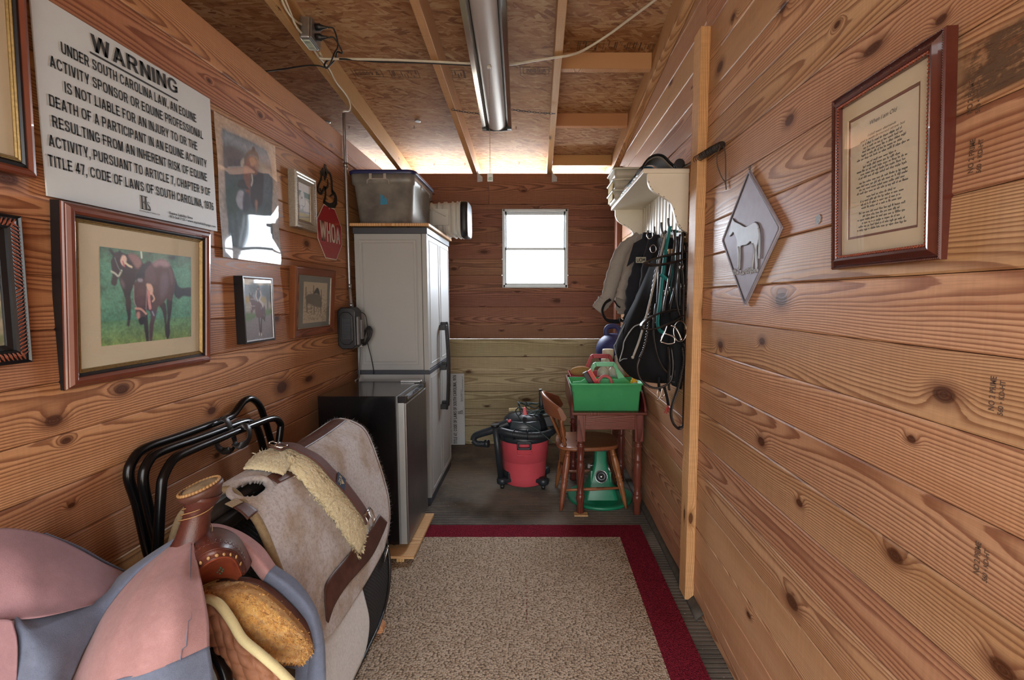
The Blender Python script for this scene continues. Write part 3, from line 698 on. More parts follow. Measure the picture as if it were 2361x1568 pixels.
mb.build('heading', M['black_ink'], t)
LINES = [('UNDER SOUTH CAROLINA LAW, AN EQUINE', (395, 345), (1268, 790)), ('ACTIVITY SPONSOR OR EQUINE PROFESSIONAL', (322, 430), (1312, 900)),
         ('IS NOT LIABLE FOR AN INJURY TO OR THE', (418, 600), (1275, 970)), ('DEATH OF A PARTICIPANT IN AN EQUINE ACTIVITY', (318, 685), (1335, 1082)),
         ('RESULTING FROM AN INHERENT RISK OF EQUINE', (338, 818), (1338, 1172)), ('ACTIVITY, PURSUANT TO ARTICLE 7, CHAPTER 9 OF', (315, 940), (1360, 1268)),
         ('TITLE 47, CODE OF LAWS OF SOUTH CAROLINA, 1976', (312, 1072), (1380, 1358))]
for s_, a, b in LINES:
    A = at_x(a[0] / 2.8, a[1] / 2.8, xs_); B = at_x(b[0] / 2.8, b[1] / 2.8, xs_); z = (A[2] + B[2]) / 2
    MB().sans(s_, Frame((xs_, A[1], z), (0, 1, 0), (0, 0, 1)), B[1] - A[1], .0275).build('text_line', M['black_ink'], t)
Fs = Frame((xs_, 0, 0), (0, 1, 0), (0, 0, 1))
mb = MB()
els_logo(mb, Fs.at(1.452, 1.636), .040)
mb.text('EQUINELIABILITYSIGNS.COM', Fs.at(1.445, 1.6285), w=.077, h=.0038)
mb.build('logo', M['black_ink'], t); mb = MB()
mb.text('Equine Liability Signs', Fs.at(1.5625, 1.640), w=.104, h=.0085, bold=.02)
mb.text('803-564-7125 \u2022 www.equineliabilitysigns.com', Fs.at(1.5625, 1.6285), w=.222, h=.0085, bold=.012)
mb.build('address_lines', M['black_ink'], t)
# the same sign again, standing on end at the back wall, half hidden by the cabinet
t = thing('warning_sign', 'white legal sign standing on its end on the floor against the back wall', 'sign', (-.72, 4.33, 0))
Fv = Frame((-.658, 4.345, .345), (0, 0, 1), (-1, 0, 0), (0, -1, 0)); Fv.ey = norm(V3(-1, 0, 0)); Fv.ez = norm(V3(0, -1, -.02))
mb = MB().box((-.335, 0, -.004), (.335, .26, 0), Fv); mb.build('panel', M['sheet'], t)
mb = MB(); mb.sans(LINES[-1][0], Fv.at(-.325, .073, .0002), .645, .030); ml = mb; mb = MB(); els_logo(mb, Fv.at(-.045, .018, .0002), .044)
mb.text('EQUINELIABILITYSIGNS.COM', Fv.at(-.055, .010, .0006), w=.083, h=.004); mb.build('logo', M['black_ink'], t); mb = MB()
mb.text('Equine Liability Signs', Fv.at(.075, .026, .0006), w=.11, h=.009, bold=.02); mb.text('803-564-7125 \u2022 www.equineliabilitysigns.com', Fv.at(.075, .013, .0006), w=.235, h=.009, bold=.012)
mb.build('address_lines', M['black_ink'], t); mb = ml
mb.build('text_line', M['black_ink'], t)
for k_, s_ in enumerate(LINES[-2:-4:-1]): MB().sans(s_[0], Fv.at(-.32, .125 + .052 * k_, .0002), .63, .030).build('text_line', M['black_ink'], t)

# ------------------------------------------------------------------ large framed photo of two horses
t = thing('framed_photo', 'large framed photograph of two dark horses on grass with linen mat', 'framed picture', (XL, 1.436, 1.146))
F = lf(1.445, 1.374, .06, .018); W_, H_ = .528, .466
MB().rframe(F, W_, H_, [(0, -.018), (0, .008), (.002, .012), (.005, .012), (.006, .014), (.012, .020), (.020, .021), (.026, .017), (.0275, .013), (.0275, .0)]).build('frame', M['frame_brown'], t, bevel=.0005)
MB().rframe(F, W_ + .003, H_ + .003, [(0, -.018), (-.0, .004), (.004, .004)]).build('back_edge', M['frame_black'], t)
MB().rframe(F, W_ - .054, H_ - .054, [(0, .0), (0, .012), (.003, .0125), (.009, .008), (.009, 0)]).build('inner_frame', M['frame_black'], t)
MB().rframe(F, W_ - .072, H_ - .072, [(0, 0), (0, .009), (.002, .010), (.0035, .008), (.0045, .0085), (.006, .006), (.0075, .0065), (.009, .004), (.0092, 0)]).build('gold_liner', M['gold'], t)
flat(F, W_ - .06, H_ - .06, -.004, .006).build('mat_board', M['mat_linen'], t)
q = [(97, 150), (1295, 293), (1318, 1328), (137, 1448)]
c = Canvas(170, 134, '#4f8a72', q).band(0, .16, '#3c5f4c', '#548a70').band(.16, .75, '#5a957f', '#4f8770').band(.75, 1, '#568664', '#6f8a4c')
c.grain(.10, 1.0, 3); c.grain(.10, 4, 4)
c.line([(640, 215), (650, 300)], .018, '#c8d8c8'); c.ell((1040, 300), .05, .03, '#26342c', 1.5)
dk, md, lt_ = '#2a2026', '#4f3638', '#8c6a68'
c.poly([(450, 840), (515, 830), (520, 960), (515, 1080), (500, 1180), (470, 1170), (478, 1060), (455, 960)], dk)      # rear horse
c.poly([(375, 245), (450, 255), (560, 258), (640, 330), (680, 420), (600, 520), (560, 640), (520, 740), (500, 860), (450, 840), (415, 740), (370, 620), (360, 540), (395, 460)], dk)
c.poly([(470, 262), (560, 258), (625, 315), (650, 375), (600, 440), (545, 380)], lt_, 1.5); c.poly([(380, 560), (430, 640), (420, 700), (385, 620)], '#6e5a62', 1.5)
c.poly([(300, 235), (345, 225), (385, 260), (400, 340), (400, 440), (375, 520), (340, 580), (330, 640), (300, 662), (262, 640), (258, 590), (272, 520), (262, 440), (250, 350), (272, 290)], '#33262c')
c.poly([(228, 190), (262, 200), (300, 250), (280, 275), (245, 240)], '#221b20'); c.poly([(340, 235), (360, 205), (385, 235), (370, 270)], '#221b20')
c.line([(258, 475), (310, 505), (350, 535), (390, 465)], .016, '#b9c3b8'); c.line([(300, 300), (345, 420), (385, 480)], .008, '#6f7a78')
c.poly([(400, 270), (440, 280), (455, 330), (430, 390), (400, 400), (372, 350), (375, 320)], '#d8bcae', .6); c.line([(430, 360), (480, 400), (520, 420)], .018, '#d9cdb0'); c.line([(405, 350), (425, 410)], .014, '#c06a78')
c.poly([(985, 840), (1055, 830), (1050, 980), (1030, 1150), (1035, 1290), (1000, 1358), (985, 1200), (1000, 1060)], dk)     # front horse
c.poly([(880, 900), (960, 880), (985, 1000), (990, 1140), (1000, 1250), (1005, 1355), (975, 1290), (960, 1130), (930, 990)], dk)
c.poly([(760, 960), (865, 900), (850, 1040), (820, 1180), (800, 1386), (770, 1380), (762, 1200), (780, 1060)], '#4a343c'); c.poly([(690, 1130), (730, 1020), (750, 1200), (760, 1385), (728, 1388), (705, 1260)], dk)
c.poly([(1085, 560), (1130, 660), (1180, 692), (1310, 690), (1312, 800), (1200, 800), (1140, 835), (1078, 760)], '#23262e', .8)
c.poly([(560, 540), (640, 420), (740, 345), (790, 375), (870, 330), (960, 332), (1040, 420), (1085, 550), (1090, 680), (1070, 800), (1040, 860), (985, 830), (955, 870), (880, 930), (840, 960), (760, 990), (700, 930), (700, 700), (640, 600)], md)
c.poly([(790, 378), (870, 330), (960, 335), (1020, 400), (960, 420), (880, 400), (830, 420)], '#9a7f88', 1.8); c.poly([(900, 560), (980, 500), (1010, 650), (960, 800), (900, 820)], '#6a5868', 2.5, al=.8)
c.poly([(720, 400), (790, 400), (840, 560), (820, 640), (730, 620), (690, 520)], '#5e4650', 2.0); c.poly([(1010, 430), (1060, 520), (1060, 640), (1040, 640)], '#7a5a62', 1.5, al=.6)
c.poly([(565, 545), (640, 420), (735, 345), (770, 370), (700, 470), (690, 560), (620, 620)], '#23242e', .8)
c.poly([(555, 640), (600, 580), (670, 575), (720, 640), (735, 760), (725, 900), (712, 1020), (705, 1120), (680, 1160), (640, 1160), (615, 1090), (585, 1040), (575, 940), (548, 800), (548, 700)], '#4b3236')
c.poly([(600, 720), (680, 700), (690, 860), (640, 940), (590, 900)], '#5d3c40', 2.0, al=.8); c.poly([(592, 1020), (630, 1000), (640, 1070), (610, 1095)], '#b98a82', .8)
c.poly([(622, 1090), (700, 1060), (708, 1120), (680, 1162), (640, 1160)], '#1b181c')
c.line([(580, 955), (650, 965), (718, 1025)], .018, '#c99a8c'); c.line([(548, 660), (560, 860), (590, 940)], .010, '#b0b0b0', al=.5); c.line([(722, 700), (716, 960)], .008, '#a0808a'); c.ell((632, 590), .028, .022, '#8a8696', .8)
c.poly([(715, 640), (770, 640), (800, 690), (800, 760), (770, 780), (735, 720)], '#d8b4a4', .7); c.line([(745, 740), (755, 860), (770, 950)], .030, '#c98f8c'); c.line([(795, 770), (822, 830), (800, 865)], .016, '#d0a890'); c.line([(800, 1000), (820, 1045)], .014, '#8f93a8')
c.grain(.05, .6, 9); c.a = np.clip(c.a * 1.3, 0, 1)
c.build('photo', Frame(F(.0115, 0, .0026), F.ex, F.ey), .338, .268, t, M['photo'])
pane(F, W_ - .07, H_ - .07, t, .0045)

# ------------------------------------------------------------------ cream picture at the top left, mostly out of sight
t = thing('framed_picture', 'cream picture in brown, black and gold frame, cut off at left of warning sign', 'framed picture', (XL, .87, 1.652))
F = lf(.868, 1.885, .03, .016); W_, H_ = .56, .47
MB().rframe(F, W_, H_, [(0, -.016), (0, .010), (.004, .015), (.011, .017), (.017, .012), (.018, .0)]).build('frame', M['frame_brown'], t)
MB().rframe(F, W_ - .035, H_ - .035, [(0, 0), (0, .010), (.007, .012), (.012, .006), (.012, 0)]).build('inner_frame', M['frame_black'], t)
MB().rframe(F, W_ - .058, H_ - .058, [(0, 0), (0, .009), (.003, .010), (.005, .007), (.007, .0075), (.009, .004), (.009, 0)]).build('gold_liner', M['gold'], t)
flat(F, W_ - .06, H_ - .06, -.002, .004).build('mat_board', M['mat_cream'], t)
pane(F, W_ - .07, H_ - .07, t, .003)

# ------------------------------------------------------------------ dark carved frame at the left edge
t = thing('framed_photo', 'dark carved leaf frame with a horse yard photo, cut off by left edge', 'framed picture', (XL, .90, 1.224))
F = lf(.885, 1.389, .015, .012); W_, H_ = .43, .332
MB().rframe(F, W_, H_, [(0, -.012), (0, .012), (.003, .014), (.006, .010), (.026, .013), (.030, .010), (.031, .004), (.041, .001), (.043, -.004)]).build('frame', M['frame_black'], t)
mb = MB()                             # acanthus leaves pressed along the rails
def leaves(mb, a, b, flip):
    L = math.dist(a, b); n = int(L / .0085); d = (V3(*b) - V3(*a)) / L; nn = V3(-d[1], d[0])
    for k in range(n):
        p = V3(*a) + d * ((k + .5) * L / n); s_ = 1 if (k < n / 2) ^ flip else -1; big = .0125 if k % 3 else .014
        q = [(p - d * s_ * .004 + nn * .009), (p - d * s_ * .001 + nn * .005), (p + d * s_ * .002 - nn * .001), (p + d * s_ * .006 - nn * .008)]
        pts = [F(x, y, .0125) for x, y in spline(q, 3)]
        mb.tube(pts, np.interp(np.linspace(0, 1, len(pts)), [0, .5, 1], [.0012, .0028, .0008]), 6)
i_ = .016
leaves(mb, (-W_ / 2 + i_, -H_ / 2 + i_), (W_ / 2 - i_, -H_ / 2 + i_), True); leaves(mb, (W_ / 2 - i_, -H_ / 2 + i_), (W_ / 2 - i_, H_ / 2 - i_), False)
leaves(mb, (W_ / 2 - i_, H_ / 2 - i_), (-W_ / 2 + i_, H_ / 2 - i_), True); leaves(mb, (-W_ / 2 + i_, H_ / 2 - i_), (-W_ / 2 + i_, -H_ / 2 + i_), False)
mb.build('carved_leaves', M['frame_copper'], t)
c = Canvas(120, 90, '#bdb8ac').band(0, .12, '#93a0a8', '#6f8078').band(.12, .42, '#2a2e30', '#3a3a3c').band(.42, 1, '#c9c2b0', '#b9b29c')
for k in range(9): c.line([(.5 + k * .055, .12), (.5 + k * .055, .42)], .008, '#54585a')
for k, (x, y) in enumerate(((.72, .66), (.9, .70), (.8, .84), (.95, .93), (.6, .9), (.3, .8), (.4, .95))): c.ell((x, y), .12, .035, '#5d7a4c', 3)
c.grain(.10, .8, 4).build('photo', Frame(F(0, 0, -.003), F.ex, F.ey), W_ - .084, H_ - .084, t, M['photo'])
pane(F, W_ - .084, H_ - .084, t, -.001)

# ------------------------------------------------------------------ the laminated poster
t = thing('poster', 'laminated poster of a cowboy standing with a saddled horse', 'poster', (XL, 2.023, 1.525))
F = lf(2.024, 1.790, .0, .008)
q = [(65, 30), (650, 385), (715, 1525), (125, 1450)]
c = Canvas(140, 180, '#b3a190', q).band(0, .4, '#b59d86', '#b3a08e').band(.4, 1, '#a99a90', '#9aa0a8')
im = [(145, 195), (200, 235), (270, 262), (340, 295), (430, 340), (500, 385), (560, 420), (600, 520), (615, 600), (625, 760), (620, 970), (630, 1200), (640, 1400), (400, 1400), (195, 1330), (185, 1000), (165, 760), (150, 480)]
c.poly(im, '#3e4e55', .8, False)
c.poly([(148, 210), (270, 270), (430, 345), (560, 420), (600, 560), (420, 480), (250, 380), (150, 360)], '#7d8794', 4); c.poly([(150, 390), (240, 375), (360, 470), (340, 640), (160, 590)], '#4c474e', 4)
c.poly([(440, 640), (540, 620), (620, 560), (615, 800), (540, 900), (440, 900)], '#4a5560', 4)
c.poly([(170, 780), (300, 700), (300, 1000), (190, 1050)], '#2e463f', 4)
c.poly([(450, 640), (530, 625), (535, 780), (520, 930), (440, 960), (410, 850), (420, 720)], '#2b2328', 1.2)
c.poly([(375, 480), (430, 460), (480, 500), (490, 560), (470, 640), (420, 640), (410, 760), (400, 860), (370, 840), (350, 700), (340, 620), (350, 540)], '#7a4c3a', 1.0)
c.poly([(400, 490), (440, 480), (460, 530), (420, 560)], '#a87856', 1.0); c.poly([(375, 430), (430, 405), (480, 440), (495, 520), (470, 480), (430, 455), (385, 470), (340, 560), (330, 540)], '#5c4a3e', .8); c.poly([(428, 380), (450, 385), (455, 420), (425, 420)], '#4a3528', .6)
c.poly([(345, 480), (315, 520), (325, 560), (350, 530)], '#a8a198', .8); c.line([(425, 640), (430, 700), (420, 740)], .02, '#b8b4b0')
c.poly([(300, 690), (350, 685), (370, 740), (400, 780), (340, 770), (285, 750)], '#2a2426', .6)
c.poly([(300, 790), (345, 800), (360, 860), (350, 950), (320, 970), (285, 930), (272, 860)], '#9b9fae', .9); c.poly([(345, 810), (400, 830), (400, 960), (340, 990)], '#31323e', 1.2)
c.poly([(455, 890), (480, 890), (478, 960), (465, 1000)], '#8a6a5a', 1.0)
for k in range(14): c.line([(200 + 30 * k, 1010 + 25 * (k % 3)), (220 + 30 * k, 1300)], .03, '#5f7686' if k % 2 else '#374b54', 2.5, .5)
c.grain(.08, 1.2, 5)
pw = lambda x, y: .0012 * np.sin(7 * x + 3 * y) * np.abs(y) + .004 * np.clip(x - .25, 0, 1) * np.clip(y - .25, 0, 1) * 8 * (x - .25) + .002 * np.sin(11 * y) * (np.abs(x) > .35) * (np.abs(x) - .35) * 6 + .004 * np.clip(-y - .46, 0, 1) * np.sin(16 * x)
c.build('poster_print', F, .414, .530, t, M['poster'], .003, pw)
t.children[0]['label'] = 'glossy curling laminate'

# ------------------------------------------------------------------ small black framed photo of a rider
t = thing('framed_photo', 'small black box frame with photo of rider on bay horse on a drive', 'framed picture', (XL, 2.0, 1.19))
F = lf(2.001, 1.323, .0, .036); W_, H_ = .218, .272
MB().rframe(F, W_, H_, [(0, -.036), (0, -.001), (.001, 0), (.006, 0), (.0075, -.004)]).build('frame', M['frame_black'], t)
MB().rframe(F, W_ - .015, H_ - .015, [(0, -.004), (.0, -.0005), (.004, -.001), (.0045, -.005)]).build('chrome_lip', M['chrome'], t)
q = [(170, 230), (535, 235), (565, 1005), (205, 1065)]
c = Canvas(110, 134, '#a09a94', q).band(0, .10, '#ece2cf', '#e8e0d0').band(.10, .36, '#8fa0b4', '#8b9aa4').band(.36, .58, '#a59f8c', '#9d9a8e').band(.58, 1, '#8a8588', '#7f7c84')
for x, y, r in ((500, 400, .20), (460, 380, .16), (540, 450, .16), (300, 360, .14), (340, 340, .12)): c.ell((x, y), r, r * .75, '#4d5f66', 3.5, .8)
c.ell((230, 505), .16, .05, '#b79c4c', 2.5); c.ell((440, 500), .10, .05, '#ad9850', 2.5); c.line([(490, 420), (495, 640)], .05, '#54504e', 1)
c.poly([(190, 690), (330, 690), (330, 740), (200, 800)], '#5f7d48', 2); c.poly([(440, 640), (545, 620), (548, 680), (460, 710)], '#62804a', 2)
c.line([(190, 610), (300, 605)], .02, '#c0bcb4', .8); c.line([(190, 650), (300, 650)], .02, '#b8b4ae', .8)
c.poly([(360, 700), (430, 690), (455, 780), (430, 760)], '#45292a'); c.line([(375, 720), (385, 860), (395, 970)], .045, '#452a2a'); c.line([(412, 720), (405, 860), (405, 960)], .045, '#3c2526'); c.line([(440, 600), (455, 700), (450, 780)], .035, '#3c2526')
c.ell((380, 960), .02, .03, '#d8d4d0'); c.ell((405, 965), .02, .03, '#d8d4d0')
c.poly([(330, 520), (400, 540), (450, 580), (458, 660), (420, 730), (350, 740), (325, 650)], '#5f3434', .8)
c.poly([(255, 440), (300, 470), (330, 530), (325, 620), (300, 650), (285, 695), (270, 680), (268, 620), (258, 540), (250, 490)], '#5a3132', .7); c.line([(258, 545), (280, 590), (325, 590)], .012, '#c9b6b0', .4); c.line([(262, 500), (320, 500)], .012, '#c9b6b0', .4); c.line([(265, 540), (278, 640)], .016, '#cfc4c0', .5)
c.line([(252, 425), (262, 470)], .03, '#3a2222'); c.line([(292, 425), (285, 470)], .03, '#3a2222')
c.poly([(345, 360), (385, 355), (400, 420), (395, 500), (350, 500), (340, 420)], '#3c4c60', .8); c.line([(345, 390), (340, 460), (360, 520)], .035, '#d6ccc8'); c.line([(395, 390), (405, 450), (380, 510)], .035, '#d6ccc8')
c.line([(385, 510), (430, 570), (415, 610)], .055, '#cfcac8', .8); c.line([(415, 600), (425, 640)], .04, '#2c2a34'); c.ell((366, 345), .035, .035, '#b89080', .7); c.poly([(345, 340), (365, 315), (388, 335), (385, 350), (350, 350)], '#40342e', .6)
c.grain(.06, .7, 8).build('photo', Frame(F(0, 0, -.0045), F.ex, F.ey), W_ - .022, H_ - .022, t, M['photo'])
pane(F, W_ - .022, H_ - .022, t, -.004)

# ------------------------------------------------------------------ silver framed photo
t = thing('framed_photo', 'small ornate silver frame with photo of a grey horse at a fence', 'framed picture', (XL, 2.457, 1.712))
F = lf(2.457, 1.852, .02, .028); W_, H_ = .222, .272
MB().rframe(F, W_, H_, [(0, -.028), (0, .004), (.003, .009), (.009, .010), (.028, .006), (.030, .008), (.034, .004), (.044, -.004), (.046, -.008)]).build('frame', M['frame_silver'], t)
mb = MB()
for k in range(2):
    for s_ in (-1, 1):
        L = (W_ if k == 0 else H_) - .03; n = int(L / .011)
        for j in range(n):
            a = -L / 2 + (j + .5) * L / n; p = (a, s_ * (H_ / 2 - .018)) if k == 0 else (s_ * (W_ / 2 - .018), a)
            mb.ball(F(p[0], p[1], .0085), .0048, 8, (1, 1, .5), Frame(F(p[0], p[1], .0085), F.ex, F.ey).rot(.7 * (-1) ** j))
mb.build('beading', M['frame_silver'], t)
c = Canvas(80, 110, '#c9c6c0').band(0, .22, '#dcdad4', '#d2d0ca').band(.22, .36, '#4f6a58', '#4a6454').band(.36, .76, '#a6a79c', '#a2a496').band(.76, 1, '#b9a860', '#c2b468')
c.poly([(.2, .35), (.38, .2), (.52, .26), (.6, .38), (.95, .5), (.95, .78), (.5, .75), (.45, .62), (.3, .72), (.15, .66), (.1, .55)], '#cfccc4', 1)
c.line([(.3, .3), (.18, .52), (.2, .64)], .03, '#8e8c88', .6); c.line([(.55, .32), (.62, .5), (.5, .62), (.3, .6)], .025, '#55524e', .6); c.ell((.36, .4), .05, .03, '#3a3734', .6); c.ell((.15, .66), .06, .05, '#7a7878', 1)
c.line([(.0, .8), (1, .74)], .05, '#8a8c90', 1); c.line([(.05, .95), (.9, .86)], .03, '#6c6e60', .8)
c.grain(.06, .8, 3).build('photo', Frame(F(0, 0, -.007), F.ex, F.ey), W_ - .09, H_ - .09, t, M['photo'])
pane(F, W_ - .09, H_ - .09, t, -.006)

# ------------------------------------------------------------------ brown frame with the drawing
t = thing('framed_drawing', 'oak frame with grey mat around a pencil drawing of a saddled horse', 'framed picture', (XL, 2.535, 1.172))
F = lf(2.535, 1.352, .07, .018); W_, H_ = .455, .352
MB().rframe(F, W_, H_, [(0, -.018), (0, .010), (.003, .014), (.006, .012), (.010, .013), (.036, .008), (.039, .010), (.042, .006), (.042, 0)]).build('frame', M['frame_oak'], t)
MB().rframe(F, W_ - .082, H_ - .082, [(0, 0), (0, .007), (.003, .006), (.0035, .001)]).build('chrome_lip', M['frame_silver'], t)
flat(F, W_ - .08, H_ - .08, -.003, .004).build('mat_board', M['mat_grey'], t)
q = [(955, 275), (1255, 290), (1250, 780), (950, 812)]
c = Canvas(130, 110, '#c9c0ab', q); rs = np.random.RandomState(2)
c.poly([(985, 480), (1010, 440), (1080, 430), (1160, 440), (1185, 520), (1180, 600), (1100, 590), (1010, 560), (1000, 640), (990, 560)], '#6e675c', 1.2)
for a in (((1000, 560), (1003, 660)), ((1090, 580), (1093, 670)), ((1175, 520), (1178, 670)), ((1178, 380), (1182, 500)), ((985, 350), (985, 480)), ((1080, 330), (1082, 430))): c.line(a, .03, '#5c564c', .6)
c.poly([(1075, 430), (1130, 350), (1160, 440), (1120, 425)], '#3c382f', .6)
for k in range(260):
    x = rs.uniform(960, 1245); y = rs.uniform(560, 770) if k % 3 else rs.uniform(400, 640); c.line([(x, y), (x + rs.uniform(6, 20), y + rs.uniform(-14, 6))], .010, '#6a6458', .3, .75)
c.build('drawing', Frame(F(.012, -.004, .0016), F.ex, F.ey), .272, .212, t, M['photo'])
pane(F, W_ - .086, H_ - .086, t, .003)

# ------------------------------------------------------------------ WHOA sign and the iron horse head
t = thing('whoa_sign', 'red octagonal metal sign reading WHOA', 'sign', (XL, 2.79, 1.595))
oc = [(2.722, 1.895), (2.868, 1.895), (2.958, 1.803), (2.958, 1.692), (2.868, 1.595), (2.722, 1.595), (2.632, 1.695), (2.632, 1.803)]
F = Frame((XL + .004, 0, 0), (0, 1, 0), (0, 0, 1)); MB().prism(oc, 0, .0015, F).build('border', M['sign_white'], t)
cc = V3(2.795, 1.745); MB().prism([tuple(cc + (V3(*p) - cc) * .962) for p in oc], .0012, .0020, F).build('red_face', M['sign_red'], t)
mb = MB(); cr = (660, 370, 200 / 1254); px_text(mb, 'WHOA', XL + .0065, (497, 1152), (778, 1214), (460, 853), cr, bold=.045)
mb.build('lettering', M['sign_white'], t)
mb = MB().lathe([(.004, 0), (.004, .002), (.002, .003)], Frame((XL + .006, 2.792, 1.882), (0, 1, 0), (0, 0, 1)), 10); mb.build('rivet', M['galv'], t)
def trace(crop, pts, x=None, y=None, n=5, closed=False, sm=True):
    """Points read off an enlarged view, carried onto the plane x (as Y,Z) or y (as X,Z)."""
    out = []
    for p in pts:
        u, v = crop[0] + p[0] * crop[2], crop[1] + p[1] * crop[2]
        q = at_x(u, v, x) if x is not None else at_y(u, v, y); out.append((q[1], q[2]) if x is not None else (q[0], q[2]))
    return spline(out, n, closed) if sm else np.array(out)
Fi = Frame((XL + .006, 0, 0), (0, 1, 0), (0, 0, 1)); mb = MB()
def ink(pts, w): P = trace(cr, pts, XL + .006); mb.stroke(P, np.interp(np.linspace(0, 1, len(P)), np.linspace(0, 1, len(w)), w), Fi, 0)
ink([(590, 140), (640, 200), (660, 300), (665, 420), (668, 470)], [.012, .014, .018, .020, .016])
ink([(660, 430), (710, 500), (720, 570), (700, 640), (630, 650), (560, 610), (545, 590)], [.014, .026, .034, .034, .026, .022, .016])
ink([(548, 600), (570, 540), (575, 470), (570, 400)], [.014, .012, .010, .008]); ink([(560, 410), (600, 380), (608, 330), (600, 270)], [.016, .012, .008, .006])
ink([(510, 150), (512, 260), (480, 340), (465, 400), (475, 460), (510, 480), (530, 440), (560, 400), (545, 375)], [.016, .012, .008, .012, .012, .014, .012, .020, .008])
ink([(495, 400), (500, 440)], [.010, .010]); ink([(640, 515), (690, 480)], [.006, .012])
for a, b in (((560, 50), (565, 130)), ((575, 60), (585, 130))): ink([a, ((a[0] + b[0]) / 2, (a[1] + b[1]) / 2), b], [.003, .010, .016])
ink([(520, 140), (540, 170), (575, 150), (570, 220), (560, 280)], [.034, .040, .030, .026, .014]); ink([(585, 190), (575, 240)], [.010, .006])
o = mb.build('horse_head_silhouette', M['iron'], None, solid=.004); tag(o, 'black iron horse head cutout above the WHOA sign', 'wall ornament')

# ------------------------------------------------------------------ poem in a carved frame (right wall)
t = thing('framed_poem', 'handwritten poem behind glass in carved cherry frame', 'framed picture', (XR, .978, 1.437))
F = rf_(.990, 1.630, .05, .016); W_, H_ = .306, .386
MB().rframe(F, W_, H_, [(0, -.016), (0, .004), (.003, .007), (.006, .004), (.012, .008), (.019, .013), (.024, .012), (.026, .009), (.030, .009), (.031, 0)]).build('frame', M['frame_cherry'], t)
mb = MB(); mo = MB()
for k in range(2):
    for s_ in (-1, 1):
        L = (W_ if k == 0 else H_) - .056; n = int(L / .0065)
        for j in range(n):
            a = -L / 2 + (j + .5) * L / n; p = (a, s_ * (H_ / 2 - .0275)) if k == 0 else (s_ * (W_ / 2 - .0275), a)
            mb.ball(None, .0036, 8, (1.1, .62, .8), Frame(F(p[0], p[1], .0095), F.ex, F.ey).rot((.75 if k == 0 else 2.3)))
        L += .052; n = int(L / .004)
        for j in range(n):
            a = -L / 2 + (j + .5) * L / n; p = (a, s_ * (H_ / 2 - .003)) if k == 0 else (s_ * (W_ / 2 - .003), a); mo.ball(None, .0016, 6, (1, 1, 1), Frame(F(p[0], p[1], .007), F.ex, F.ey))
mb.build('rope_bead', plain('rope_bead_brown', '#7d3a22', .3, var=.2), t); mo.build('edge_bead', M['frame_cherry'], t)
flat(F, W_ - .05, H_ - .05, -.006, .003).build('poem_sheet', M['paper'], t)
wm, hm = .200, .259; ox = -.004
def mat_ring(x0, y0, w, h, W2, H2, z, tt): 
    m = MB(); m.box((-W2 / 2, -H2 / 2, z), (x0 - w / 2, H2 / 2, z + tt), F); m.box((x0 + w / 2, -H2 / 2, z), (W2 / 2, H2 / 2, z + tt), F); m.box((x0 - w / 2, -H2 / 2, z), (x0 + w / 2, y0 - h / 2, z + tt), F); m.box((x0 - w / 2, y0 + h / 2, z), (x0 + w / 2, H2 / 2, z + tt), F); return m
mat_ring(ox, 0, wm - .010, hm - .010, W_ - .06, H_ - .06, -.003, .0015).build('inner_mat', M['mat_brown'], t)
mat_ring(ox, 0, wm, hm, W_ - .055, H_ - .055, -.0015, .002).build('mat_board', M['mat_cream'], t)
mb = MB(); rs = np.random.RandomState(5)
FP = F.at(ox, 0, -.0026); top = hm / 2
mb.text('When I am Old', FP.at(.004, top - .030), w=.075, h=.0085, shear=.35, align='C'); mb.build('poem_title', M['black_ink'], t); mb = MB()
y = top - .052
for st, rows in enumerate((7, 5, 4, 4, 6)):
    for r in range(rows):
        wl = rs.uniform(.10, .15) if not (r == 0 and st in (0, 1, 3)) else rs.uniform(.075, .095)
        if st == 0 and r == 0: mb.text('I shall wear diamonds', FP.at(0, y), w=wl, h=.0050, shear=.35, align='C')
        elif st == 0 and r == 1: mb.text('and a wide-brimmed straw hat', FP.at(0, y), w=.125, h=.0050, shear=.35, align='C')
        else:                          # unreadable pen lines
            x = -wl / 2
            while x < wl / 2 - .004:
                n = rs.randint(2, 8); P = []
                for k in range(n):
                    hgt = .0048 if rs.rand() < .22 else .0028; dp = -.0018 if rs.rand() < .12 else 0
                    P += [(x, dp), (x + .0010, hgt), (x + .0013, hgt * .5), (x + .0016, 0)]; x += .0021
                mb.stroke(spline(P, 2), .0006, FP.at(0, y), .0004); x += .0026
        y -= .0072
    y -= .0030
mb.build('handwriting', M['black_ink'], t)
pane(F, W_ - .06, H_ - .06, t, .001)

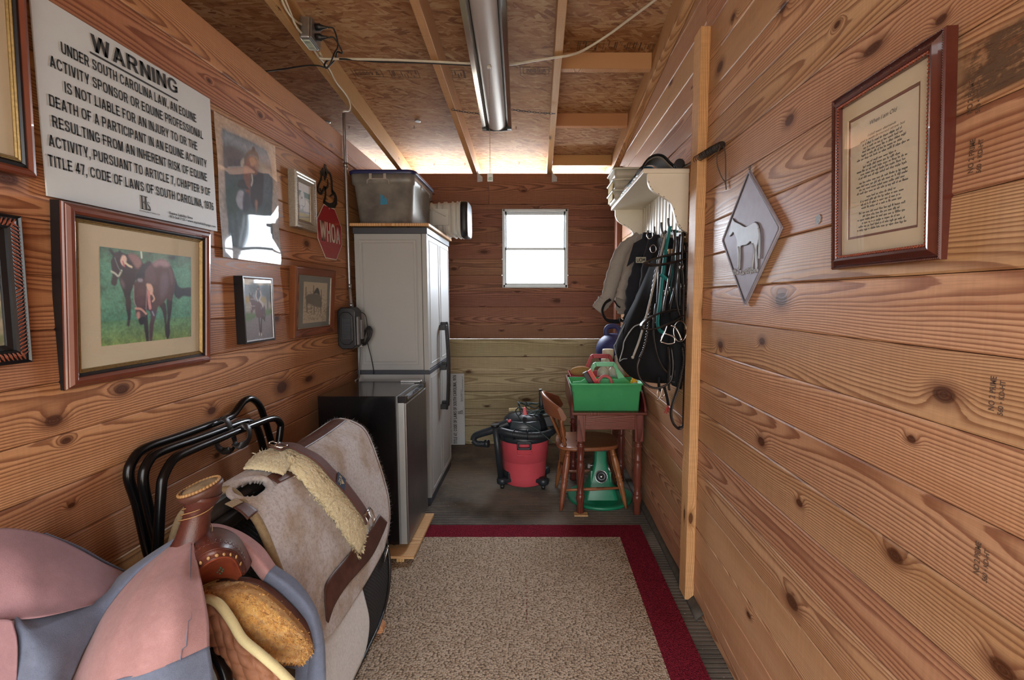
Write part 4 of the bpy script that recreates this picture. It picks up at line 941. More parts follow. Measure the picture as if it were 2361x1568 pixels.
# ------------------------------------------------------------------ diamond plaque
t = thing('horse_plaque', 'silver diamond plaque with an embossed standing horse', 'wall ornament', (XR, 1.60, 1.345))
F = Frame((XR - .010, 0, 0), (0, 1, 0), (0, 0, 1), (-1, 0, 0)); dq = [(1.616, 1.791), (1.826, 1.587), (1.609, 1.345), (1.390, 1.572)]
MB().prism(dq, -.006, 0, F).build('plate', M['pewter'], t)
dc = np.mean(np.array(dq), 0)
for nm, k0, r, m in (('rim', .985, .0035, M['pewter']), ('groove', .955, .0022, M['pewter_dark'])):
    P = []
    for i in range(4):
        a, b = V3(*dq[i]), V3(*dq[(i + 1) % 4]); P += [a * .98 + b * .02, a * .5 + b * .5, a * .02 + b * .98]
    MB().tube([F(*(dc + (p - dc) * k0), .0005) for p in P], r, 6, True).build(nm, m, t)
cr = (1650, 370, 180 / 806); body = trace(cr, [(185, 600), (205, 628), (260, 655), (315, 685), (365, 665), (415, 637), (450, 670), (462, 760), (452, 840), (435, 900), (440, 1000), (440, 1100), (425, 1120), (420, 1000), (400, 920), (390, 870), (372, 835), (330, 870), (270, 888), (265, 960), (262, 1050), (258, 1120), (240, 1115), (240, 1000), (232, 900), (232, 830), (215, 780), (195, 740), (180, 755), (155, 782), (148, 760), (165, 700), (170, 660), (178, 630)], XR - .010, closed=True, n=3)
MB().prism([tuple(p) for p in body], 0, .005, F).build('relief_horse', M['pewter_light'], t, bevel=.0025)
mb = MB()
for pts, w in ((((395, 860), (412, 930), (400, 1020), (385, 1110)), .005), (((455, 700), (465, 800), (462, 950), (458, 1015)), .004), (((248, 890), (255, 990), (248, 1120)), .005)):
    mb.tube([F(p[0], p[1], .0035) for p in trace(cr, pts, XR - .010)], w * .8, 6)
rs = np.random.RandomState(1)
for cx_, cy_, n in ((240, 1150, 22), (375, 1135, 30)):
    for k in range(n):
        p = trace(cr, [(cx_ + rs.uniform(-50, 50) * (1.4 if cx_ > 300 else 1), cy_ + rs.uniform(-22, 25))], XR - .010, sm=False)[0]; mb.ball(F(p[0], p[1], .001), .0045, 6)
mb.build('relief_grass', M['pewter_light'], t)
MB().tube([F(1.616 + .006 * math.sin(a), 1.797 + .008 * math.cos(a), -.002) for a in np.linspace(0, 6.28, 12)], .0014, 6).build('hanging_ring', M['pewter_dark'], t)

# ------------------------------------------------------------------ mill stamps on the boards of the right wall
def stamp(mb, y, z, k):
    Fm = Frame((XR - .0004, y, z), (0, 0, 1), (0, 1, 0), (-1, 0, 0))
    mb.text('NO 2 PRIME', Fm.at(0, .020 * k), w=.075 * k, h=.014 * k, bold=.03, thick=.0003); mb.text('560 \u2022 KD-HT', Fm.at(-.006 * k, 0), w=.075 * k, h=.012 * k, bold=.03, thick=.0003)
mb = MB()
for y, z in ((.795, 1.672), (.785, 1.575), (.716, 1.195), (.718, .925)): stamp(mb, y, z, .72)
mb.build('mill_stamp', M['stamp_ink'], bpy.data.objects['wall_right'])

wp = NT('weathered_wood'); wu, wv, _ = wp.sep(wp.uv()); wn = wp.noise(wp.obj(), 18, 4, .7); ws = wp.noise(wp.comb(wp.math('MULTIPLY', wu, 25), wp.math('MULTIPLY', wv, 260), 0.0), 1, 2, .7)
wa = wp.math('MULTIPLY', wp.step(wp.math('ADD', wn, wp.math('MULTIPLY', ws, .5)), .55, .80), wp.math('MULTIPLY', wp.step(wu, .0, .05), wp.math('MULTIPLY', wp.step(wv, .0, .012), wp.step(wv, .105, .085)))); wp.set(wp.b.inputs['Alpha'], wp.math('MULTIPLY', wa, .9))
mp_ = MB(); mp_.add([(XR - .0006, .855, 1.684), (XR - .0006, .40, 1.684), (XR - .0006, .40, 1.790), (XR - .0006, .855, 1.790)], [(0, 1, 2, 3)], [[(0, 0), (.455, 0), (.455, .106), (0, .106)]]); mp_.build('weathered_patch', wp.fin(wp.mix(ws, '#3e2c22', '#7a5f48'), .9), bpy.data.objects['wall_right'])
mb = MB(); rs = np.random.RandomState(9); c0 = at_x(1886, 505, XR - .001); mb.prism([(c0[1] + .011 * math.cos(a) * rs.uniform(.8, 1.15), c0[2] + .013 * math.sin(a) * rs.uniform(.8, 1.15)) for a in np.linspace(0, 6.283, 14, endpoint=False)], 0, .001, Frame((XR - .0004, 0, 0), (0, 1, 0), (0, 0, 1), (-1, 0, 0))); mb.build('grey_putty_spot', plain('grey_putty', '#8f959c', .6, var=.5, scale=150), bpy.data.objects['wall_right'])
mo = MB(); P = [tuple(q) for q in body]; mo.tube([Frame((XR - .010, 0, 0), (0, 1, 0), (0, 0, 1), (-1, 0, 0))(a, b, .0006) for a, b in P], .0016, 5, True); mo.build('relief_shade_line', M['pewter_dark'], bpy.data.objects['horse_plaque'])  # dark line paints the shade where the raised horse meets the plate
# ================================================================== cabinet, fridge and what stands and hangs about them
M['resin_grey'] = plain('grey_resin', '#a3a4a2', .55, var=.02, scale=8)
M['resin_dark'] = plain('dark_blue_grey_resin', '#3a3d45', .5, var=.05)
M['black_plastic'] = plain('black_plastic', '#1b1b1e', .45, var=.1)
M['black_gloss'] = plain('black_gloss_enamel', '#0d0d10', .22, var=.05, Coat_Weight=.5, Coat_Roughness=.1)
def steel():
    t = NT('brushed_steel'); x, y, z = t.sep(t.obj()); n = t.noise(t.comb(t.math('MULTIPLY', x, 300), t.math('MULTIPLY', y, 300), t.math('MULTIPLY', z, 4)), 1, 2, .6)
    sm = t.noise(t.obj(), 5, 3, .6)
    return t.fin(t.mix(sm, '#77767a', '#8f8e90'), t.math('MULTIPLY_ADD', n, .2, .22), .9)
M['steel'] = steel()
M['edge_alu'] = plain('satin_aluminium', '#b5b9b9', .35, .5, .03)
M['white_plastic'] = plain('white_plastic', '#c8c6bf', .45, var=.03)
M['cord_black'] = plain('black_cord', '#161617', .6)
M['cord_grey'] = plain('grey_cord', '#77787a', .6); M['cord_white'] = plain('white_cable', '#cfc9bb', .5)
# ---- tall two-section cabinet
cx0, cx1, cy0, cy1 = -1.150, -.690, 3.06, 3.82
t = thing('storage_cabinet', 'tall grey resin cabinet with dark bands and long black handles', 'cabinet', ((cx0 + cx1) / 2, (cy0 + cy1) / 2, 0))
def cab_section(z0, z1):
    m = MB(); m.box((cx0, cy0 + .004, z0), (cx1 - .035, cy1, z1)); m.box((cx1 - .032, cy0, z0), (cx1 - .0, cy0 + .03, z1)); return m
cab_section(.05, .880).build('lower_body', M['resin_grey'], t, bevel=.003); cab_section(.905, 1.778).build('upper_body', M['resin_grey'], t, bevel=.003)
for z0, z1, e, nm in ((0.0, .05, -.004, 'plinth'), (.878, .907, .004, 'middle_band'), (1.776, 1.815, .005, 'top_band')): MB().box((cx0 - e, cy0 - e, z0), (cx1 + e, cy1 + e, z1)).build(nm, M['resin_dark'], t, bevel=.003)
for (z0, z1) in ((.935, 1.745), (.08, .85)):            # recessed double outline on the side that faces the room
    F = Frame(((cx0 + cx1 - .035) / 2, cy0 + .004, (z0 + z1) / 2), (1, 0, 0), (0, 0, 1)); w, h = cx1 - .035 - cx0 - .05, z1 - z0
    MB().rframe(F, w, h, [(0, -.002), (0, .0045), (.006, .0045), (.010, .001), (.022, .001), (.026, .0035), (.030, .0035), (.030, -.002)]).build('side_panel', M['resin_grey'], t)
hs = []
for k, (ya, yb) in enumerate(((cy0 + .033, 3.440), (3.444, cy1 - .005))):
    for (z0, z1, nm) in ((.910, 1.774, 'upper_door'), (.055, .876, 'lower_door')):
        m = MB(); m.box((cx1 - .030, ya, z0), (cx1, yb, z1)); d = m.build(nm, M['resin_grey'], t, bevel=.004)
        F = Frame((cx1, (ya + yb) / 2, (z0 + z1) / 2), (0, 1, 0), (0, 0, 1))
        MB().rframe(F, yb - ya - .06, z1 - z0 - .06, [(0, -.002), (0, .003), (.004, .003), (.008, -.002)]).build('door_panel', M['resin_grey'], d)
    yh = 3.415 if k == 0 else 3.470
    m = MB(); zs = np.linspace(.58, 1.20, 20) if k else np.linspace(.565, 1.18, 20)
    m.tube([(cx1 + .045 + .012 * math.sin((z - .57) / .62 * math.pi), yh, z) for z in zs], 1, flat=(.028, .016), up=(1, 0, 0))
    for z in (zs[0] + .02, (zs[0] + zs[-1]) / 2, zs[-1] - .02): m.box((cx1 - .001, yh - .012, z - .018), (cx1 + .045, yh + .012, z + .018))
    m.build('door_handle', M['black_plastic'], t, bevel=.003)
# ---- plywood top loose on the cabinet
o = MB().box((-1.165, 3.035, 1.821), (-.668, 3.84, 1.838), axis=1).build('plywood_board', M['plywood'], bevel=.001); tag(o, 'plywood board lying on top of the grey cabinet', 'board')
# ---- clear storage tote with a blue lid
def tote_mat():
    t = NT('cloudy_plastic'); n = t.noise(t.obj(), 7, 3, .6); t.b.inputs['Alpha'].default_value = .80
    return t.fin(t.mix(t.step(n, .3, .7), '#6c6a68', '#94908a'), .3, Specular_IOR_Level=.6)
M['tote'] = tote_mat(); M['tote_rim'] = plain('cloudy_plastic_rim', '#a39e97', .35); M['blue_lid'] = plain('blue_plastic', '#252c5e', .4)
t = thing('storage_tote', 'cloudy plastic storage tote with blue lid on the cabinet', 'storage box', (-.97, 3.36, 1.838))
def rrect(x0, x1, y0, y1, r, n=5):
    P = []
    for cx_, cy_, a0 in ((x1 - r, y1 - r, 0), (x0 + r, y1 - r, 90), (x0 + r, y0 + r, 180), (x1 - r, y0 + r, 270)):
        for k in range(n + 1): a = math.radians(a0 + 90 * k / n); P.append((cx_ + r * math.cos(a), cy_ + r * math.sin(a)))
    return P
TX0, TX1, TY0, TY1 = -1.172, -.762, 3.075, 3.635
def loft(levels, closed_top=False, F=WORLD):
    """levels: (z, inset_x, inset_y, radius)"""
    m = MB(); G = [[F(x, y, z) for x, y in rrect(X0 + ix, X1 - ix, Y0 + iy, Y1 - iy, r)] for (z, ix, iy, r, X0, X1, Y0, Y1) in levels]
    m.grid(np.array(G)[:, ::-1], closed_v=True); n = len(G[0])
    m.add(G[0], [tuple(range(n))[::-1]]); 
    if closed_top: m.add(G[-1], [tuple(range(n))])
    return m
q = (TX0, TX1, TY0, TY1)
body = loft([(1.840, .052, .045, .05, *q), (1.850, .036, .030, .05, *q), (2.085, .014, .012, .045, *q), (2.09, .004, .003, .04, *q), (2.155, .0, .0, .04, *q)]).build('tub', M['tote'], t, solid=.003)
loft([(2.150, -.006, -.006, .04, *q), (2.158, -.009, -.009, .045, *q), (2.168, -.009, -.009, .045, *q), (2.176, .004, .004, .04, *q)], True).build('lid', M['blue_lid'], t)
m = MB(); ym = 3.078
for xa, xb in ((-1.045, -1.028), (-.955, -.938)): m.box((xa, TY0 - .006, 2.118), (xb, TY0 + .006, 2.154))
m.tube([(x, TY0 + .003 - .004, z) for x, z in ((-1.06, 2.086), (-1.058, 2.11), (-1.045, 2.118), (-.938, 2.118), (-.925, 2.110), (-.922, 2.086))], .004, 6); m.build('handle_rib', M['tote_rim'], t); m = MB()
m.tube([(TX1 - .002, y, z) for y, z in ((3.25, 2.09), (3.26, 2.115), (3.50, 2.115), (3.51, 2.09))], .006, 6); m.build('handle_rib', M['tote_rim'], t)
m = MB(); m.box((-1.12, 3.20, 1.85), (-.83, 3.40, 1.93)); m.tube([(-1.1, 3.13, 1.87), (-.95, 3.14, 1.90), (-.84, 3.15, 1.905)], .012, 8); m.tube([(-1.06, 3.15, 1.88), (-.86, 3.15, 1.86)], .010, 8)
m.build('folded_contents', plain('dark_cloth_contents', '#2c2b2e', .8, var=.3, scale=12), t)
m = MB(); lq = [(-.985, 1.990), (-.982, 2.058), (-.966, 2.048), (-.962, 2.025), (-.955, 2.045), (-.945, 2.03), (-.94, 1.995)]
m.prism([(a, b - .03) for a, b in lq], 0, .0008, Frame((0, TY0 + .016, 0), (1, 0, 0), (0, 0, 1))); m.build('torn_label', plain('blue_label', '#2d7fa5', .5), t)
# ---- white ribbed pail lying on its side behind the tote
t = thing('litter_pail', 'white ribbed pail with black lid lying on its side behind the tote', 'bucket', (-.72, 3.785, 1.838))
Fk = Frame((-.915, 3.785, 1.838 + .135), (0, 1, 0), (0, 0, 1))        # local z runs along world +x
def sqr(r, n=28): return [(r * math.copysign(abs(math.cos(a)) ** .45, math.cos(a)), r * math.copysign(abs(math.sin(a)) ** .45, math.sin(a))) for a in np.linspace(0, 2 * math.pi, n, endpoint=False)]
rib = lambda z, r: [(z - .004, r), (z - .003, r + .009), (z + .003, r + .009), (z + .004, r)]
prof = [(0, .100), (.01, .112), *rib(.12, .118), *rib(.18, .120), *rib(.222, .122), *rib(.235, .123), *rib(.285, .125), *rib(.322, .127), *rib(.345, .128), (.36, .128)]
m = MB(); m.grid(np.array([[Fk(x, y, z) for x, y in sqr(r)] for z, r in prof]), closed_v=True); m.add([Fk(x, y, 0) for x, y in sqr(.100)], [tuple(range(28))[::-1]])
m.box((-.10, -.055, .14), (-.137, .065, .26), Fk); m.build('pail', M['white_plastic'], t)
m = MB(); pr = [(.345, .131), (.35, .137), (.395, .137), (.402, .128)]; m.grid(np.array([[Fk(x, y, z) for x, y in sqr(r)] for z, r in pr]), closed_v=True); m.add([Fk(x, y, .402) for x, y in sqr(.128)], [tuple(range(28))])
m.build('lid', M['black_plastic'], t)
MB().tube([Fk(-.142, y, z) for y, z in ((.01, .24), (.03, .20), (.07, .12), (.075, .06), (.06, .0))], .005, 8).build('bail_handle', M['white_plastic'], t)
# ---- compact fridge on a plywood pad
t = thing('plywood_pad', 'plywood pad on short feet under the black fridge', 'board', (-.9, 2.6, 0))
MB().box((-1.16, 2.352, .030), (-.628, 2.845, .046), axis=0).build('sheet', M['plywood'], t, bevel=.001)
for x in (-1.10, -.70): MB().box((x - .02, 2.357, 0.0105), (x + .02, 2.83, .030)).build('runner', M['plywood'], t, bevel=.001)
t = thing('compact_fridge', 'compact black fridge with brushed steel door', 'fridge', (-.9, 2.64, .046))
fx0, fxb, fx1, fy0, fy1, fz0, fz1 = -1.125, -.722, -.668, 2.425, 2.872, .068, .866
MB().box((fx0, fy0, fz0), (fxb, fy1, fz1)).build('cabinet_body', M['black_gloss'], t, bevel=.003)
MB().box((fxb, fy0 + .006, fz0), (fxb + .010, fy1 - .006, fz1 - .005)).build('door_gasket', M['cord_grey'], t)
d = MB().box((fxb + .010, fy0 + .002, fz0 + .004), (fx1, fy1 - .002, fz1 - .035)).build('door', M['steel'], t, bevel=.008)
MB().box((fxb + .009, fy0 + .0005, fz0 + .002), (fx1 - .012, fy0 + .022, fz1 - .034)).build('door_edge', M['edge_alu'], d, bevel=.003)
m = MB(); m.box((fxb + .008, fy0, fz1 - .036), (fx1 + .001, fy0 + .03, fz1 - .001)); m.box((fxb + .008, fy1 - .05, fz1 - .036), (fx1 + .001, fy1, fz1 - .001)); m.box((fxb + .008, fy0 + .03, fz1 - .036), (fx1 - .022, fy1 - .05, fz1 - .003)); m.box((fx1 - .022, fy0 + .03, fz1 - .036), (fx1 + .001, fy1 - .05, fz1 - .022))
m.build('door_cap', M['black_gloss'], d, bevel=.003)
m = MB(); m.box((fxb - .09, fy1 - .04, fz1), (fxb + .03, fy1 - .01, fz1 + .012)); m.lathe([(.007, 0), (.007, .01), (.004, .012)], Frame((fxb + .028, fy1 - .025, fz1 + .0), (1, 0, 0), (0, 1, 0)), 10); m.build('hinge', M['galv'], t, bevel=.002)
for x in (fx0 + .05, fxb - .04):
    for y in (fy0 + .05, fy1 - .05): MB().lathe([(.014, 0), (.016, .004), (.012, .024)], Frame((x, y, .0462), (1, 0, 0), (0, 1, 0)), 12).build('foot', M['black_plastic'], t)
# ---- steel conduit, junction box, wall charger and its cords
t = thing('conduit', 'galvanised electrical conduit running down the left wall beside the cabinet', 'pipe', (XL, 3.03, 1.33))
kx = XL + .014
MB().tube(spline([(kx, 3.035, 2.50), (kx, 3.036, 2.0), (kx, 3.032, 1.46), (kx + .002, 3.030, 1.43), (kx + .012, 3.012, 1.36), (kx + .020, 3.000, 1.318)], 4), .0095, 10).build('pipe', M['galv'], t)
for z in (2.19, 1.445): MB().lathe([(.0125, -.014), (.0125, .014)], Frame((kx, 3.034, z), (1, 0, 0), (0, 1, 0)), 12).build('coupling', M['galv'], t)
m = MB(); m.lathe([(.013, -.014), (.013, .014)], Frame((kx + .018, 3.003, 1.325), (1, 0, 0), (0, 1, .6)), 12); m.build('coupling', M['galv'], t)
t = thing('outlet_box', 'steel outlet box at foot of the conduit', 'electrical box', (XL, 3.0, 1.22))
MB().box((XL + .002, 2.965, 1.205), (XL + .052, 3.035, 1.305)).build('box', M['galv'], t, bevel=.006)
MB().box((XL + .052, 2.968, 1.208), (XL + .056, 3.032, 1.302)).build('cover_plate', M['edge_alu'], t, bevel=.002)
t = thing('wall_charger', 'black battery charger hanging on the left wall near the cabinet', 'charger', (XL, 2.87, 1.06))
F = Frame((XL + .058, 2.905, 1.19), (1, 0, 0), (0, 0, 1))          # its face looks towards the room's near end
def oct_(w, h, c): return [(-w + c, -h), (w - c, -h), (w, -h + c), (w, h - c), (w - c, h), (-w + c, h), (-w, h - c), (-w, -h + c)]
MB().prism(oct_(.054, .125, .022), -.055, .055, F).build('housing', M['black_plastic'], t, bevel=.006)
MB().prism(oct_(.040, .098, .024), .050, .064, F).build('face_plate', M['black_plastic'], t, bevel=.004)
m = MB()
for k in range(13): m.box((-.014, -.062 + k * .0095, .062), (.026, -.057 + k * .0095, .066), F)
m.box((-.020, -.068, .062), (-.016, .066, .0665), F); m.build('louvre', M['resin_dark'], t)
m = MB(); m.box((XL + .113, 2.86, 1.09), (XL + .125, 2.89, 1.26)); m.box((XL + .113, 2.91, 1.12), (XL + .128, 2.95, 1.24)); m.build('side_rail', M['cord_grey'], t, bevel=.003)
t = thing('plug_adapter', 'white plug adapter with black coiled cord below the steel outlet box', 'power adapter', (XL + .07, 2.99, 1.07))
MB().lathe([(.016, 0), (.018, .004), (.018, .085), (.014, .09)], Frame((XL + .085, 2.995, 1.065), (1, 0, 0), (0, 1, 0)), 14).build('adapter', M['white_plastic'], t)
m = MB()
for k in range(7):
    a = np.linspace(0, 2 * math.pi, 26, endpoint=False); c0 = (XL + .122 + .006 * (k % 3), 2.985 + .006 * (k % 2), 1.135)
    m.tube([(c0[0] + (.014 + .002 * k) * math.cos(q_) + .30 * .062 * math.sin(q_), c0[1] - .004 * math.cos(q_), c0[2] + .062 * math.sin(q_) * (1 - .04 * k)) for q_ in a], .0028, 6, True)
m.build('cord_coil', M['cord_black'], t)
m = MB(); m.tube(spline([(XL + .055, 2.99, 1.285), (XL + .10, 2.985, 1.282), (XL + .128, 2.98, 1.262), (XL + .135, 2.985, 1.20), (XL + .128, 3.0, 1.10), (XL + .135, 3.035, 1.0), (XL + .142, 3.05, .92), (XL + .15, 3.03, .885)], 6), .0025, 6); m.build('thin_cord', M['cord_black'], t)
MB().tube(spline([(XL + .085, 2.995, 1.068), (XL + .082, 3.0, 1.03), (XL + .066, 3.02, .95), (XL + .060, 3.03, .90), (XL + .075, 2.98, .872), (XL + .09, 2.88, .870)], 6), .004, 8).build('grey_cord', M['cord_grey'], t)

# ================================================================== rug
def rug_mat(name, a, b, c, sc):
    t = NT(name); v = t.vor(t.obj(), sc, 1.0, '2D'); col = t.sep(v.outputs['Color'])[0]; d = v.outputs['Distance']
    big = t.noise(t.obj(), 3.0, 3, .6); n = t.noise(t.obj(), 500, 2, .5)
    k = t.mix(t.step(col, .15, .85), a, b); k = t.mix(t.math('MULTIPLY', t.step(d, .42, .75), .85), k, c)
    k = t.mix(t.math('MULTIPLY', t.step(big, .45, .75), .25), k, t.mix(.5, b, c)); k = t.mix(t.math('MULTIPLY_ADD', n, .2, 0.0), k, c)
    t.bump(t.math('SUBTRACT', 1.0, d), .9, .006); return t.fin(k, .95, Specular_IOR_Level=.1)
M['rug_loop'] = rug_mat('beige_loop_pile', '#cbb9a4', '#aa9680', '#58483d', 125)
M['rug_red'] = rug_mat('crimson_pile', '#942a3a', '#7c1e32', '#48101e', 190)
t = thing('area_rug', 'beige loop rug with wide crimson border', 'rug', (-.2, 1.5, 0))
rx0, rx1, ry0, ry1 = -1.17, .628, -.55, 2.768; bw = .145
# surfaces with a slightly uneven pile
def pile(x0, x1, y0, y1, z, nx, ny):
    X, Y = np.meshgrid(np.linspace(x0, x1, nx), np.linspace(y0, y1, ny), indexing='ij')
    Z = z + .0012 * np.sin(X * 40 + 1.3 * np.sin(Y * 21)) * np.sin(Y * 37)
    return np.stack([X, Y, Z], -1)
m = MB(); m.grid(pile(rx0 + bw, rx1 - bw, ry0 + bw, ry1 - bw, .0085, 60, 120)); m.build('field', M['rug_loop'], t)
m = MB()
for a in ((rx0, rx1, ry1 - bw, ry1), (rx0, rx1, ry0, ry0 + bw), (rx0, rx0 + bw, ry0 + bw, ry1 - bw), (rx1 - bw, rx1, ry0 + bw, ry1 - bw)): m.grid(pile(*a, .0080, 40, 60))
P = [(rx0, ry0), (rx1, ry0), (rx1, ry1), (rx0, ry1)]
for i in range(4):
    a, b = P[i], P[(i + 1) % 4]; m.add([(*a, .0), (*b, .0), (*b, .008), (*a, .008)], [(0, 1, 2, 3)])
m.build('border', M['rug_red'], t)
m = MB()
for k in range(12):
    p = at_z(1213 + (k % 2) * 2, 1340 + k * 8.5, .0095); m.ball(p, .0035, 6, (1, .8, .3))
m.build('red_stitch_line', M['rug_red'], t)
# ================================================================== saddle, pads, cover and racks on the left
def felt():
    t = NT('wool_felt'); p = t.obj(); a = t.noise(p, 95, 4, .75); b = t.noise(p, 7, 3, .6); c_ = t.noise(p, 420, 2, .8)
    c = t.mix(t.step(b, .40, .68), '#c8c3c2', '#a9947e'); c = t.mix(t.math('MULTIPLY', t.step(a, .42, .72), .55), c, '#776860'); c = t.mix(t.math('MULTIPLY', t.step(c_, .55, .75), .5), c, '#efeae8')
    t.bump(t.math('ADD', a, c_), .5, .003); t.set(t.b.inputs['Sheen Weight'], .25); return t.fin(c, .95, Specular_IOR_Level=.15)
M['felt'] = felt(); M['felt_edge'] = plain('felt_lining', '#8e7a5c', .95, var=.2, scale=120, bump=.4)
def leather(name, c0, c1, rough=.42):
    t = NT(name); n = t.noise(t.obj(), 14, 4, .65); v = t.vor(t.obj(), 420)
    t.bump(v.outputs['Distance'], .18, .001); return t.fin(t.mix(t.step(n, .3, .72), c0, c1), t.math('MULTIPLY_ADD', n, .3, rough - .15))
M['leather_brown'] = leather('brown_leather', '#5c3a30', '#49291f', .5); M['leather_saddle'] = leather('oiled_saddle_leather', '#5e3026', '#432019', .38)
M['leather_red'] = leather('russet_rough_leather', '#93452f', '#73301f', .5); M['leather_black'] = leather('black_leather', '#1d1a19', '#2b2725', .4); M['leather_tan'] = leather('rawhide', '#b08a5a', '#8f6a40', .5)
def fleece_mat(name, a, b, sc):
    t = NT(name); n = t.noise(t.obj(), sc, 4, .7); n2 = t.noise(t.obj(), sc * 4, 3, .7)
    t.bump(t.math('ADD', n, n2), .8, .006); t.set(t.b.inputs['Sheen Weight'], .4)
    return t.fin(t.mix(t.step(n, .32, .7), b, a), .95, Specular_IOR_Level=.1)
M['fleece_cream'] = fleece_mat('cream_sheepskin', '#fff3cc', '#f0dfae', 90); M['fleece_gold'] = fleece_mat('gold_sheepskin', '#f7c878', '#dda052', 60); M['fleece_white'] = fleece_mat('white_fleece', '#ffffff', '#ececea', 120)
def cloth_mat(name, a, b):
    t = NT(name); p = t.obj(); n = t.noise(p, 500, 2, .7); s_ = t.noise(p, 60, 3, .7); l = t.noise(p, 5, 2, .5)
    t.bump(t.math('ADD', t.math('MULTIPLY', l, 2.0), t.math('MULTIPLY', n, .15)), .35, .012); t.set(t.b.inputs['Sheen Weight'], .15)
    return t.fin(t.mix(t.math('ADD', t.math('MULTIPLY', n, .5), t.math('MULTIPLY', s_, .5)), a, b), .9, Specular_IOR_Level=.15)
M['cloth_pink'] = cloth_mat('faded_rose_cloth', '#8d6666', '#c09898'); M['cloth_blue'] = cloth_mat('faded_blue_cloth', '#4a5263', '#8089a0'); M['cloth_mauve'] = cloth_mat('faded_mauve_cloth', '#806066', '#aa868c')
def quilt_black():
    t = NT('black_quilting'); u, v, _ = t.sep(t.uv()); k = 62.0
    a = t.math('ABSOLUTE', t.math('SUBTRACT', t.math('FRACT', t.math('MULTIPLY', t.math('ADD', u, v), k)), .5)); b = t.math('ABSOLUTE', t.math('SUBTRACT', t.math('FRACT', t.math('MULTIPLY', t.math('SUBTRACT', u, v), k)), .5))
    h = t.math('MULTIPLY', t.step(a, .5, .25), t.step(b, .5, .25)); t.bump(h, .9, .006)
    return t.fin(t.mix(h, '#141518', '#2c2d31'), .6)
M['quilt_black'] = quilt_black(); M['quilt_brown'] = leather('brown_quilting', '#9a6a4e', '#7d5038', .7); M['webbing'] = plain('brown_webbing', '#5e3c34', .8, var=.15, scale=200, bump=.3)
M['tube_black'] = plain('black_powder_coat', '#0e0e10', .22, .3, .05)
# ---- pad shapes: cross-section draped over the bar, runs along y
XC = -.888
class Pad:
    """A pad draped over the saddle rail. t: arc position from the ridge (negative = wall side); s: along the rail 0..1."""
    def __init__(s, prof, y0, y1, corner=.12, left=.88, sway=None):
        s.P = spline(prof, 10); d = np.r_[0, np.cumsum(np.linalg.norm(np.diff(s.P, axis=0), axis=1))]; s.d = d; s.L = d[-1]; s.y0, s.y1 = y0, y1; s.c = corner; s.left = left; s.sway = sway
    def at(s, y, t):
        a = abs(t); x = np.interp(a, s.d, s.P[:, 0]); z = np.interp(a, s.d, s.P[:, 1])
        if a < .05: z -= 0
        p = V3(XC + (x if t >= 0 else -x * s.left), y, z)
        if s.sway: p = p + s.sway(y, t)
        return p
    def nrm(s, y, t):
        e = .006; a = s.at(y + e, t) - s.at(y - e, t); b = s.at(y, t + e) - s.at(y, t - e); n_ = norm(np.cross(a, b))
        return n_ if n_ @ (s.at(y, t) - V3(XC, y, .40)) > 0 else -n_
    def ends(s, t):
        """y limits at arc position t with rounded corners"""
        a = max(0, abs(t) - (s.L - s.c)); k = s.c - math.sqrt(max(0, s.c ** 2 - a ** 2)); return s.y0 + k, s.y1 - k
    def build(s, name, mat, parent, thick, nt=60, ns=60, hole=None, notch=None, tl=None):
        G = []
        for t in np.linspace(-s.L if tl is None else tl, s.L, nt * 2 + 1):
            a, b = s.ends(t)
            if notch: a += notch(t)
            G.append([s.at(y, t) for y in np.linspace(a, b, ns)])
        G = np.array(G); T = np.linspace(-s.L if tl is None else tl, s.L, nt * 2 + 1)
        m = MB(); m.grid(G, skip=(lambda i, j: hole((T[i] + T[i + 1]) / 2, (G[i, j][1] + G[i + 1, j + 1][1]) / 2)) if hole else None)
        o = m.build(name, mat, parent, solid=thick); return o
    def locate(s, u, v):
        """arc position and y of the point of the pad seen at (u, v)"""
        if not hasattr(s, 'tab'):
            s.tab = [(y, t, *to_px(s.at(y, t))) for y in np.linspace(s.y0 - .1, s.y1 + .05, 170) for t in np.linspace(-.12, s.L, 130)]; s.tab = np.array(s.tab)
        k = np.argmin((s.tab[:, 2] - u) ** 2 + (s.tab[:, 3] - v) ** 2); return s.tab[k, 0], s.tab[k, 1]
def ribbon(pad, path, width, off, thick, name, mat, parent, dome=0.0, n=8, fuzz=0.0, seed=0, ns=8):
    """A band following image-read points over a pad; width may vary; dome raises its middle."""
    L = spline([pad.locate(*p) for p in path], ns); W_ = np.interp(np.linspace(0, 1, len(L)), np.linspace(0, 1, len(width)), width) if not np.isscalar(width) else np.full(len(L), width)
    C = np.array([pad.at(y, t) for y, t in L]); N = np.array([pad.nrm(y, t) for y, t in L]); T = np.gradient(C, axis=0); T /= np.linalg.norm(T, axis=1)[:, None]
    B = np.cross(N, T); B /= np.linalg.norm(B, axis=1)[:, None]; rs = np.random.RandomState(seed)
    ks = np.linspace(-1, 1, 2 * n + 1); G = np.zeros((len(L), len(ks), 3))
    for i in range(len(L)):
        endf = 1 if not dome else math.sqrt(max(.02, 1 - max(0, 1 - (min(i, len(L) - 1 - i) / (.6 * ns))) ** 2))
        for j, k in enumerate(ks): G[i, j] = C[i] + B[i] * k * (W_[i] / 2 + fuzz * rs.randn()) + N[i] * (off + dome * endf * math.sqrt(max(0, 1 - k * k)) + fuzz * rs.randn())
    m = MB(); m.grid(G); return m.build(name, mat, parent, solid=thick), C, N, B, T
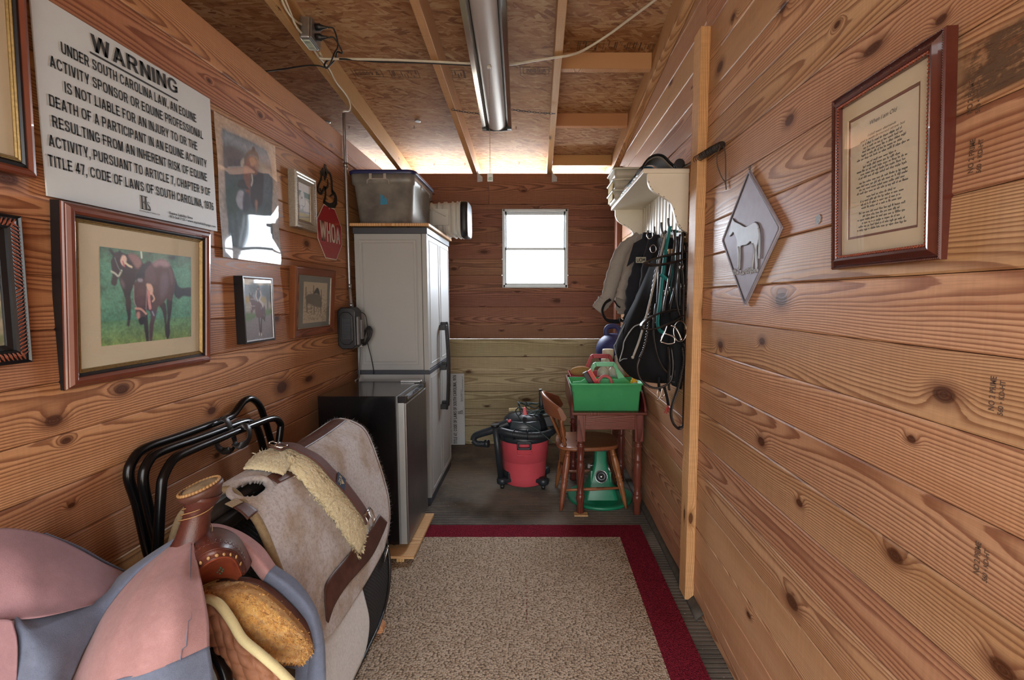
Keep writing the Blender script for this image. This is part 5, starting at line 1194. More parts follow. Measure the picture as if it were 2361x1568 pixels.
def tufts(pts, nrms, rad, length, per, name, mat, parent, seed=1, droop=.3):
    """Short woolly tufts standing on a fleece."""
    rs = np.random.RandomState(seed); m = MB(); V = []; Fc = []
    for p, n_ in zip(pts, nrms):
        for k in range(per):
            q = p + rs.randn(3) * rad; d = norm(n_ + rs.randn(3) * .5 + V3(0, 0, -droop)); w = norm(np.cross(d, rs.randn(3))) * length * .22; l = length * rs.uniform(.6, 1.2); b = len(V)
            bend = rs.randn(3) * length * .25
            V += [q - w, q + w, q + d * l * .6 + w * .8 + bend * .4, q + d * l + bend, q + d * l * .6 - w * .8 + bend * .4]; Fc += [(b, b + 1, b + 2, b + 4), (b + 4, b + 2, b + 3)]
    m.add(V, Fc, None, True); return m.build(name, mat, parent)
# ---- wooden saddle stand
t = thing('saddle_stand', 'wooden saddle stand with rounded foot on the rug under the saddle pads', 'saddle rack', (XC, 1.55, .0105))
for y in (1.23, 1.845):
    m = MB(); pr = [(-.20, 0), (.262, 0), (.270, .012), (.267, .028), (.252, .042), (.20, .048), (-.18, .048), (-.20, .03)]
    m.prism([(XC + a, .0105 + b) for a, b in pr], -.02, .02, Frame((0, y, 0), (1, 0, 0), (0, 0, 1))); m.build('foot', M['lumber'], t, bevel=.004)
    MB().box((XC - .02, y - .019, .055), (XC + .02, y + .019, .735), axis=2).build('upright', M['lumber'], t, bevel=.003)
MB().box((XC - .045, 1.20, .735), (XC + .045, 2.02, .770), axis=1)  .build('rail_board', M['leather_black'], t, bevel=.004)
MB().tube([(XC, 1.19, .775), (XC, 2.05, .775)], .022, 14).build('rail_cover', M['leather_black'], t)
# ---- black quilted pad (lowest), white fleece pad, wool felt pad
pb = Pad([(0, .806), (.05, .79), (.10, .74), (.15, .61), (.184, .48), (.212, .36), (.234, .25), (.250, .15), (.256, .06)], 1.30, 2.03, .24, .80)
t = thing('quilted_pad', 'black quilted saddle pad hanging lowest under the felt pad', 'saddle pad', (XC, 1.68, .06))
pb.build('pad', M['quilt_black'], t, .012, notch=lambda tt: .30 * max(0, min(1, 2.2 - abs(tt) / .06)))
P = [pb.at(y, tt) + pb.nrm(y, tt) * .004 for tt, y in [(x, pb.ends(x)[0] + .004) for x in np.linspace(.16, pb.L, 40)] + [(pb.L - .003, y) for y in np.linspace(pb.ends(pb.L)[0], pb.ends(pb.L)[1], 20)] + [(x, pb.ends(x)[1] - .004) for x in np.linspace(pb.L, .05, 40)]]
MB().tube(P, .006, 8).build('binding', M['leather_black'], t)
m = MB(); c0 = pb.at(2.0, .56) + V3(.012, 0, 0)
lab = [pb.locate(*p) for p in ((858, 1262), (884, 1262), (890, 1300), (866, 1338))]
Fq = Frame(pb.at(1.985, .615) + V3(.010, -.012, 0), (.32, -.6, .3), (.25, .3, 1))
for k, (w, h) in enumerate(((.046, .070), (.036, .058))):
    m.tube([Fq(w / 2 * math.copysign(abs(math.cos(a)) ** .6, math.cos(a)), h / 2 * math.copysign(abs(math.sin(a)) ** .6, math.sin(a)), .002) for a in np.linspace(0, 6.283, 28, endpoint=False)], .0022, 6, True)
for x in (-.010, 0, .010): m.box((x - .002, -.018, 0), (x + .002, .018, .003), Fq); m.box((x - .004, .012, 0), (x + .004, .016, .003), Fq)
m.build('silver_badge', M['chrome'], t)
pw_ = Pad([(0, .812), (.05, .796), (.105, .75), (.157, .62), (.194, .48), (.223, .36), (.247, .25), (.264, .16), (.270, .08)], 1.30, 1.70, .12, .82)
t = thing('fleece_pad', 'white fleece saddle pad between the felt and black quilted pads', 'saddle pad', (XC, 1.5, .1))
pw_.build('pad', M['fleece_white'], t, .012, notch=lambda tt: .30 * max(0, min(1, 2.2 - abs(tt) / .06)))
m = MB(); R_ = [(y, tt) for tt, y in ((.52, 1.30), (.50, 1.45), (.475, 1.58), (.46, 1.70))]
ga = np.array([[pw_.at(y, tt + dt) + pw_.nrm(y, tt) * .008 for dt in (-.16, -.08, .0, .03)] for y, tt in R_]); m.grid(patch(ga, 6, 4)); m.build('leather_strip', M['leather_black'], t, solid=.003)
pf = Pad([(0, .826), (.055, .812), (.118, .765), (.170, .630), (.206, .500), (.230, .385), (.240, .300)], 1.275, 2.135, .20, .88,
         sway=lambda y, tt: V3(.012 * math.sin((y - 1.3) * 5) * max(0, tt), 0, .006 * math.sin((y - 1.2) * 7)))
t = thing('felt_pad', 'thick grey wool felt saddle pad with brown leather trim', 'saddle pad', (XC, 1.7, .3))
hy, ht_ = pf.locate(580, 1121); hole = lambda tt, y: ((tt - ht_) / .040) ** 2 + ((y - hy) / .062) ** 2 < 1
notch = lambda tt: .0 if abs(tt) > .2 else -.0 + .06 * max(0, 1 - abs(tt) / .1)
pf.build('pad', [M['felt']], t, .020, 70, 110, hole, notch)
# raised rims of the wither cut-out and of the front edge
a_ = np.linspace(0, 2 * math.pi, 48, endpoint=False); MB().tube([pf.at(hy + .068 * math.sin(q_), ht_ + .046 * math.cos(q_)) + V3(0, 0, -.006) for q_ in a_], .010, 8, True).build('cutout_rim', M['felt'], t)
T_ = np.linspace(-.30, pf.L - .21, 40); MB().tube([pf.at(pf.ends(x)[0] + notch(x), x) - pf.nrm(1.3, x) * .008 for x in T_], .0115, 8).build('front_rim', M['felt_edge'], t)
# stitched edge line and hairs
m = MB(); T_ = np.linspace(.05, pf.L - .01, 60)
m.tube([pf.at(pf.ends(x)[1] - .018, x) + pf.nrm(2.1, x) * .0008 for x in T_], .0012, 5); m.build('stitch_line', M['leather_brown'], t)
rs = np.random.RandomState(3); m = MB()
for k in range(420):
    x = rs.uniform(-.25, pf.L); e = pf.ends(x); y = e[1] if k % 3 else rs.uniform(*e); p = pf.at(y, x); n_ = pf.nrm(min(y, 2.1), x); d = norm(n_ * .6 + V3(rs.randn() * .4, .7 if k % 3 else rs.randn() * .5, rs.randn() * .4)); l = rs.uniform(.006, .016); w = norm(np.cross(d, V3(0, 1, .3))) * .00035
    m.add([p - w, p + w, p + d * l + rs.randn(3) * .002], [(0, 1, 2)], None, False)
m.build('stray_hairs', M['felt'], t)['kind'] = 'stuff'
# leather: spine strip, patches at the cut-out, wear leathers
def leather_quad(pad, quad, off, name, mat, parent, nu=12, nv=8, thick=.003):
    """quad: four (y, t) corners"""
    q_ = [V3(*p) for p in quad]; G = []
    for i in range(nu + 1):
        a = q_[0] + (q_[1] - q_[0]) * i / nu; b = q_[3] + (q_[2] - q_[3]) * i / nu; row = []
        for j in range(nv + 1): y, tt = a + (b - a) * j / nv; row.append(pad.at(y, tt) + pad.nrm(y, tt) * off)
        G.append(row)
    m = MB(); m.grid(np.array(G)[:, ::-1]); o = m.build(name, mat, parent, solid=thick); return o
leather_quad(pf, [(1.60, -.034), (2.112, -.034), (2.112, .036), (1.60, .036)], .0035, 'spine_leather', M['leather_brown'], t, 30, 8)
PL = lambda *q_: [pf.locate(*p) for p in q_]
leather_quad(pf, PL((614, 1100), (640, 1087), (684, 1094), (641, 1117)), .005, 'corner_leather', M['leather_brown'], t, 6, 8)
leather_quad(pf, PL((537, 1173), (559, 1161), (592, 1181), (567, 1200)), .0045, 'front_leather', M['leather_brown'], t, 6, 8)
o = leather_quad(pf, PL((518, 1164), (543, 1152), (559, 1161), (537, 1173)), .0045, 'woven_label', plain('beige_woven_label', '#a5967a', .9, var=.25, scale=250), t, 6, 8)
up_ = spline([pf.locate(*p) for p in ((748, 1432), (746, 1380), (752, 1340), (790, 1290), (830, 1245), (860, 1205), (872, 1188))], 6); lo_ = spline([pf.locate(*p) for p in ((752, 1438), (768, 1395), (795, 1352), (828, 1315), (856, 1278), (880, 1230), (890, 1205))], 6)
G = [[pf.at(*(a + (b - a) * k)) + pf.nrm(*(a + (b - a) * k)) * .004 for k in np.linspace(0, 1, 8)] for a, b in zip(up_, lo_)]
m = MB(); m.grid(np.array(G)); m.build('wear_leather', M['leather_brown'], t, solid=.003)
# ---- sheepskin girth lying over the felt pad
t = thing('sheepskin_girth', 'cream sheepskin girth with brown webbing and steel buckle on felt pad', 'girth', (-.8, 1.72, .45))
gp = [(606, 1090), (636, 1064), (676, 1062), (714, 1090), (750, 1126), (782, 1166), (808, 1206), (832, 1246)]
o, C, N, B, T = ribbon(pf, gp, [.12, .14, .15, .155, .155, .16, .16, .13], .004, .006, 'sheepskin', M['fleece_cream'], t, .030, 22, .0016, 0, 22)
pts = []; nr = []
for i in range(22, len(C), 2):
    for k in (-1, 1): pts.append(C[i] + B[i] * k * .076 + N[i] * .008); nr.append(N[i] * .6 + B[i] * k)
for q_ in np.linspace(-1.3, 1.3, 20): pts.append(C[-1] + T[-1] * .004 * math.cos(q_) + B[-1] * .05 * math.sin(q_) + N[-1] * .010); nr.append(N[-1] * .5 + T[-1] + B[-1] * math.sin(q_))
o = tufts(pts, nr, .003, .010, 5, 'wool_pile', M['fleece_cream'], t, 2, .1); o['kind'] = 'stuff'
gs = [(628, 1062), (660, 1052), (695, 1068), (735, 1098), (770, 1132), (797, 1165), (815, 1190), (824, 1208)]
o, C2, N2, B2, T2 = ribbon(pf, gs, .048, .044, .004, 'webbing_strap', M['webbing'], t, 0.0, 4)
i = int(len(C2) * .52); Fl_ = Frame(C2[i] + N2[i] * .0462, T2[i], B2[i], N2[i])
Ln = MB(); Ln.box((-.026, -.0245, 0), (.026, .0245, .0012), Fl_); lb = Ln.build('navy_label', plain('navy_label', '#27344a', .8), t)
m = MB(); Fm = Frame(Fl_(0, 0, .0014), -Fl_.ey, Fl_.ex, Fl_.ez)
for r in range(4):
    for k in range(r + 1): m.box(((k - r / 2) * .005 - .0018, .016 - r * .004 - .0015, 0), ((k - r / 2) * .005 + .0018, .016 - r * .004 + .0015, .0004), Fm)
m.box((-.018, -.0035, 0), (.018, -.0022, .0004), Fm)
for q_ in ([(-.016, -.016), (-.014, -.007), (-.009, -.008), (-.012, -.012), (-.007, -.016)], [(-.004, -.012), (-.001, -.008), (0, -.015), (.003, -.010)], [(.012, -.008), (.007, -.008), (.006, -.015), (.012, -.016), (.013, -.012)]): m.stroke(spline(q_, 4), .0016, Fm, .0003)
m.build('label_embroidery', plain('cream_thread', '#cfc39c', .8), t)
def buckle(Fk, w, h, r, name, parent):
    m = MB(); m.tube([Fk(x, y, z) for x, y, z in ((-w / 2, -h / 2, 0), (-w / 2, h / 2, 0), (-w / 4, h / 2 + .004, .004), (w / 4, h / 2 + .004, .004), (w / 2, h / 2, 0), (w / 2, -h / 2, 0), (w / 4, -h / 2 - .004, .004), (-w / 4, -h / 2 - .004, .004))], r, 8, True)
    m.tube([Fk(-w / 2, 0, .002), Fk(0, .002, .008), Fk(w / 2 + .004, 0, .004)], r * .8, 8); m.tube([Fk(-w / 2, -h / 2, 0), Fk(-w / 2, h / 2, 0)], r * 1.5, 8); return m.build(name, M['chrome'], parent)
i = len(C2) - 3; buckle(Frame(C2[i] + N2[i] * .052, T2[i], B2[i], N2[i]), .062, .058, .0032, 'buckle', t)
buckle(Frame(C2[2] + N2[2] * .05, T2[2], B2[2], N2[2]), .03, .05, .0025, 'buckle', t)
# ---- three black tubular saddle racks against the wall, strapped together
S305 = lambda c_: (240 + .305 * c_[0], 860 + .305 * c_[1])
tubes = [(-1.158, [(375, 1443), (330, 1350), (250, 1000), (185, 780), (230, 640), (330, 560), (560, 480), (900, 355), (980, 310), (1050, 220), (1110, 195), (1170, 240), (1210, 340), (1290, 620), (1330, 800)], 'black tube saddle rack nearest the wall with humped top'),
         (-1.122, [(430, 1400), (400, 1280), (330, 1000), (295, 800), (330, 680), (420, 600), (700, 500), (850, 445), (1060, 370), (1130, 390), (1170, 450), (1230, 680), (1260, 820)], 'middle one of the three black tube saddle racks'),
         (-1.086, [(400, 1500), (410, 1270), (430, 900), (450, 780), (520, 660), (620, 600), (860, 500), (1080, 410), (1270, 345), (1330, 380), (1330, 450), (1310, 600), (1300, 800)], 'black tube saddle rack standing nearest the pads')]
for X_, pts, lab_ in tubes:
    W3 = [at_x(*S305(p), X_) for p in pts]
    a, b = W3[0], W3[-1]; s_ = -1
    W3 = [V3(X_, a[1] + .02, .014), V3(X_, a[1] + .015, .3)] + W3 + [V3(X_, b[1] + .03, .3), V3(X_, b[1] + .03, .014)]
    t = thing('saddle_rack', lab_, 'saddle rack', (X_, 1.6, .010), 'nested black tube racks')
    MB().tube(spline(W3, 8), .0135, 12).build('tube_frame', M['tube_black'], t)
    for p in (W3[0], W3[-1]): MB().lathe([(.017, 0), (.017, .03), (.0145, .034)], Frame((p[0], p[1], .0101), (1, 0, 0), (0, 1, 0)), 12).build('rubber_foot', M['black_plastic'], t)
for k, (lab_, cs) in enumerate((('black velcro strap looped round the two rear rack tubes', [(870, 350), (905, 345), (940, 380), (975, 470), (990, 530), (965, 575), (905, 590), (860, 560), (850, 520)]), ('black velcro strap looped round the front rack tube', [(1010, 430), (1060, 405), (1095, 425), (1100, 480), (1070, 530), (1020, 550), (975, 530)]))):
    X_ = -1.14 if k == 0 else -1.088; P = []
    for i, c_ in enumerate(cs): P.append(at_x(*S305(c_), X_ + .030 * math.sin(i * .6)))
    o = MB().tube(spline(P, 6), 1, flat=(.026, .003), up=(1, 0, .15)).build('velcro_strap', M['leather_black']); tag(o, lab_, 'strap')

# ---- western saddle, mostly under a cloth cover
def pxpatch(rows, nu=6, nv=6): return patch([[at_y(u, v, y) for (u, v, y) in r] for r in rows], nu, nv)
def sheet(name, rows, mat, parent, thick=.003, nu=6, nv=6, ripple=None):
    P = pxpatch(rows, nu, nv)
    if ripple is not None: P = P + ripple(P)
    m = MB(); m.grid(P); o = m.build(name, mat, parent, solid=thick); o.modifiers['thickness'].offset = 0; return o
t = thing('western_saddle', 'brown tooled western saddle with leather horn on the stand', 'saddle', (-.85, 1.0, .55))
hb, ht = at_y(441, 1252, 1.085), at_y(466, 1136, 1.10)
ax = norm(ht - hb); Fh = Frame(hb, norm(np.cross(V3(0, 1, 0), ax)), np.cross(ax, norm(np.cross(V3(0, 1, 0), ax))), ax); Lh = float(np.linalg.norm(ht - hb))
MB().lathe([(.056, -.034), (.042, -.012), (.034, .012), (.030, Lh * .40), (.027, Lh * .60), (.030, Lh * .74), (.039, Lh * .90), (.042, Lh)], Fh, 28).build('horn', M['leather_saddle'], t)
m = MB(); G = []
for k in range(3):                    # wrap seam of the horn leather
    a = np.linspace(0, 4.5, 30); m.tube([Fh((.036 + .001) * math.cos(x + k) * (1 - .15 * x / 4.5), (.037) * math.sin(x + k) * (1 - .15 * x / 4.5), Lh * (.18 + .13 * x + .02 * k)) for x in a if Lh * (.18 + .13 * x) < Lh * .75], .0012, 5)
m.build('horn_seam', M['leather_tan'], t)
cn_ = norm(V3(-.30, -.12, 1)); cx_ = norm(np.cross(V3(0, 1, 0), cn_)); Fc_ = Frame(Fh(0, 0, Lh) + cn_ * .004, cx_, np.cross(cn_, cx_), cn_)
MB().lathe([(.036, -.020), (.042, -.006), (.0475, -.001), (.0485, .006), (.046, .010)], Fc_, 32).build('horn_binding', M['leather_brown'], t)
m = MB()
for k in range(36):
    a = 2 * math.pi * k / 36; m.ball(None, .0048, 8, (1.2, .7, .9), Frame(Fc_(.043 * math.cos(a), .043 * math.sin(a), .0125), Fc_(math.cos(a + 1.9), math.sin(a + 1.9), 0) - Fc_.o, Fc_(-math.sin(a + 1.9), math.cos(a + 1.9), 0) - Fc_.o))
m.build('horn_lacing', M['leather_tan'], t)
MB().lathe([(.041, .008), (.038, .014), (.02, .018), (0, .019)], Fc_, 32).build('horn_cap', leather('worn_rawhide', '#a8977a', '#6f5c44', .5), t)
# fork: tooled band, gullet below it
fork = [[(385, 1330, 1.13), (400, 1290, 1.12), (425, 1250, 1.11), (470, 1222, 1.12), (515, 1222, 1.15), (552, 1245, 1.17), (580, 1290, 1.19)],
        [(395, 1345, 1.08), (412, 1305, 1.07), (440, 1270, 1.055), (478, 1247, 1.06), (518, 1246, 1.08), (550, 1264, 1.11), (574, 1305, 1.15)],
        [(408, 1352, 1.05), (425, 1322, 1.035), (450, 1294, 1.025), (484, 1272, 1.025), (518, 1267, 1.045), (545, 1279, 1.08), (566, 1318, 1.12)],
        [(422, 1362, 1.045), (436, 1338, 1.035), (460, 1310, 1.025), (489, 1290, 1.025), (517, 1281, 1.045), (541, 1290, 1.075), (559, 1326, 1.115)]]
sheet('fork', fork, M['leather_saddle'], t, .008, 8, 8)
gul = [fork[3], [(428, 1366, 1.075), (444, 1345, 1.075), (468, 1322, 1.075), (493, 1305, 1.08), (517, 1298, 1.09), (539, 1306, 1.105), (553, 1330, 1.125)],
       [(432, 1370, 1.13), (455, 1354, 1.135), (478, 1342, 1.135), (500, 1334, 1.135), (520, 1331, 1.135), (537, 1333, 1.135), (549, 1336, 1.135)]]
sheet('gullet', gul, M['leather_red'], t, .006, 8, 8)
fk = pxpatch(fork, 8, 8); m = MB(); r0 = fk[20]; n_ = len(r0)
cn = lambda i, j: norm(np.cross(fk[min(i + 1, len(fk) - 1), j] - fk[i - 1, j], fk[i, min(j + 1, n_ - 1)] - fk[i, j - 1]))
sg = 1 if cn(14, 24)[1] < 0 else -1
for k in range(3, n_ - 2, 4):
    Fr_ = Frame(fk[20, k] + cn(20, k) * sg * .006, fk[20, k + 1] - fk[20, k - 1], fk[22, k] - fk[18, k]); m.ball(None, .0042, 8, (1, 1.2, .5), Fr_)
m.build('rawhide_stitching', M['leather_tan'], t)
m = MB()
for row, r in ((16, .0016), (23, .0020), (17, .0010)): m.tube([fk[row, k] + cn(row, k) * sg * .004 for k in range(1, n_ - 1)], r, 6)
for k in range(4, n_ - 4, 2):         # tooling: a row of pressed scrolls
    Fr_ = Frame(fk[10, k] + cn(10, k) * sg * .0038, fk[10, k + 1] - fk[10, k - 1], fk[13, k] - fk[7, k])
    m.tube([Fr_(.0055 * math.cos(a) * (1 - .5 * a / 6), .0125 * math.sin(a) * (1 - .4 * a / 6), .0006) for a in np.linspace(0, 5.6, 12)], .0013, 5)
m.build('tooling', M['leather_saddle'], t)
m = MB(); gp_ = pxpatch(gul, 8, 8)
for k, (i, j) in enumerate(((12, 26), (11, 28), (12, 30), (10, 29), (11, 31), (13, 28))): m.ball(gp_[i, j] + V3(.003, -.006, 0), .0026, 6)
m.build('green_tooling_dots', plain('verdigris', '#4c6a52', .6), t)
# gold sheepskin lining
gold = [[(440, 1365, 1.13), (480, 1350, 1.14), (520, 1342, 1.15), (560, 1340, 1.16), (605, 1355, 1.17), (655, 1395, 1.18), (700, 1445, 1.19), (724, 1490, 1.20)],
        [(445, 1375, 1.10), (485, 1372, 1.085), (525, 1370, 1.085), (570, 1375, 1.095), (615, 1398, 1.105), (660, 1432, 1.12), (700, 1470, 1.15), (722, 1500, 1.19)],
        [(455, 1385, 1.09), (495, 1395, 1.075), (535, 1412, 1.07), (580, 1430, 1.075), (625, 1452, 1.09), (665, 1475, 1.11), (698, 1496, 1.14), (716, 1510, 1.18)],
        [(470, 1395, 1.09), (505, 1420, 1.085), (545, 1452, 1.08), (588, 1475, 1.085), (630, 1495, 1.10), (665, 1508, 1.12), (692, 1516, 1.15), (704, 1520, 1.18)],
        [(480, 1410, 1.12), (515, 1450, 1.13), (555, 1490, 1.14), (598, 1515, 1.15), (635, 1528, 1.16), (662, 1532, 1.17), (684, 1530, 1.18), (698, 1526, 1.19)]]
def woolly(P):
    i, j = np.mgrid[0:P.shape[0], 0:P.shape[1]]; rs = np.random.RandomState(8); n = np.sin(i * .55 + 2.5 * np.sin(j * .21) + .12 * j) * .5 + np.sin(j * .37 + i * .25) * .4 + rs.randn(*i.shape) * .45
    return (.0045 * n)[..., None] * V3(.2, -.9, .4)
sheet('sheepskin_lining', gold, M['fleece_gold'], t, .006, 16, 12, woolly)
gd = pxpatch(gold, 14, 10); nn = []; pp = []
for i in range(1, gd.shape[0] - 1):
    for j in range(1, gd.shape[1] - 1):
        n1 = norm(np.cross(gd[i + 1, j] - gd[i - 1, j], gd[i, j + 1] - gd[i, j - 1])); nn.append(n1 if n1[1] < 0 else -n1); pp.append(gd[i, j])
o = tufts(pp, nn, .003, .007, 1, 'sheepskin_pile', M['fleece_gold'], t, 6, .3); o['kind'] = 'stuff'
e = spline([at_y(*p) for p in [(498, 1346, 1.15), (545, 1336, 1.155), (600, 1346, 1.165), (655, 1388, 1.175), (705, 1442, 1.19), (728, 1488, 1.20)]], 6); MB().tube(e, 1, flat=(.016, .005), up=(.2, -.3, 1)).build('skirt_edge', M['leather_brown'], t)
q1 = [[(452, 1384, 1.06), (478, 1380, 1.045), (506, 1394, 1.035), (534, 1432, 1.03), (560, 1474, 1.03), (600, 1508, 1.03), (640, 1543, 1.03), (672, 1575, 1.03)],
      [(458, 1410, 1.05), (480, 1415, 1.03), (500, 1430, 1.02), (522, 1460, 1.015), (545, 1495, 1.015), (580, 1530, 1.015), (615, 1560, 1.015), (640, 1590, 1.015)],
      [(468, 1445, 1.05), (480, 1455, 1.035), (495, 1470, 1.025), (512, 1490, 1.02), (532, 1515, 1.02), (560, 1545, 1.02), (590, 1580, 1.02), (610, 1600, 1.02)],
      [(476, 1490, 1.06), (485, 1492, 1.05), (495, 1500, 1.04), (508, 1512, 1.035), (524, 1528, 1.035), (545, 1560, 1.035), (565, 1590, 1.035), (585, 1610, 1.035)]]
def quilting(P):
    i, j = np.mgrid[0:P.shape[0], 0:P.shape[1]]; a = np.abs(np.sin((i + j) * .33)) ** .5; b = np.abs(np.sin((i - j) * .33)) ** .5; return (a * b * .010)[..., None] * V3(.2, -.9, .2)
sheet('quilted_flap', q1, M['quilt_brown'], t, .008, 9, 7, quilting)
pp = spline([at_y(u, v, y - .012) for u, v, y in q1[0]], 8); MB().tube(pp, .0098, 12).build('cream_piping', plain('cream_piping', '#d0c394', .8, var=.06, scale=200, bump=.3), t)
st = [[(480, 1500, 1.10), (530, 1510, 1.10), (600, 1530, 1.12), (680, 1545, 1.14)], [(480, 1540, 1.08), (530, 1545, 1.09), (600, 1560, 1.10), (680, 1570, 1.12)], [(480, 1640, 1.06), (530, 1640, 1.07), (600, 1640, 1.08), (680, 1640, 1.10)]]
sheet('fender', st, M['leather_black'], t, .005, 5, 5)
MB().tube(spline([at_y(*p) for p in [(486, 1500, 1.03), (500, 1520, 1.02), (514, 1548, 1.01), (524, 1585, 1.0), (530, 1630, 1.0)]], 6), .014, 10).build('stirrup', M['tube_black'], t)
# seat and cantle under the cover
sg_ = [[(-60, 1290, 1.02), (60, 1262, 1.04), (170, 1310, 1.06), (250, 1372, 1.08), (330, 1372, 1.10), (400, 1320, 1.12)], [(-60, 1400, .93), (60, 1370, .95), (160, 1400, .98), (250, 1420, 1.02), (330, 1415, 1.06), (400, 1370, 1.08)], [(-60, 1700, .90), (60, 1700, .92), (160, 1700, .96), (250, 1700, 1.0), (330, 1660, 1.03), (400, 1600, 1.06)]]
sheet('seat', sg_, M['leather_saddle'], t, .02, 5, 5)
# ---- the patched cloth cover
t = thing('saddle_cover', 'patched rose and blue cloth cover draped over the western saddle', 'cloth cover', (-.9, .95, .5))
wr = lambda amp, f, ph=0: (lambda P: (amp * np.sin(f * (P[..., 2] * .6 + P[..., 0]) + ph) * np.sin(f * .45 * (P[..., 2] - P[..., 0]) + ph))[..., None] * V3(.3, -.9, .3))
main = [[(428, 1232, 1.10), (434, 1232, 1.088), (440, 1238, 1.075), (446, 1248, 1.065)],
        [(330, 1310, 1.03), (370, 1295, 1.015), (420, 1290, 1.005), (454, 1300, 1.01)],
        [(250, 1400, .96), (320, 1372, .935), (400, 1350, .93), (468, 1350, .965)],
        [(205, 1480, .91), (290, 1452, .875), (390, 1425, .875), (478, 1415, .93)],
        [(178, 1540, .88), (270, 1520, .845), (380, 1490, .85), (481, 1460, .915)],
        [(160, 1590, .87), (255, 1575, .83), (370, 1540, .84), (482, 1492, .91)]]
sheet('front_panel', main, M['cloth_pink'], t, .0025, 10, 12, lambda P: wr(.0045, 34)(P) + (.004 * np.sin(P[..., 0] * 95 + P[..., 2] * 40) * np.clip((P[..., 2] - .62) * 6, 0, 1))[..., None] * V3(.3, -.9, .2))
m = MB(); mp = pxpatch(main, 10, 12); jj = mp.shape[1] - 6
m.tube([mp[i, jj - (0 if i < 20 else (i - 20) // 12)] + V3(.001, -.004, .001) for i in range(2, mp.shape[0])], .0009, 5); m.build('hem_stitch', M['cloth_blue'], t)
low = [[(160, 1586, .87), (255, 1570, .83), (370, 1538, .84), (482, 1490, .91)], [(160, 1640, .86), (260, 1640, .83), (380, 1620, .835), (492, 1560, .90)], [(160, 1760, .85), (260, 1760, .82), (390, 1740, .82), (500, 1680, .89)]]
sheet('lower_front_panel', low, M['cloth_blue'], t, .0025, 8, 10)
blue = [[(428, 1230, 1.105), (426, 1232, 1.102), (424, 1231, 1.10), (422, 1229, 1.105)],
        [(330, 1311, 1.032), (318, 1312, 1.03), (303, 1313, 1.04), (290, 1316, 1.06)],
        [(250, 1401, .962), (240, 1392, .962), (228, 1383, .97), (215, 1376, .99)],
        [(205, 1481, .912), (170, 1460, .885), (110, 1440, .865), (60, 1418, .87)],
        [(178, 1541, .882), (140, 1520, .845), (85, 1490, .825), (30, 1440, .83)],
        [(160, 1590, .872), (130, 1585, .83), (85, 1575, .81), (36, 1560, .81)],
        [(150, 1680, .86), (130, 1680, .82), (85, 1680, .80), (36, 1680, .80)]]
sheet('side_panel', blue, M['cloth_blue'], t, .0025, 8, 10, wr(.006, 42, 1.0))
rear = [[(-70, 1232, .90), (0, 1219, .93), (60, 1223, .96), (115, 1237, .99), (180, 1267, 1.03), (240, 1300, 1.06), (292, 1322, 1.09)],
        [(-70, 1285, .86), (0, 1275, .885), (60, 1278, .91), (115, 1290, .945), (175, 1310, .985), (235, 1332, 1.02), (282, 1342, 1.05)],
        [(-70, 1350, .84), (0, 1342, .86), (60, 1342, .88), (115, 1348, .915), (170, 1355, .95), (228, 1362, .985), (262, 1364, 1.01)],
        [(-70, 1400, .83), (0, 1396, .85), (60, 1396, .865), (110, 1396, .89), (165, 1392, .92), (210, 1386, .955), (236, 1382, .98)],
        [(-70, 1436, .82), (0, 1432, .835), (50, 1428, .845), (100, 1422, .865), (150, 1412, .895), (195, 1398, .93), (222, 1388, .96)]]
def folds(P):
    i, j = np.mgrid[0:P.shape[0], 0:P.shape[1]]; a = .5 + .5 * np.tanh((i / P.shape[0] - .35) * 6); k = j / P.shape[1]
    return (.014 * a * np.sin(9 * k + 3.0 * i / P.shape[0]) * (.3 + k))[..., None] * V3(.3, -.8, .5)
sheet('rear_panel', rear, M['cloth_mauve'], t, .0025, 10, 8, folds)
far = [[(100, 1230, 1.0), (180, 1260, 1.05), (240, 1293, 1.08), (300, 1322, 1.11), (350, 1350, 1.12)], [(110, 1240, 1.03), (185, 1272, 1.07), (245, 1306, 1.10), (300, 1332, 1.12), (345, 1360, 1.13)], [(130, 1330, 1.12), (190, 1360, 1.14), (245, 1390, 1.15), (300, 1400, 1.15), (340, 1420, 1.15)]]
sheet('far_panel', far, M['cloth_blue'], t, .003, 6, 6)
corner = [[(-70, 1434, .82), (-30, 1431, .825), (10, 1428, .83), (28, 1432, .828)], [(-70, 1500, .81), (-30, 1500, .812), (12, 1495, .815), (40, 1490, .815)], [(-70, 1620, .80), (-30, 1620, .80), (10, 1620, .80), (37, 1600, .805)], [(-70, 1700, .80), (-30, 1700, .80), (10, 1700, .80), (36, 1700, .80)]]
sheet('corner_panel', corner, M['cloth_mauve'], t, .0025, 8, 8)
sp = [[(452, 1214, 1.12), (454, 1212, 1.13), (456, 1210, 1.14), (458, 1208, 1.15)], [(505, 1230, 1.14), (508, 1222, 1.15), (510, 1216, 1.17), (510, 1211, 1.185)], [(548, 1262, 1.165), (554, 1248, 1.165), (560, 1240, 1.185), (560, 1230, 1.205)],
      [(580, 1305, 1.18), (590, 1286, 1.175), (600, 1276, 1.195), (604, 1262, 1.215)], [(606, 1340, 1.185), (618, 1320, 1.18), (626, 1312, 1.20), (634, 1304, 1.22)]]
sheet('front_strand', sp, M['cloth_pink'], t, .004, 8, 6)
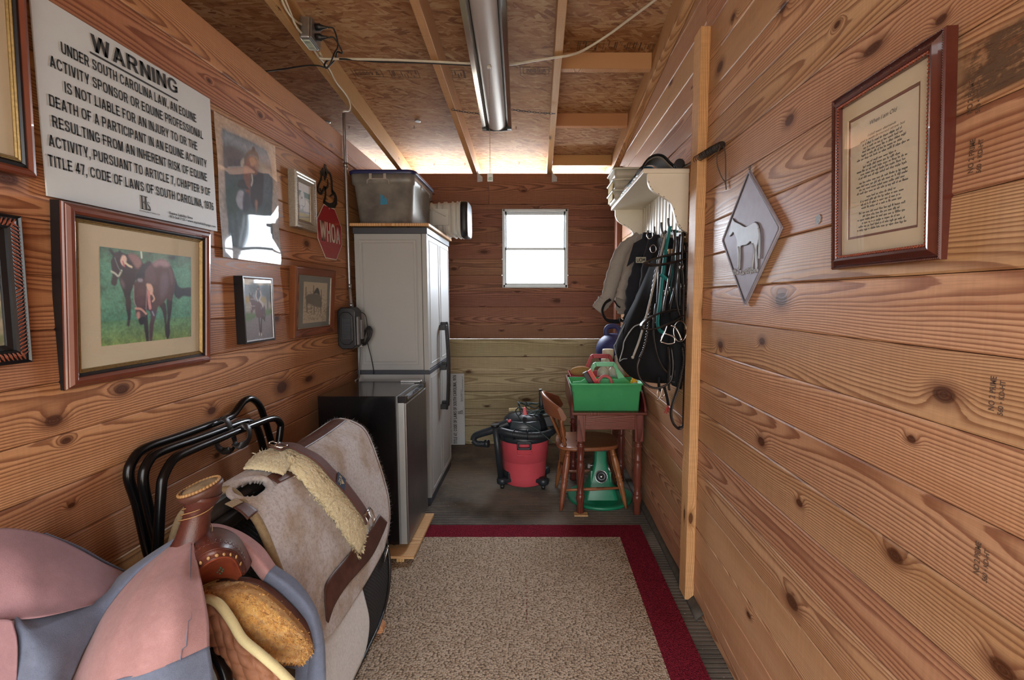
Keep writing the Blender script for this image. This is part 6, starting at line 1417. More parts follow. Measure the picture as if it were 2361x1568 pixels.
sb = [[(606, 1340, 1.185), (618, 1320, 1.18), (626, 1312, 1.20), (634, 1304, 1.22)], [(648, 1378, 1.195), (664, 1355, 1.185), (676, 1348, 1.20), (686, 1342, 1.22)], [(690, 1430, 1.205), (706, 1405, 1.19), (720, 1402, 1.20), (726, 1400, 1.215)],
      [(715, 1490, 1.205), (728, 1470, 1.19), (740, 1466, 1.20), (745, 1468, 1.21)], [(700, 1560, 1.20), (724, 1545, 1.185), (742, 1540, 1.19), (750, 1540, 1.20)], [(660, 1640, 1.19), (700, 1640, 1.18), (738, 1640, 1.185), (752, 1640, 1.19)]]
sheet('lower_strand', sb, M['cloth_blue'], t, .004, 8, 6)
drop = [[(600, 1535, 1.185), (640, 1535, 1.19), (690, 1520, 1.20), (722, 1500, 1.205)], [(600, 1580, 1.17), (640, 1580, 1.175), (690, 1575, 1.185), (735, 1570, 1.195)], [(600, 1660, 1.16), (640, 1660, 1.165), (690, 1660, 1.17), (740, 1660, 1.18)]]
sheet('inner_hang', drop, M['cloth_blue'], t, .004, 6, 6)
# ================================================================== far end: shop vacuum, table, chair, stand, totes, ball
M['vac_red'] = plain('vacuum_red', '#d4545f', .42, var=.05, scale=10); M['vac_black'] = plain('vacuum_black', '#272d33', .4, var=.1); M['vac_grey'] = plain('vacuum_smoke_cover', '#3d474d', .3, var=.1)
M['chair_wood'] = wood('maple_chair', '#9a6240', '#885236', '#653a25', ring=120, knots=0, tint=.1, rough=.35, spec=.5); M['table_wood'] = wood('cherry_table', '#763a31', '#652e26', '#4b201a', ring=120, knots=0, tint=.1, rough=.35, spec=.5)
M['stand_green'] = plain('green_paint', '#1c7a59', .35, var=.12, scale=9); M['tote_green'] = plain('green_plastic', '#4fb072', .42, var=.10, scale=9); M['tote_green_light'] = plain('pale_green_plastic', '#74c096', .42, var=.06); M['tote_red'] = plain('red_plastic', '#a3303b', .42, var=.06)
X0 = (1, 0, 0); Y0 = (0, 1, 0)
# ---- shop vacuum
vx, vy = -.080, 3.44; t = thing('shop_vacuum', 'red and black shop vacuum with its hose wrapped round the lid', 'vacuum cleaner', (vx, vy, 0))
Fv = Frame((vx, vy, 0), X0, Y0)
MB().lathe([(.146, .028), (.150, .032), (.152, .08), (.163, .20), (.164, .203), (.167, .205), (.179, .355), (.181, .368)], Fv, 40).build('drum', M['vac_red'], t)
m = MB(); m.lathe([(.184, .352), (.192, .356), (.194, .375), (.188, .395), (.165, .415), (.150, .42)], Fv, 40); m.build('lid_rim', M['vac_black'], t)
m = MB(); P = [(.168, .412), (.166, .45), (.150, .50), (.120, .528), (.07, .54), (0, .543)]
m.lathe(P, Frame((vx, vy, 0), X0, Y0), 36); m.build('motor_head', M['vac_black'], t)
m = MB(); a = np.linspace(-2.25, -.75, 20); m.grid(np.array([[Fv(r * math.cos(q), r * math.sin(q), z) for r, z in ((.171, .425), (.169, .455), (.155, .497), (.150, .503))] for q in a])); m.build('smoked_cover', M['vac_grey'], t, solid=.003)
MB().lathe([(.013, 0), (.013, .010), (.009, .013)], Frame(Fv(-.105, -.115, .498), norm(V3(1, 0, .2)), norm(V3(0, 1, .6))), 14).build('power_button', M['vac_red'], t)
m = MB(); m.tube([Fv(x, -.168 - .002 * 0, z) for x, z in ((-.045, .43), (-.045, .452), (-.035, .462), (.035, .462), (.045, .452), (.045, .43))], .003, 6); m.build('cover_latch', M['vac_black'], t)
# lid clasp
m = MB(); m.box((-.050, -.205, .318), (-.036, -.182, .372), Fv); m.box((.036, -.205, .318), (.050, -.182, .372), Fv); m.box((-.05, -.205, .318), (.05, -.182, .332), Fv); m.box((-.05, -.207, .36), (.05, -.182, .376), Fv); m.build('lid_clasp', M['vac_black'], t, bevel=.004)
m = MB(); m.tube([Fv(x, -.176 - .0 * x, z) for x, z in ((-.05, .30), (-.05, .27), (.05, .27), (.05, .30))], .004, 6); m.build('drum_ledge', M['vac_red'], t)
# casters
for k, (x, y) in enumerate(((-.160, -.105), (.135, -.118), (.150, .10), (-.15, .11))):
    Fk = Frame(Fv(x, y, 0), norm(V3(x, y, 0)), norm(V3(-y, x, 0)))
    m = MB(); m.lathe([(.034, .040), (.040, .048), (.040, .075), (.030, .088), (.016, .090)], Fk, 18); m.prism([(-.075, -.050), (0, -.036), (0, .036), (-.075, .050)], .052, .080, Fk); m.prism([(-.085, -.055), (-.03, -.035), (-.03, .035), (-.085, .055)], .06, .125, Fk)
    c = m.build('caster_arm', M['vac_black'], t, bevel=.006)
    m = MB(); m.lathe([(.0, -.013), (.014, -.013), (.019, -.008), (.019, .008), (.014, .013), (0, .013)], Frame(Fk(0, 0, .0205), (0, 0, 1), Y0), 16); m.build('wheel', M['black_plastic'], c)
    if k < 2: MB().tube([Fk(.0, 0, .0395), Fk(0, 0, .05)], .006, 8).build('wheel_stem', M['chrome'], c)
# wand standing on the left caster
m = MB(); w0_, w1_ = Fv(-.168, -.112, .090), Fv(-.205, -.135, .478); m.tube([w0_, w0_ * .5 + w1_ * .5, w1_], [.0235, .0235, .0245], 16); m.build('extension_wand', M['vac_black'], t)
m = MB(); m.tube([w1_ - V3(0, 0, .012), w1_ + V3(-.002, -.001, .006)], .0285, 16); m.build('wand_collar', M['black_plastic'], t)
# hose: ribbed round the front of the lid, smooth pipe at left
def ribbed(pts, r, per=.0065):
    P = spline(pts, 14); d = np.r_[0, np.cumsum(np.linalg.norm(np.diff(P, axis=0), axis=1))]; n = int(d[-1] / (per / 3)); s_ = np.linspace(0, d[-1], n); Q = np.stack([np.interp(s_, d, P[:, k]) for k in range(3)], 1)
    return Q, r + .0022 * np.sin(np.arange(n) * 2 * math.pi / 3 + .5)
hz = .425
Q, R_ = ribbed([Fv(.215 * math.cos(q), .215 * math.sin(q), hz + .010 * math.sin(q * 2)) for q in np.linspace(math.radians(-150), math.radians(20), 10)], .0265)
MB().tube(Q, R_, 12).build('hose', M['vac_black'], t)
ph = [Fv(-.11, -.10, .485), Fv(-.17, -.10, .462), Fv(-.235, -.10, .43), Fv(-.305, -.09, .405), Fv(-.355, -.08, .382), Fv(-.370, -.08, .352), Fv(-.345, -.085, .330), Fv(-.30, -.10, .332), Fv(-.262, -.11, .336)]
Q, R_ = ribbed(ph[5:], .021, .009); MB().tube(spline(ph[:6], 6), [.031 - .009 * i / 30 for i in range(31)], 14).build('curved_wand', M['vac_black'], t); MB().tube(Q, R_, 12).build('hose_end', M['vac_black'], t)
m = MB(); m.tube([Fv(-.282, -.105, .334), Fv(-.255, -.112, .336)], .027, 14); m.build('hose_cuff', M['vac_black'], t)
m = MB()
for q in (-108, -84): m.tube([Fv((.214 + .034 * math.cos(a)) * math.cos(math.radians(q)), (.214 + .034 * math.cos(a)) * math.sin(math.radians(q)), hz + .005 + .034 * math.sin(a)) for a in np.linspace(0, 6.28, 16, endpoint=False)], .003, 6, True)
m.build('hose_strap', M['black_plastic'], t)
# cord bundle and accessory nozzles on top
m = MB(); rs = np.random.RandomState(4)
for k in range(4):
    c_ = Fv(.06 + .02 * rs.randn(), -.03 + .02 * rs.randn(), .575 + .006 * k); P = []
    for q in np.linspace(0, 2 * math.pi, 14, endpoint=False): P.append(c_ + V3((.10 + .012 * rs.randn()) * math.cos(q), .05 * math.sin(q), .020 * math.sin(q) + .020 * math.cos(2 * q) + .012 * rs.randn()))
    m.tube(spline(P, 4, True), .0042, 6, True)
P = [Fv(-.04, -.10, .60), Fv(-.06, -.13, .57), Fv(.0, -.17, .505), Fv(.10, -.20, .455), Fv(.17, -.215, .40), Fv(.20, -.22, .37)]; m.tube(spline(P, 6), .0042, 6); m.build('power_cord', plain('dark_green_cord', '#1c3230', .5), t)
MB().box((-.016, -.012, 0), (.016, .012, .055), Frame(Fv(.005, -.11, .545), norm(V3(1, 0, .1)), Y0), taper=(.6, .8)).build('red_plug', M['vac_red'], t, bevel=.004)
m = MB(); m.tube([Fv(.125, .0, .53), Fv(.122, .0, .60), Fv(.115, -.01, .71)], [.022, .018, .012], 12); m.build('crevice_nozzle', M['vac_black'], t)
m = MB(); m.box((-.11, -.035, -.010), (.11, .035, .010), Frame(Fv(.11, .02, .545), norm(V3(1, 0, .38)), Y0)); m.box((-.05, -.06, -.07), (.07, .06, .01), Frame(Fv(.15, .02, .50), norm(V3(1, 0, .2)), Y0)); m.build('floor_nozzle', M['vac_black'], t, bevel=.008)
o = MB().box((-.012, -.020, 0), (.145, -.004, .020), Frame((vx - .105, vy + .02, .545), norm(V3(1, .1, .03)), Y0)).build('wooden_paint_stick', plain('pale_stick', '#b9a97e', .7, var=.2), t, bevel=.002)
# ---- green round stand under the table
sx, sy = .442, 3.19; t = thing('pedestal_stand', 'green metal pedestal with round base under the chair', 'stand', (sx, sy, 0)); Fg = Frame((sx, sy, 0), X0, Y0)
MB().lathe([(.215, .001), (.222, .006), (.222, .020), (.214, .024), (.18, .019), (.10, .020), (0, .020)], Fg, 48).build('base', M['stand_green'], t)
m = MB(); G = []
for z, w, d, c in ((.018, .118, .10, .03), (.05, .110, .085, .03), (.13, .080, .062, .025), (.22, .052, .050, .02), (.26, .042, .042, .018), (.34, .040, .040, .018)): G.append([Fg(x, y, z) for x, y in rrect(-w, w, -d, d, c, 4)])
m.grid(np.array(G)[:, ::-1], closed_v=True); m.add(G[-1], [tuple(range(len(G[0])))]); m.build('pedestal', M['stand_green'], t)
m = MB()
for x in (-.062, .062): m.prism([(0, .0), (.022, 0), (.006, .15), (-.004, .19)], -.006, .006, Frame(Fg(x, -.088, .02), norm(V3(0, 1, .0)), (0, .28, 1), (1, 0, 0)))
m.build('rib', M['stand_green'], t)
MB().box((-.045, -.045, .338), (.045, .045, .395), Fg).build('top_collar', M['resin_dark'], t, bevel=.004)
for (p, ex) in ((Fg(0, -.066, .172), (1, 0, 0)),):
    Fk = Frame(p, ex, (0, .42, 1), None)
    MB().lathe([(.040, -.01), (.041, .004), (.039, .008), (.034, .009), (.034, .006), (.012, .007), (.011, .011), (0, .012)], Fk, 28).build('dial_knob', plain('dark_dial', '#45494c', .3, .5), t); MB().tube([Fk(.040 * math.cos(a), .040 * math.sin(a), .006) for a in np.linspace(0, 6.283, 30, endpoint=False)], .002, 6, True).build('dial_rim', M['chrome'], t)
    MB().lathe([(.010, .009), (.010, .013), (.004, .015), (0, .015)], Fk, 14).build('dial_screw', M['chrome'], t)
m = MB(); Fk = Frame(Fg(.060, -.01, .205), (0, 1, 0), (-.4, 0, 1)); m.lathe([(.036, -.006), (.037, .004), (.033, .008), (0, .009)], Fk, 24); m.tube([Fg(-.04, -.02, .235), Fg(-.075, -.03, .235)], .006, 8); m.box((-.088, -.042, .222), (-.072, -.018, .248), Fg); m.build('side_knob', M['galv'], t)
# ---- desk-height table with turned legs and side gallery
tx0, tx1, ty0, ty1 = .224, .690, 2.895, 3.56; tz = .666
t = thing('side_table', 'dark cherry table with turned legs holding the grooming totes', 'table', ((tx0 + tx1) / 2, (ty0 + ty1) / 2, 0))
MB().box((tx0, ty0, tz - .018), (tx1, ty1, tz), axis=1).build('tabletop', M['table_wood'], t, bevel=.006)
m = MB(); m.box((tx0 + .06, ty0 + .022, .553), (tx1 - .07, ty0 + .038, tz - .018), axis=0); m.build('apron', M['table_wood'], t, bevel=.002)
m = MB(); m.box((tx0 + .06, ty1 - .038, .553), (tx1 - .07, ty1 - .022, tz - .018), axis=0); m.build('apron', M['table_wood'], t, bevel=.002)
for x in (tx0 + .042, tx1 - .058): MB().box((x, ty0 + .05, .553), (x + .016, ty1 - .05, tz - .018), axis=1).build('apron', M['table_wood'], t, bevel=.002)
TL = [(.020, 0), (.024, .004), (.021, .06), (.025, .085), (.029, .105), (.026, .12), (.022, .128), (.027, .134), (.022, .140), (.018, .150), (.022, .19), (.027, .30), (.025, .335), (.021, .352), (.027, .358), (.021, .364), (.024, .40), (.020, .435), (.028, .445), (.028, .452), (.020, .458), (.022, .475), (.030, .482)]
for x, y, z0 in ((tx0 + .060, ty0 + .040, .009), (tx1 - .045, ty0 + .040, .0005), (tx0 + .060, ty1 - .045, .0005), (tx1 - .045, ty1 - .045, .0005)):
    lg = MB().lathe([(r, z0 + z * (.478 - z0) / .482) for r, z in TL], Frame((x, y, 0), X0, Y0), 20).build('leg', M['table_wood'], t)
    MB().box((x - .026, y - .026, .478), (x + .026, y + .026, tz - .018), axis=2).build('leg_block', M['table_wood'], lg, bevel=.002)
for x in (tx0, tx1 - .012):           # curved gallery sides
    pr = [(ty0 + .02, tz), (ty0 + .05, tz + .05), (ty0 + .14, tz + .105), (ty0 + .28, tz + .125), (ty1, tz + .13), (ty1, tz)]
    MB().prism([(a, b) for a, b in spline(pr[:-1], 5)] + [(ty1, tz)], x, x + .012, Frame((0, 0, 0), (0, 1, 0), (0, 0, 1), (1, 0, 0))).build('gallery_side', M['table_wood'], t)
MB().box((tx0 + .012, ty1 - .012, tz), (tx1 - .012, ty1, tz + .13), axis=0).build('gallery_back', M['table_wood'], t)
o = MB().box((tx0 + .02, ty0 + .0, 0.0005), (tx0 + .106, ty0 + .05, .0085)).build('wood_shim', M['plywood'], bevel=.001); tag(o, 'small pale wood shim under the left front table leg', 'wood scrap')
# ---- captain's chair pushed under the table (faces the right wall)
t = thing('wooden_chair', 'small turned-leg wooden chair pushed under the cherry table', 'chair', (.36, 3.17, 0))
sz = .415; seat = spline([(.155, 3.03), (.25, 2.985), (.40, 2.99), (.52, 3.03), (.555, 3.12), (.555, 3.24), (.52, 3.33), (.40, 3.37), (.25, 3.36), (.160, 3.32), (.135, 3.18)], 5, True)
MB().prism([tuple(p) for p in seat], sz - .026, sz, WORLD, True).build('seat', M['chair_wood'], t, bevel=.009, seg=3)
CL = [(.010, 0), (.014, .05), (.019, .14), (.022, .165), (.017, .178), (.023, .188), (.017, .198), (.023, .206), (.018, .218), (.022, .25), (.024, .29), (.020, .33), (.016, .350), (.021, .356), (.016, .362), (.017, .400)]
for (bx, by), (ux, uy) in (((.163, 2.975), (.215, 3.055)), ((.592, 3.012), (.500, 3.06)), ((.150, 3.365), (.215, 3.30)), ((.585, 3.38), (.500, 3.30))):
    b, u = V3(bx, by, .003), V3(ux, uy, sz - .022); ax = norm(u - b); L = float(np.linalg.norm(u - b)); ex = norm(np.cross(Y0, ax))
    MB().lathe([(r, z * L / .400) for r, z in CL], Frame(b, ex, np.cross(ax, ex), ax), 18).build('leg', M['chair_wood'], t)
def spindle(a, b, r0, r1, name, parent, mat):
    a, b = V3(*a), V3(*b); MB().tube([a, a * .75 + b * .25, a * .5 + b * .5, a * .25 + b * .75, b], [r0, (r0 + r1) / 2, r1, (r0 + r1) / 2, r0], 10).build(name, mat, parent)
spindle((.186, 3.01, .125), (.562, 3.035, .13), .008, .011, 'stretcher', t, M['chair_wood']); spindle((.176, 3.34, .125), (.562, 3.35, .13), .008, .011, 'stretcher', t, M['chair_wood']); spindle((.185, 3.0, .20), (.18, 3.35, .20), .008, .011, 'stretcher', t, M['chair_wood'])
m = MB(); G = []                       # curved crest rail, leaning out over the left edge of the seat
for q in np.linspace(-1, 1, 17):
    y = 3.17 + .195 * q; xo = .030 + .105 * abs(q) ** 2.0; h = .615 - .020 * abs(q); hh = .128 - .050 * abs(q) ** 2
    G.append([(xo + .040 + .012, y, h), (xo + .052 + .010, y, h + .02), (xo + .030, y, h + hh), (xo + .016, y, h + hh + .006), (xo + .002, y, h + hh), (xo + .024, y, h + .02), (xo + .030, y, h)])
m.grid(np.array(G), closed_v=True); m.add(G[0], [tuple(range(7))]); m.add(G[-1], [tuple(range(7))[::-1]]); m.build('crest_rail', M['chair_wood'], t, bevel=.003)
for k, q in enumerate((-.9, -.32, .32, .9)):
    a = V3(.172 + .02 * abs(q), 3.17 + .150 * q, sz - .004); b = V3(.074 + .105 * abs(q) ** 2.0, 3.17 + .195 * q, .625)
    if k in (0, 3):
        ax = norm(b - a); ex = norm(np.cross(Y0, ax)); MB().lathe([(.010, 0), (.016, .012), (.010, .026), (.020, .044), (.010, .060), (.016, .075), (.019, .10), (.013, .16), (.010, float(np.linalg.norm(b - a)))], Frame(a, ex, np.cross(ax, ex), ax), 14).build('back_post', M['chair_wood'], t)
    else: spindle(a, b, .0075, .010, 'back_spindle', t, M['chair_wood'])
# ---- grooming totes
def grooming_tote(name, label, x0, x1, y0, y1, z, mat, hm, hs=1.0):
    t = thing(name, label, 'tote', ((x0 + x1) / 2, (y0 + y1) / 2, z)); q = (x0, x1, y0, y1); h = .178
    m = loft([(z + .001, .016, .014, .012, *q), (z + .125, .010, .008, .012, *q), (z + .127, .004, .003, .012, *q), (z + h - .012, .002, .002, .012, *q), (z + h - .011, -.006, -.005, .014, *q), (z + h, -.006, -.005, .014, *q)])
    o = m.build('bin', mat, t, solid=.0035)
    ym = (y0 + y1) / 2; xm = (x0 + x1) / 2; w = x1 - x0
    pr = [(-.46, .09), (-.46, .165), (-.34, .17), (-.26, .195), (-.20, .255), (-.17, .285), (-.14, .295), (.14, .295), (.17, .285), (.20, .255), (.30, .195), (.38, .165), (.46, .165), (.46, .09)]
    ho = [(-.20, .185), (-.145, .258), (-.12, .268), (.12, .268), (.145, .258), (.20, .185)]
    out = [(xm + a * w, z + b * hs) for a, b in pr]; F_ = Frame((0, ym, 0), (1, 0, 0), (0, 0, 1), (0, -1, 0)); top = [p for p in out]
    # divider with a cut-out handle: left leg, right leg, grip
    inn = [(xm + a * w, z + b * hs) for a, b in ho]
    poly = out[:1] + out[1:-1] + out[-1:] ; m = MB()
    m.prism([out[0], out[1], out[2], out[3], inn[0], inn[5], out[10], out[11], out[12], out[13]], -.004, .004, F_)
    m.build('divider', mat, t)
    m = MB(); m.prism([out[3], out[4], out[5], out[6], inn[2], inn[1], inn[0]], -.011, .011, F_); m.prism([out[6], out[7], inn[3], inn[2]], -.013, .013, F_); m.prism([out[7], out[8], out[9], out[10], inn[5], inn[4], inn[3]], -.011, .011, F_)
    m.build('handle', hm, t, bevel=.004); return t
grooming_tote('grooming_tote', 'green plastic grooming tote nearest on the cherry table', .222, .664, 2.925, 3.165, tz, M['tote_green'], M['tote_green_light'])
grooming_tote('grooming_tote', 'red plastic grooming tote behind the green one on the table', .242, .672, 3.215, 3.455, tz, M['tote_red'], M['tote_red'], 1.06)
zt = tz + .178
def leaning(name, a, b, r, label, cat, mat, parts=None, flat=None):
    o = MB().tube([a, V3(*a) * .5 + V3(*b) * .5, b], 1 if flat else r, 14, flat=flat, up=(0, -1, .3)).build(name, mat, bevel=.003 if flat else 0); tag(o, label, cat); return o
# things in the green tote
t = thing('hoof_trimmer', 'black and red clamp tool sticking out of the green tote', 'tool', (.345, 2.985, .80))
Fk = Frame((.375, 2.98, .80), norm(V3(-.50, 0, .86)), (.86, 0, .50), (0, -1, 0)); MB().box((-.02, -.020, -.010), (.125, .012, .010), Fk).build('bar', M['black_plastic'], t, bevel=.003)
MB().box((-.0, .012, -.012), (.122, .038, .012), Fk).build('red_body', plain('tool_red', '#b0222a', .3), t, bevel=.004); MB().box((.04, .034, -.006), (.125, .040, .013), Fk).build('orange_edge', plain('tool_orange', '#d9512a', .4), t)
m = MB(); m.ball(Fk(.012, .03, .016), .018, 14); m.ball(Fk(-.02, .045, .012), .014, 12); m.box((-.045, .03, -.004), (.0, .055, .016), Fk); m.build('knob', plain('tool_red_knob', '#cf2a2e', .25), t, bevel=.003)
o = MB().tube([V3(.44, 2.99, .832) + V3(.042 * math.cos(a), 0, .048 * math.sin(a)) for a in np.linspace(-.3, math.pi + .3, 20)], .0095, 10).build('sweat_scraper', plain('pale_red_rubber', '#b95a5e', .6)); tag(o, 'pale red curved handle arching out of the green tote', 'grooming tool')
o = MB().lathe([(.020, 0), (.022, .01), (.022, .075), (.014, .085), (.014, .10)], Frame((.622, 2.98, .775), X0, Y0), 14).build('yellow_bottle', plain('yellow_plastic', '#e0a51e', .4)); tag(o, 'yellow capped bottle at right end of the green tote', 'bottle')
o = MB().lathe([(.016, 0), (.017, .09), (.008, .10), (.006, .115)], Frame((.585, 2.972, .76), norm(V3(1, 0, -.5)), Y0), 12).build('clear_bottle', M['white_plastic']); tag(o, 'small clear bottle leaning beside the yellow bottle', 'bottle')
# things in the red tote
o = MB().ball((.315, 3.275, .865), .062, 20, (1.25, .55, .6)).build('sponge', plain('tan_sponge', '#9a7546', .9, var=.2, scale=90, bump=.5)); tag(o, 'tan oval sponge at left end of the red tote', 'sponge')
def bottle(x, y, z, r, h, label, col, prof): o = MB().lathe([(r * a, h * b) for a, b in prof], Frame((x, y, z), X0, Y0), 18).build('bottle', plain('bottle_plastic', col, .4)); tag(o, label, 'bottle', None)
BP = [(.9, 0), (1, .03), (1, .55), (.85, .66), (.36, .74), (.36, .80), (.42, .80), (.42, .98), (.38, 1)]
bottle(.468, 3.265, .74, .042, .215, 'white bottle with narrow neck in the red tote', '#c9c4b8', BP)
bottle(.515, 3.375, .74, .045, .27, 'tall cream bottle in the red tote beside the divider', '#c4bca6', [(.9, 0), (1, .03), (1, .62), (.8, .72), (.8, .75), (.9, .75), (.9, .98), (.85, 1)])
bottle(.540, 3.270, .74, .038, .16, 'short white round-topped bottle in front of tall cream bottle', '#d0ccc2', [(.9, 0), (1, .04), (1, .6), (.95, .85), (.6, .97), (0, 1)])
bottle(.612, 3.350, .74, .055, .225, 'wide white jar at the right end of the red tote', '#c6c0b2', [(.9, 0), (1, .03), (1, .72), (.96, .76), (1, .77), (1, .97), (.94, 1)])
t = thing('body_brush', 'wooden brush with pale bristles standing at right of red tote', 'brush', (.64, 3.255, .80)); Fk = Frame((.645, 3.25, .83), norm(V3(.5, 0, -.8)), (0, 1, 0)); MB().box((-.06, -.02, -.012), (.07, .02, .006), Fk).build('handle', M['lumber'], t, bevel=.005)
m = MB(); m.box((-.055, -.017, .006), (.0, .017, .022), Fk); m.build('bristles', M['white_plastic'], t)
m = MB()
for k in range(5): m.tube([V3(.50 + .045 * math.cos(a) * (1 - .1 * k), 3.09 + .006 * k, .845 + .022 * math.sin(a) * (1 - .12 * k)) for a in np.linspace(0, math.pi, 12)], .0015, 5)
o = m.build('wire_curry_comb', M['galv']); tag(o, 'coiled wire curry comb in the green tote behind the divider', 'grooming tool')
# ---- blue horse ball hung in the corner
t = thing('horse_ball', 'dark blue rubber ball with moulded handle hanging in the far corner', 'ball', (.592, 3.585, .85))
M['ball_blue'] = plain('navy_rubber', '#222c63', .55, var=.1, scale=6)
by_ = 3.585; MB().ball((.583, by_, .982), .126, 36).build('ball', M['ball_blue'], t)
MB().tube(spline([(.545, by_, 1.075), (.53, by_, 1.12), (.545, by_, 1.155), (.60, by_, 1.16), (.628, by_, 1.135), (.63, by_, 1.08)], 5), 1, flat=(.036, .024), up=(0, 1, 0)).build('handle', M['ball_blue'], t)
MB().tube([(.60, by_, 1.148), (.66, by_, 1.16), (.712, by_, 1.165)], .004, 8).build('hanging_nail', M['galv'], t)
# ================================================================== shelf with hooks and the tack hanging from it
M['shelf_white'] = plain('cream_white_paint', '#d5cdbc', .5, var=.03, scale=12); M['nylon_black'] = plain('black_nylon', '#17181b', .85, var=.15, scale=20, Specular_IOR_Level=.2); M['teal'] = plain('teal_webbing', '#12706f', .7, var=.1, scale=300, bump=.2)
M['strap'] = leather('bridle_leather', '#2e2623', '#1e1817', .35); M['grey_fabric'] = cloth_mat('grey_fleece_cloth', '#77716b', '#a39c95'); M['navy_fabric'] = cloth_mat('navy_cloth', '#15161c', '#292b33'); M['pale_pipe'] = plain('pale_piping', '#8d9294', .6)
shy0, shy1, shx = 2.262, 3.215, .497; shz = 1.968
t = thing('wall_shelf', 'cream wooden wall shelf with scrolled brackets and coat hooks', 'shelf', (.62, 2.75, 1.64))
MB().box((shx, shy0, shz - .022), (XR - .002, shy1, shz), axis=1).build('shelf_board', M['shelf_white'], t, bevel=.004)
cr = (1380, 360, 240 / 1447)
pr = [tuple(p) for p in trace(cr, [(680, 285), (684, 370), (720, 455), (795, 520), (900, 578), (985, 640), (1030, 735), (1068, 880), (1110, 970), (1180, 1040), (1285, 1080)], y=2.275, n=6)]; zt_ = shz - .022
pr = [(min(a, XR - .004), b) for a, b in pr]; pr[0] = (pr[0][0], zt_); poly = pr + [(XR - .003, pr[-1][1]), (XR - .003, zt_)]
for y in (2.278, 3.185):
    o = MB().prism(poly, -.010, .010, Frame((0, y, 0), (1, 0, 0), (0, 0, 1))).build('bracket', M['shelf_white'], t, bevel=.004)
    m = MB(); rs = np.random.RandomState(int(y * 100))
    for k in rs.choice(range(4, len(pr) - 8), 14): m.tube([(pr[k][0] + .004, y - .0104, pr[k][1] + .002), (pr[k + 1][0] + .004, y - .0104, pr[k + 1][1] + .002)], .0012, 5)
    m.build('worn_paint', M['frame_black'], o)
m = MB(); k = 0; y = 2.29
while y < 3.17: m.box((XR - .016, y, 1.66), (XR - .003, y + .052, zt_)); m.box((XR - .020, y + .054, 1.66), (XR - .003, y + .062, zt_)); y += .064
m.build('beadboard_back', M['shelf_white'], t, bevel=.002)
MB().box((XR - .022, 2.29, 1.655), (XR - .003, 3.174, 1.70), axis=1).build('hook_rail', M['shelf_white'], t, bevel=.002)
HK = []
for u, v in ((1541, 497), (1525, 505), (1509, 517), (1494, 527), (1485, 532), (1473, 540)):
    p = at_x(u, v, .645); y = max(float(p[1]), 2.315); HK.append(y)
    MB().tube(spline([(.695, y, 1.695), (.675, y, 1.692), (.655, y, 1.705), (.646, y, 1.735), (.645, y, 1.758)], 5), .0055, 8).build('coat_hook', M['pewter_dark'], t)
sx_ = lambda pts, y: [at_y(u, v, y if np.isscalar(y) else y[i]) for i, (u, v) in enumerate(pts)]
def clampw(P): P = np.array(P, float); P[:, 0] = np.minimum(P[:, 0], XR - .006); return P
def strap(m, pts, y, w=.018, h=.004, up=(1, .35, 0), n=5): m.tube(clampw(spline(sx_(pts, y), n)), 1, flat=(w, h), up=up); return m
def cord(m, pts, y, r=.004, n=5, bumps=0.0):
    P = clampw(spline(sx_(pts, y), n * (4 if bumps else 1))); R_ = r if not bumps else r + bumps * np.sin(np.arange(len(P)) * 1.6); m.tube(P, R_, 8); return m
# ---- on the shelf
for k in range(3):
    z0 = shz + .001 + k * .064; t = thing('plastic_box', ['lowest clear plastic box with yellow label on shelf far end', 'middle one of the three stacked clear plastic boxes', 'topmost clear plastic box stacked on the shelf far end'][k], 'storage box', (.56, 3.08, z0), 'stacked clear boxes')
    q = (.474, .655, 2.965, 3.205); loft([(z0, .010, .010, .02, *q), (z0 + .052, .004, .004, .02, *q)]).build('box', plain('milky_plastic', '#b9b4a4', .35, var=.05), t, solid=.002)
    loft([(z0 + .050, -.006, -.006, .022, *q), (z0 + .056, -.010, -.010, .024, *q), (z0 + .062, -.004, -.004, .022, *q)], True).build('lid', plain('milky_lid', '#c6c3b2', .35, var=.04), t)
    if k < 2: MB().box((.4715, 3.0, z0 + .006), (.4745, 3.17, z0 + .046)).build('label', plain('yellow_label', '#b79c3c', .6, var=.4, scale=60), t)
t = thing('folded_boot', 'black strap boot with grey mesh pad lying on shelf near end', 'horse boot', (.60, 2.45, shz + .001))
P = [[(x, y, shz + .004 + h) for y in (2.33, 2.40, 2.47)] for x, h in ((.50, .004), (.525, .045), (.56, .068), (.60, .066), (.635, .035), (.665, .010))]
m = MB(); m.grid(patch(P, 5, 4)); m.build('mesh_pad', plain('grey_mesh', '#6b6560', .8, var=.3, scale=200), t, solid=.006)
for y in (2.325, 2.475): MB().tube(spline([(a[0][0], y, a[0][2] + .003) for a in P], 5), 1, flat=(.022, .008), up=(.2, 0, 1)).build('strap', M['nylon_black'], t)
o = MB().ball((.678, 2.36, shz + .026), .024, 16, (1.1, 1, 1)).build('rubber_ball_end', M['black_plastic'], t)
m = MB(); rs = np.random.RandomState(6)
for k in range(7): m.box((-.03, -.04, 0), (.03, .04, .006), Frame((.535 + rs.uniform(-.01, .02), 2.62 + .035 * k, shz + .004 + .012 * k % 3), norm(V3(1, rs.uniform(-.3, .3), .25)), norm(V3(rs.uniform(-.3, .3), 1, .1))))
P = patch([[(.500 + .004 * math.sin(i * 3), 2.36 + .11 * i, shz + .002) , (.515, 2.36 + .11 * i, shz + .03 + .012 * math.sin(i * 2.1)), (.56, 2.36 + .11 * i, shz + .022 + .01 * math.cos(i * 1.7)), (.60, 2.36 + .11 * i, shz + .003)] for i in range(6)], 6, 5)
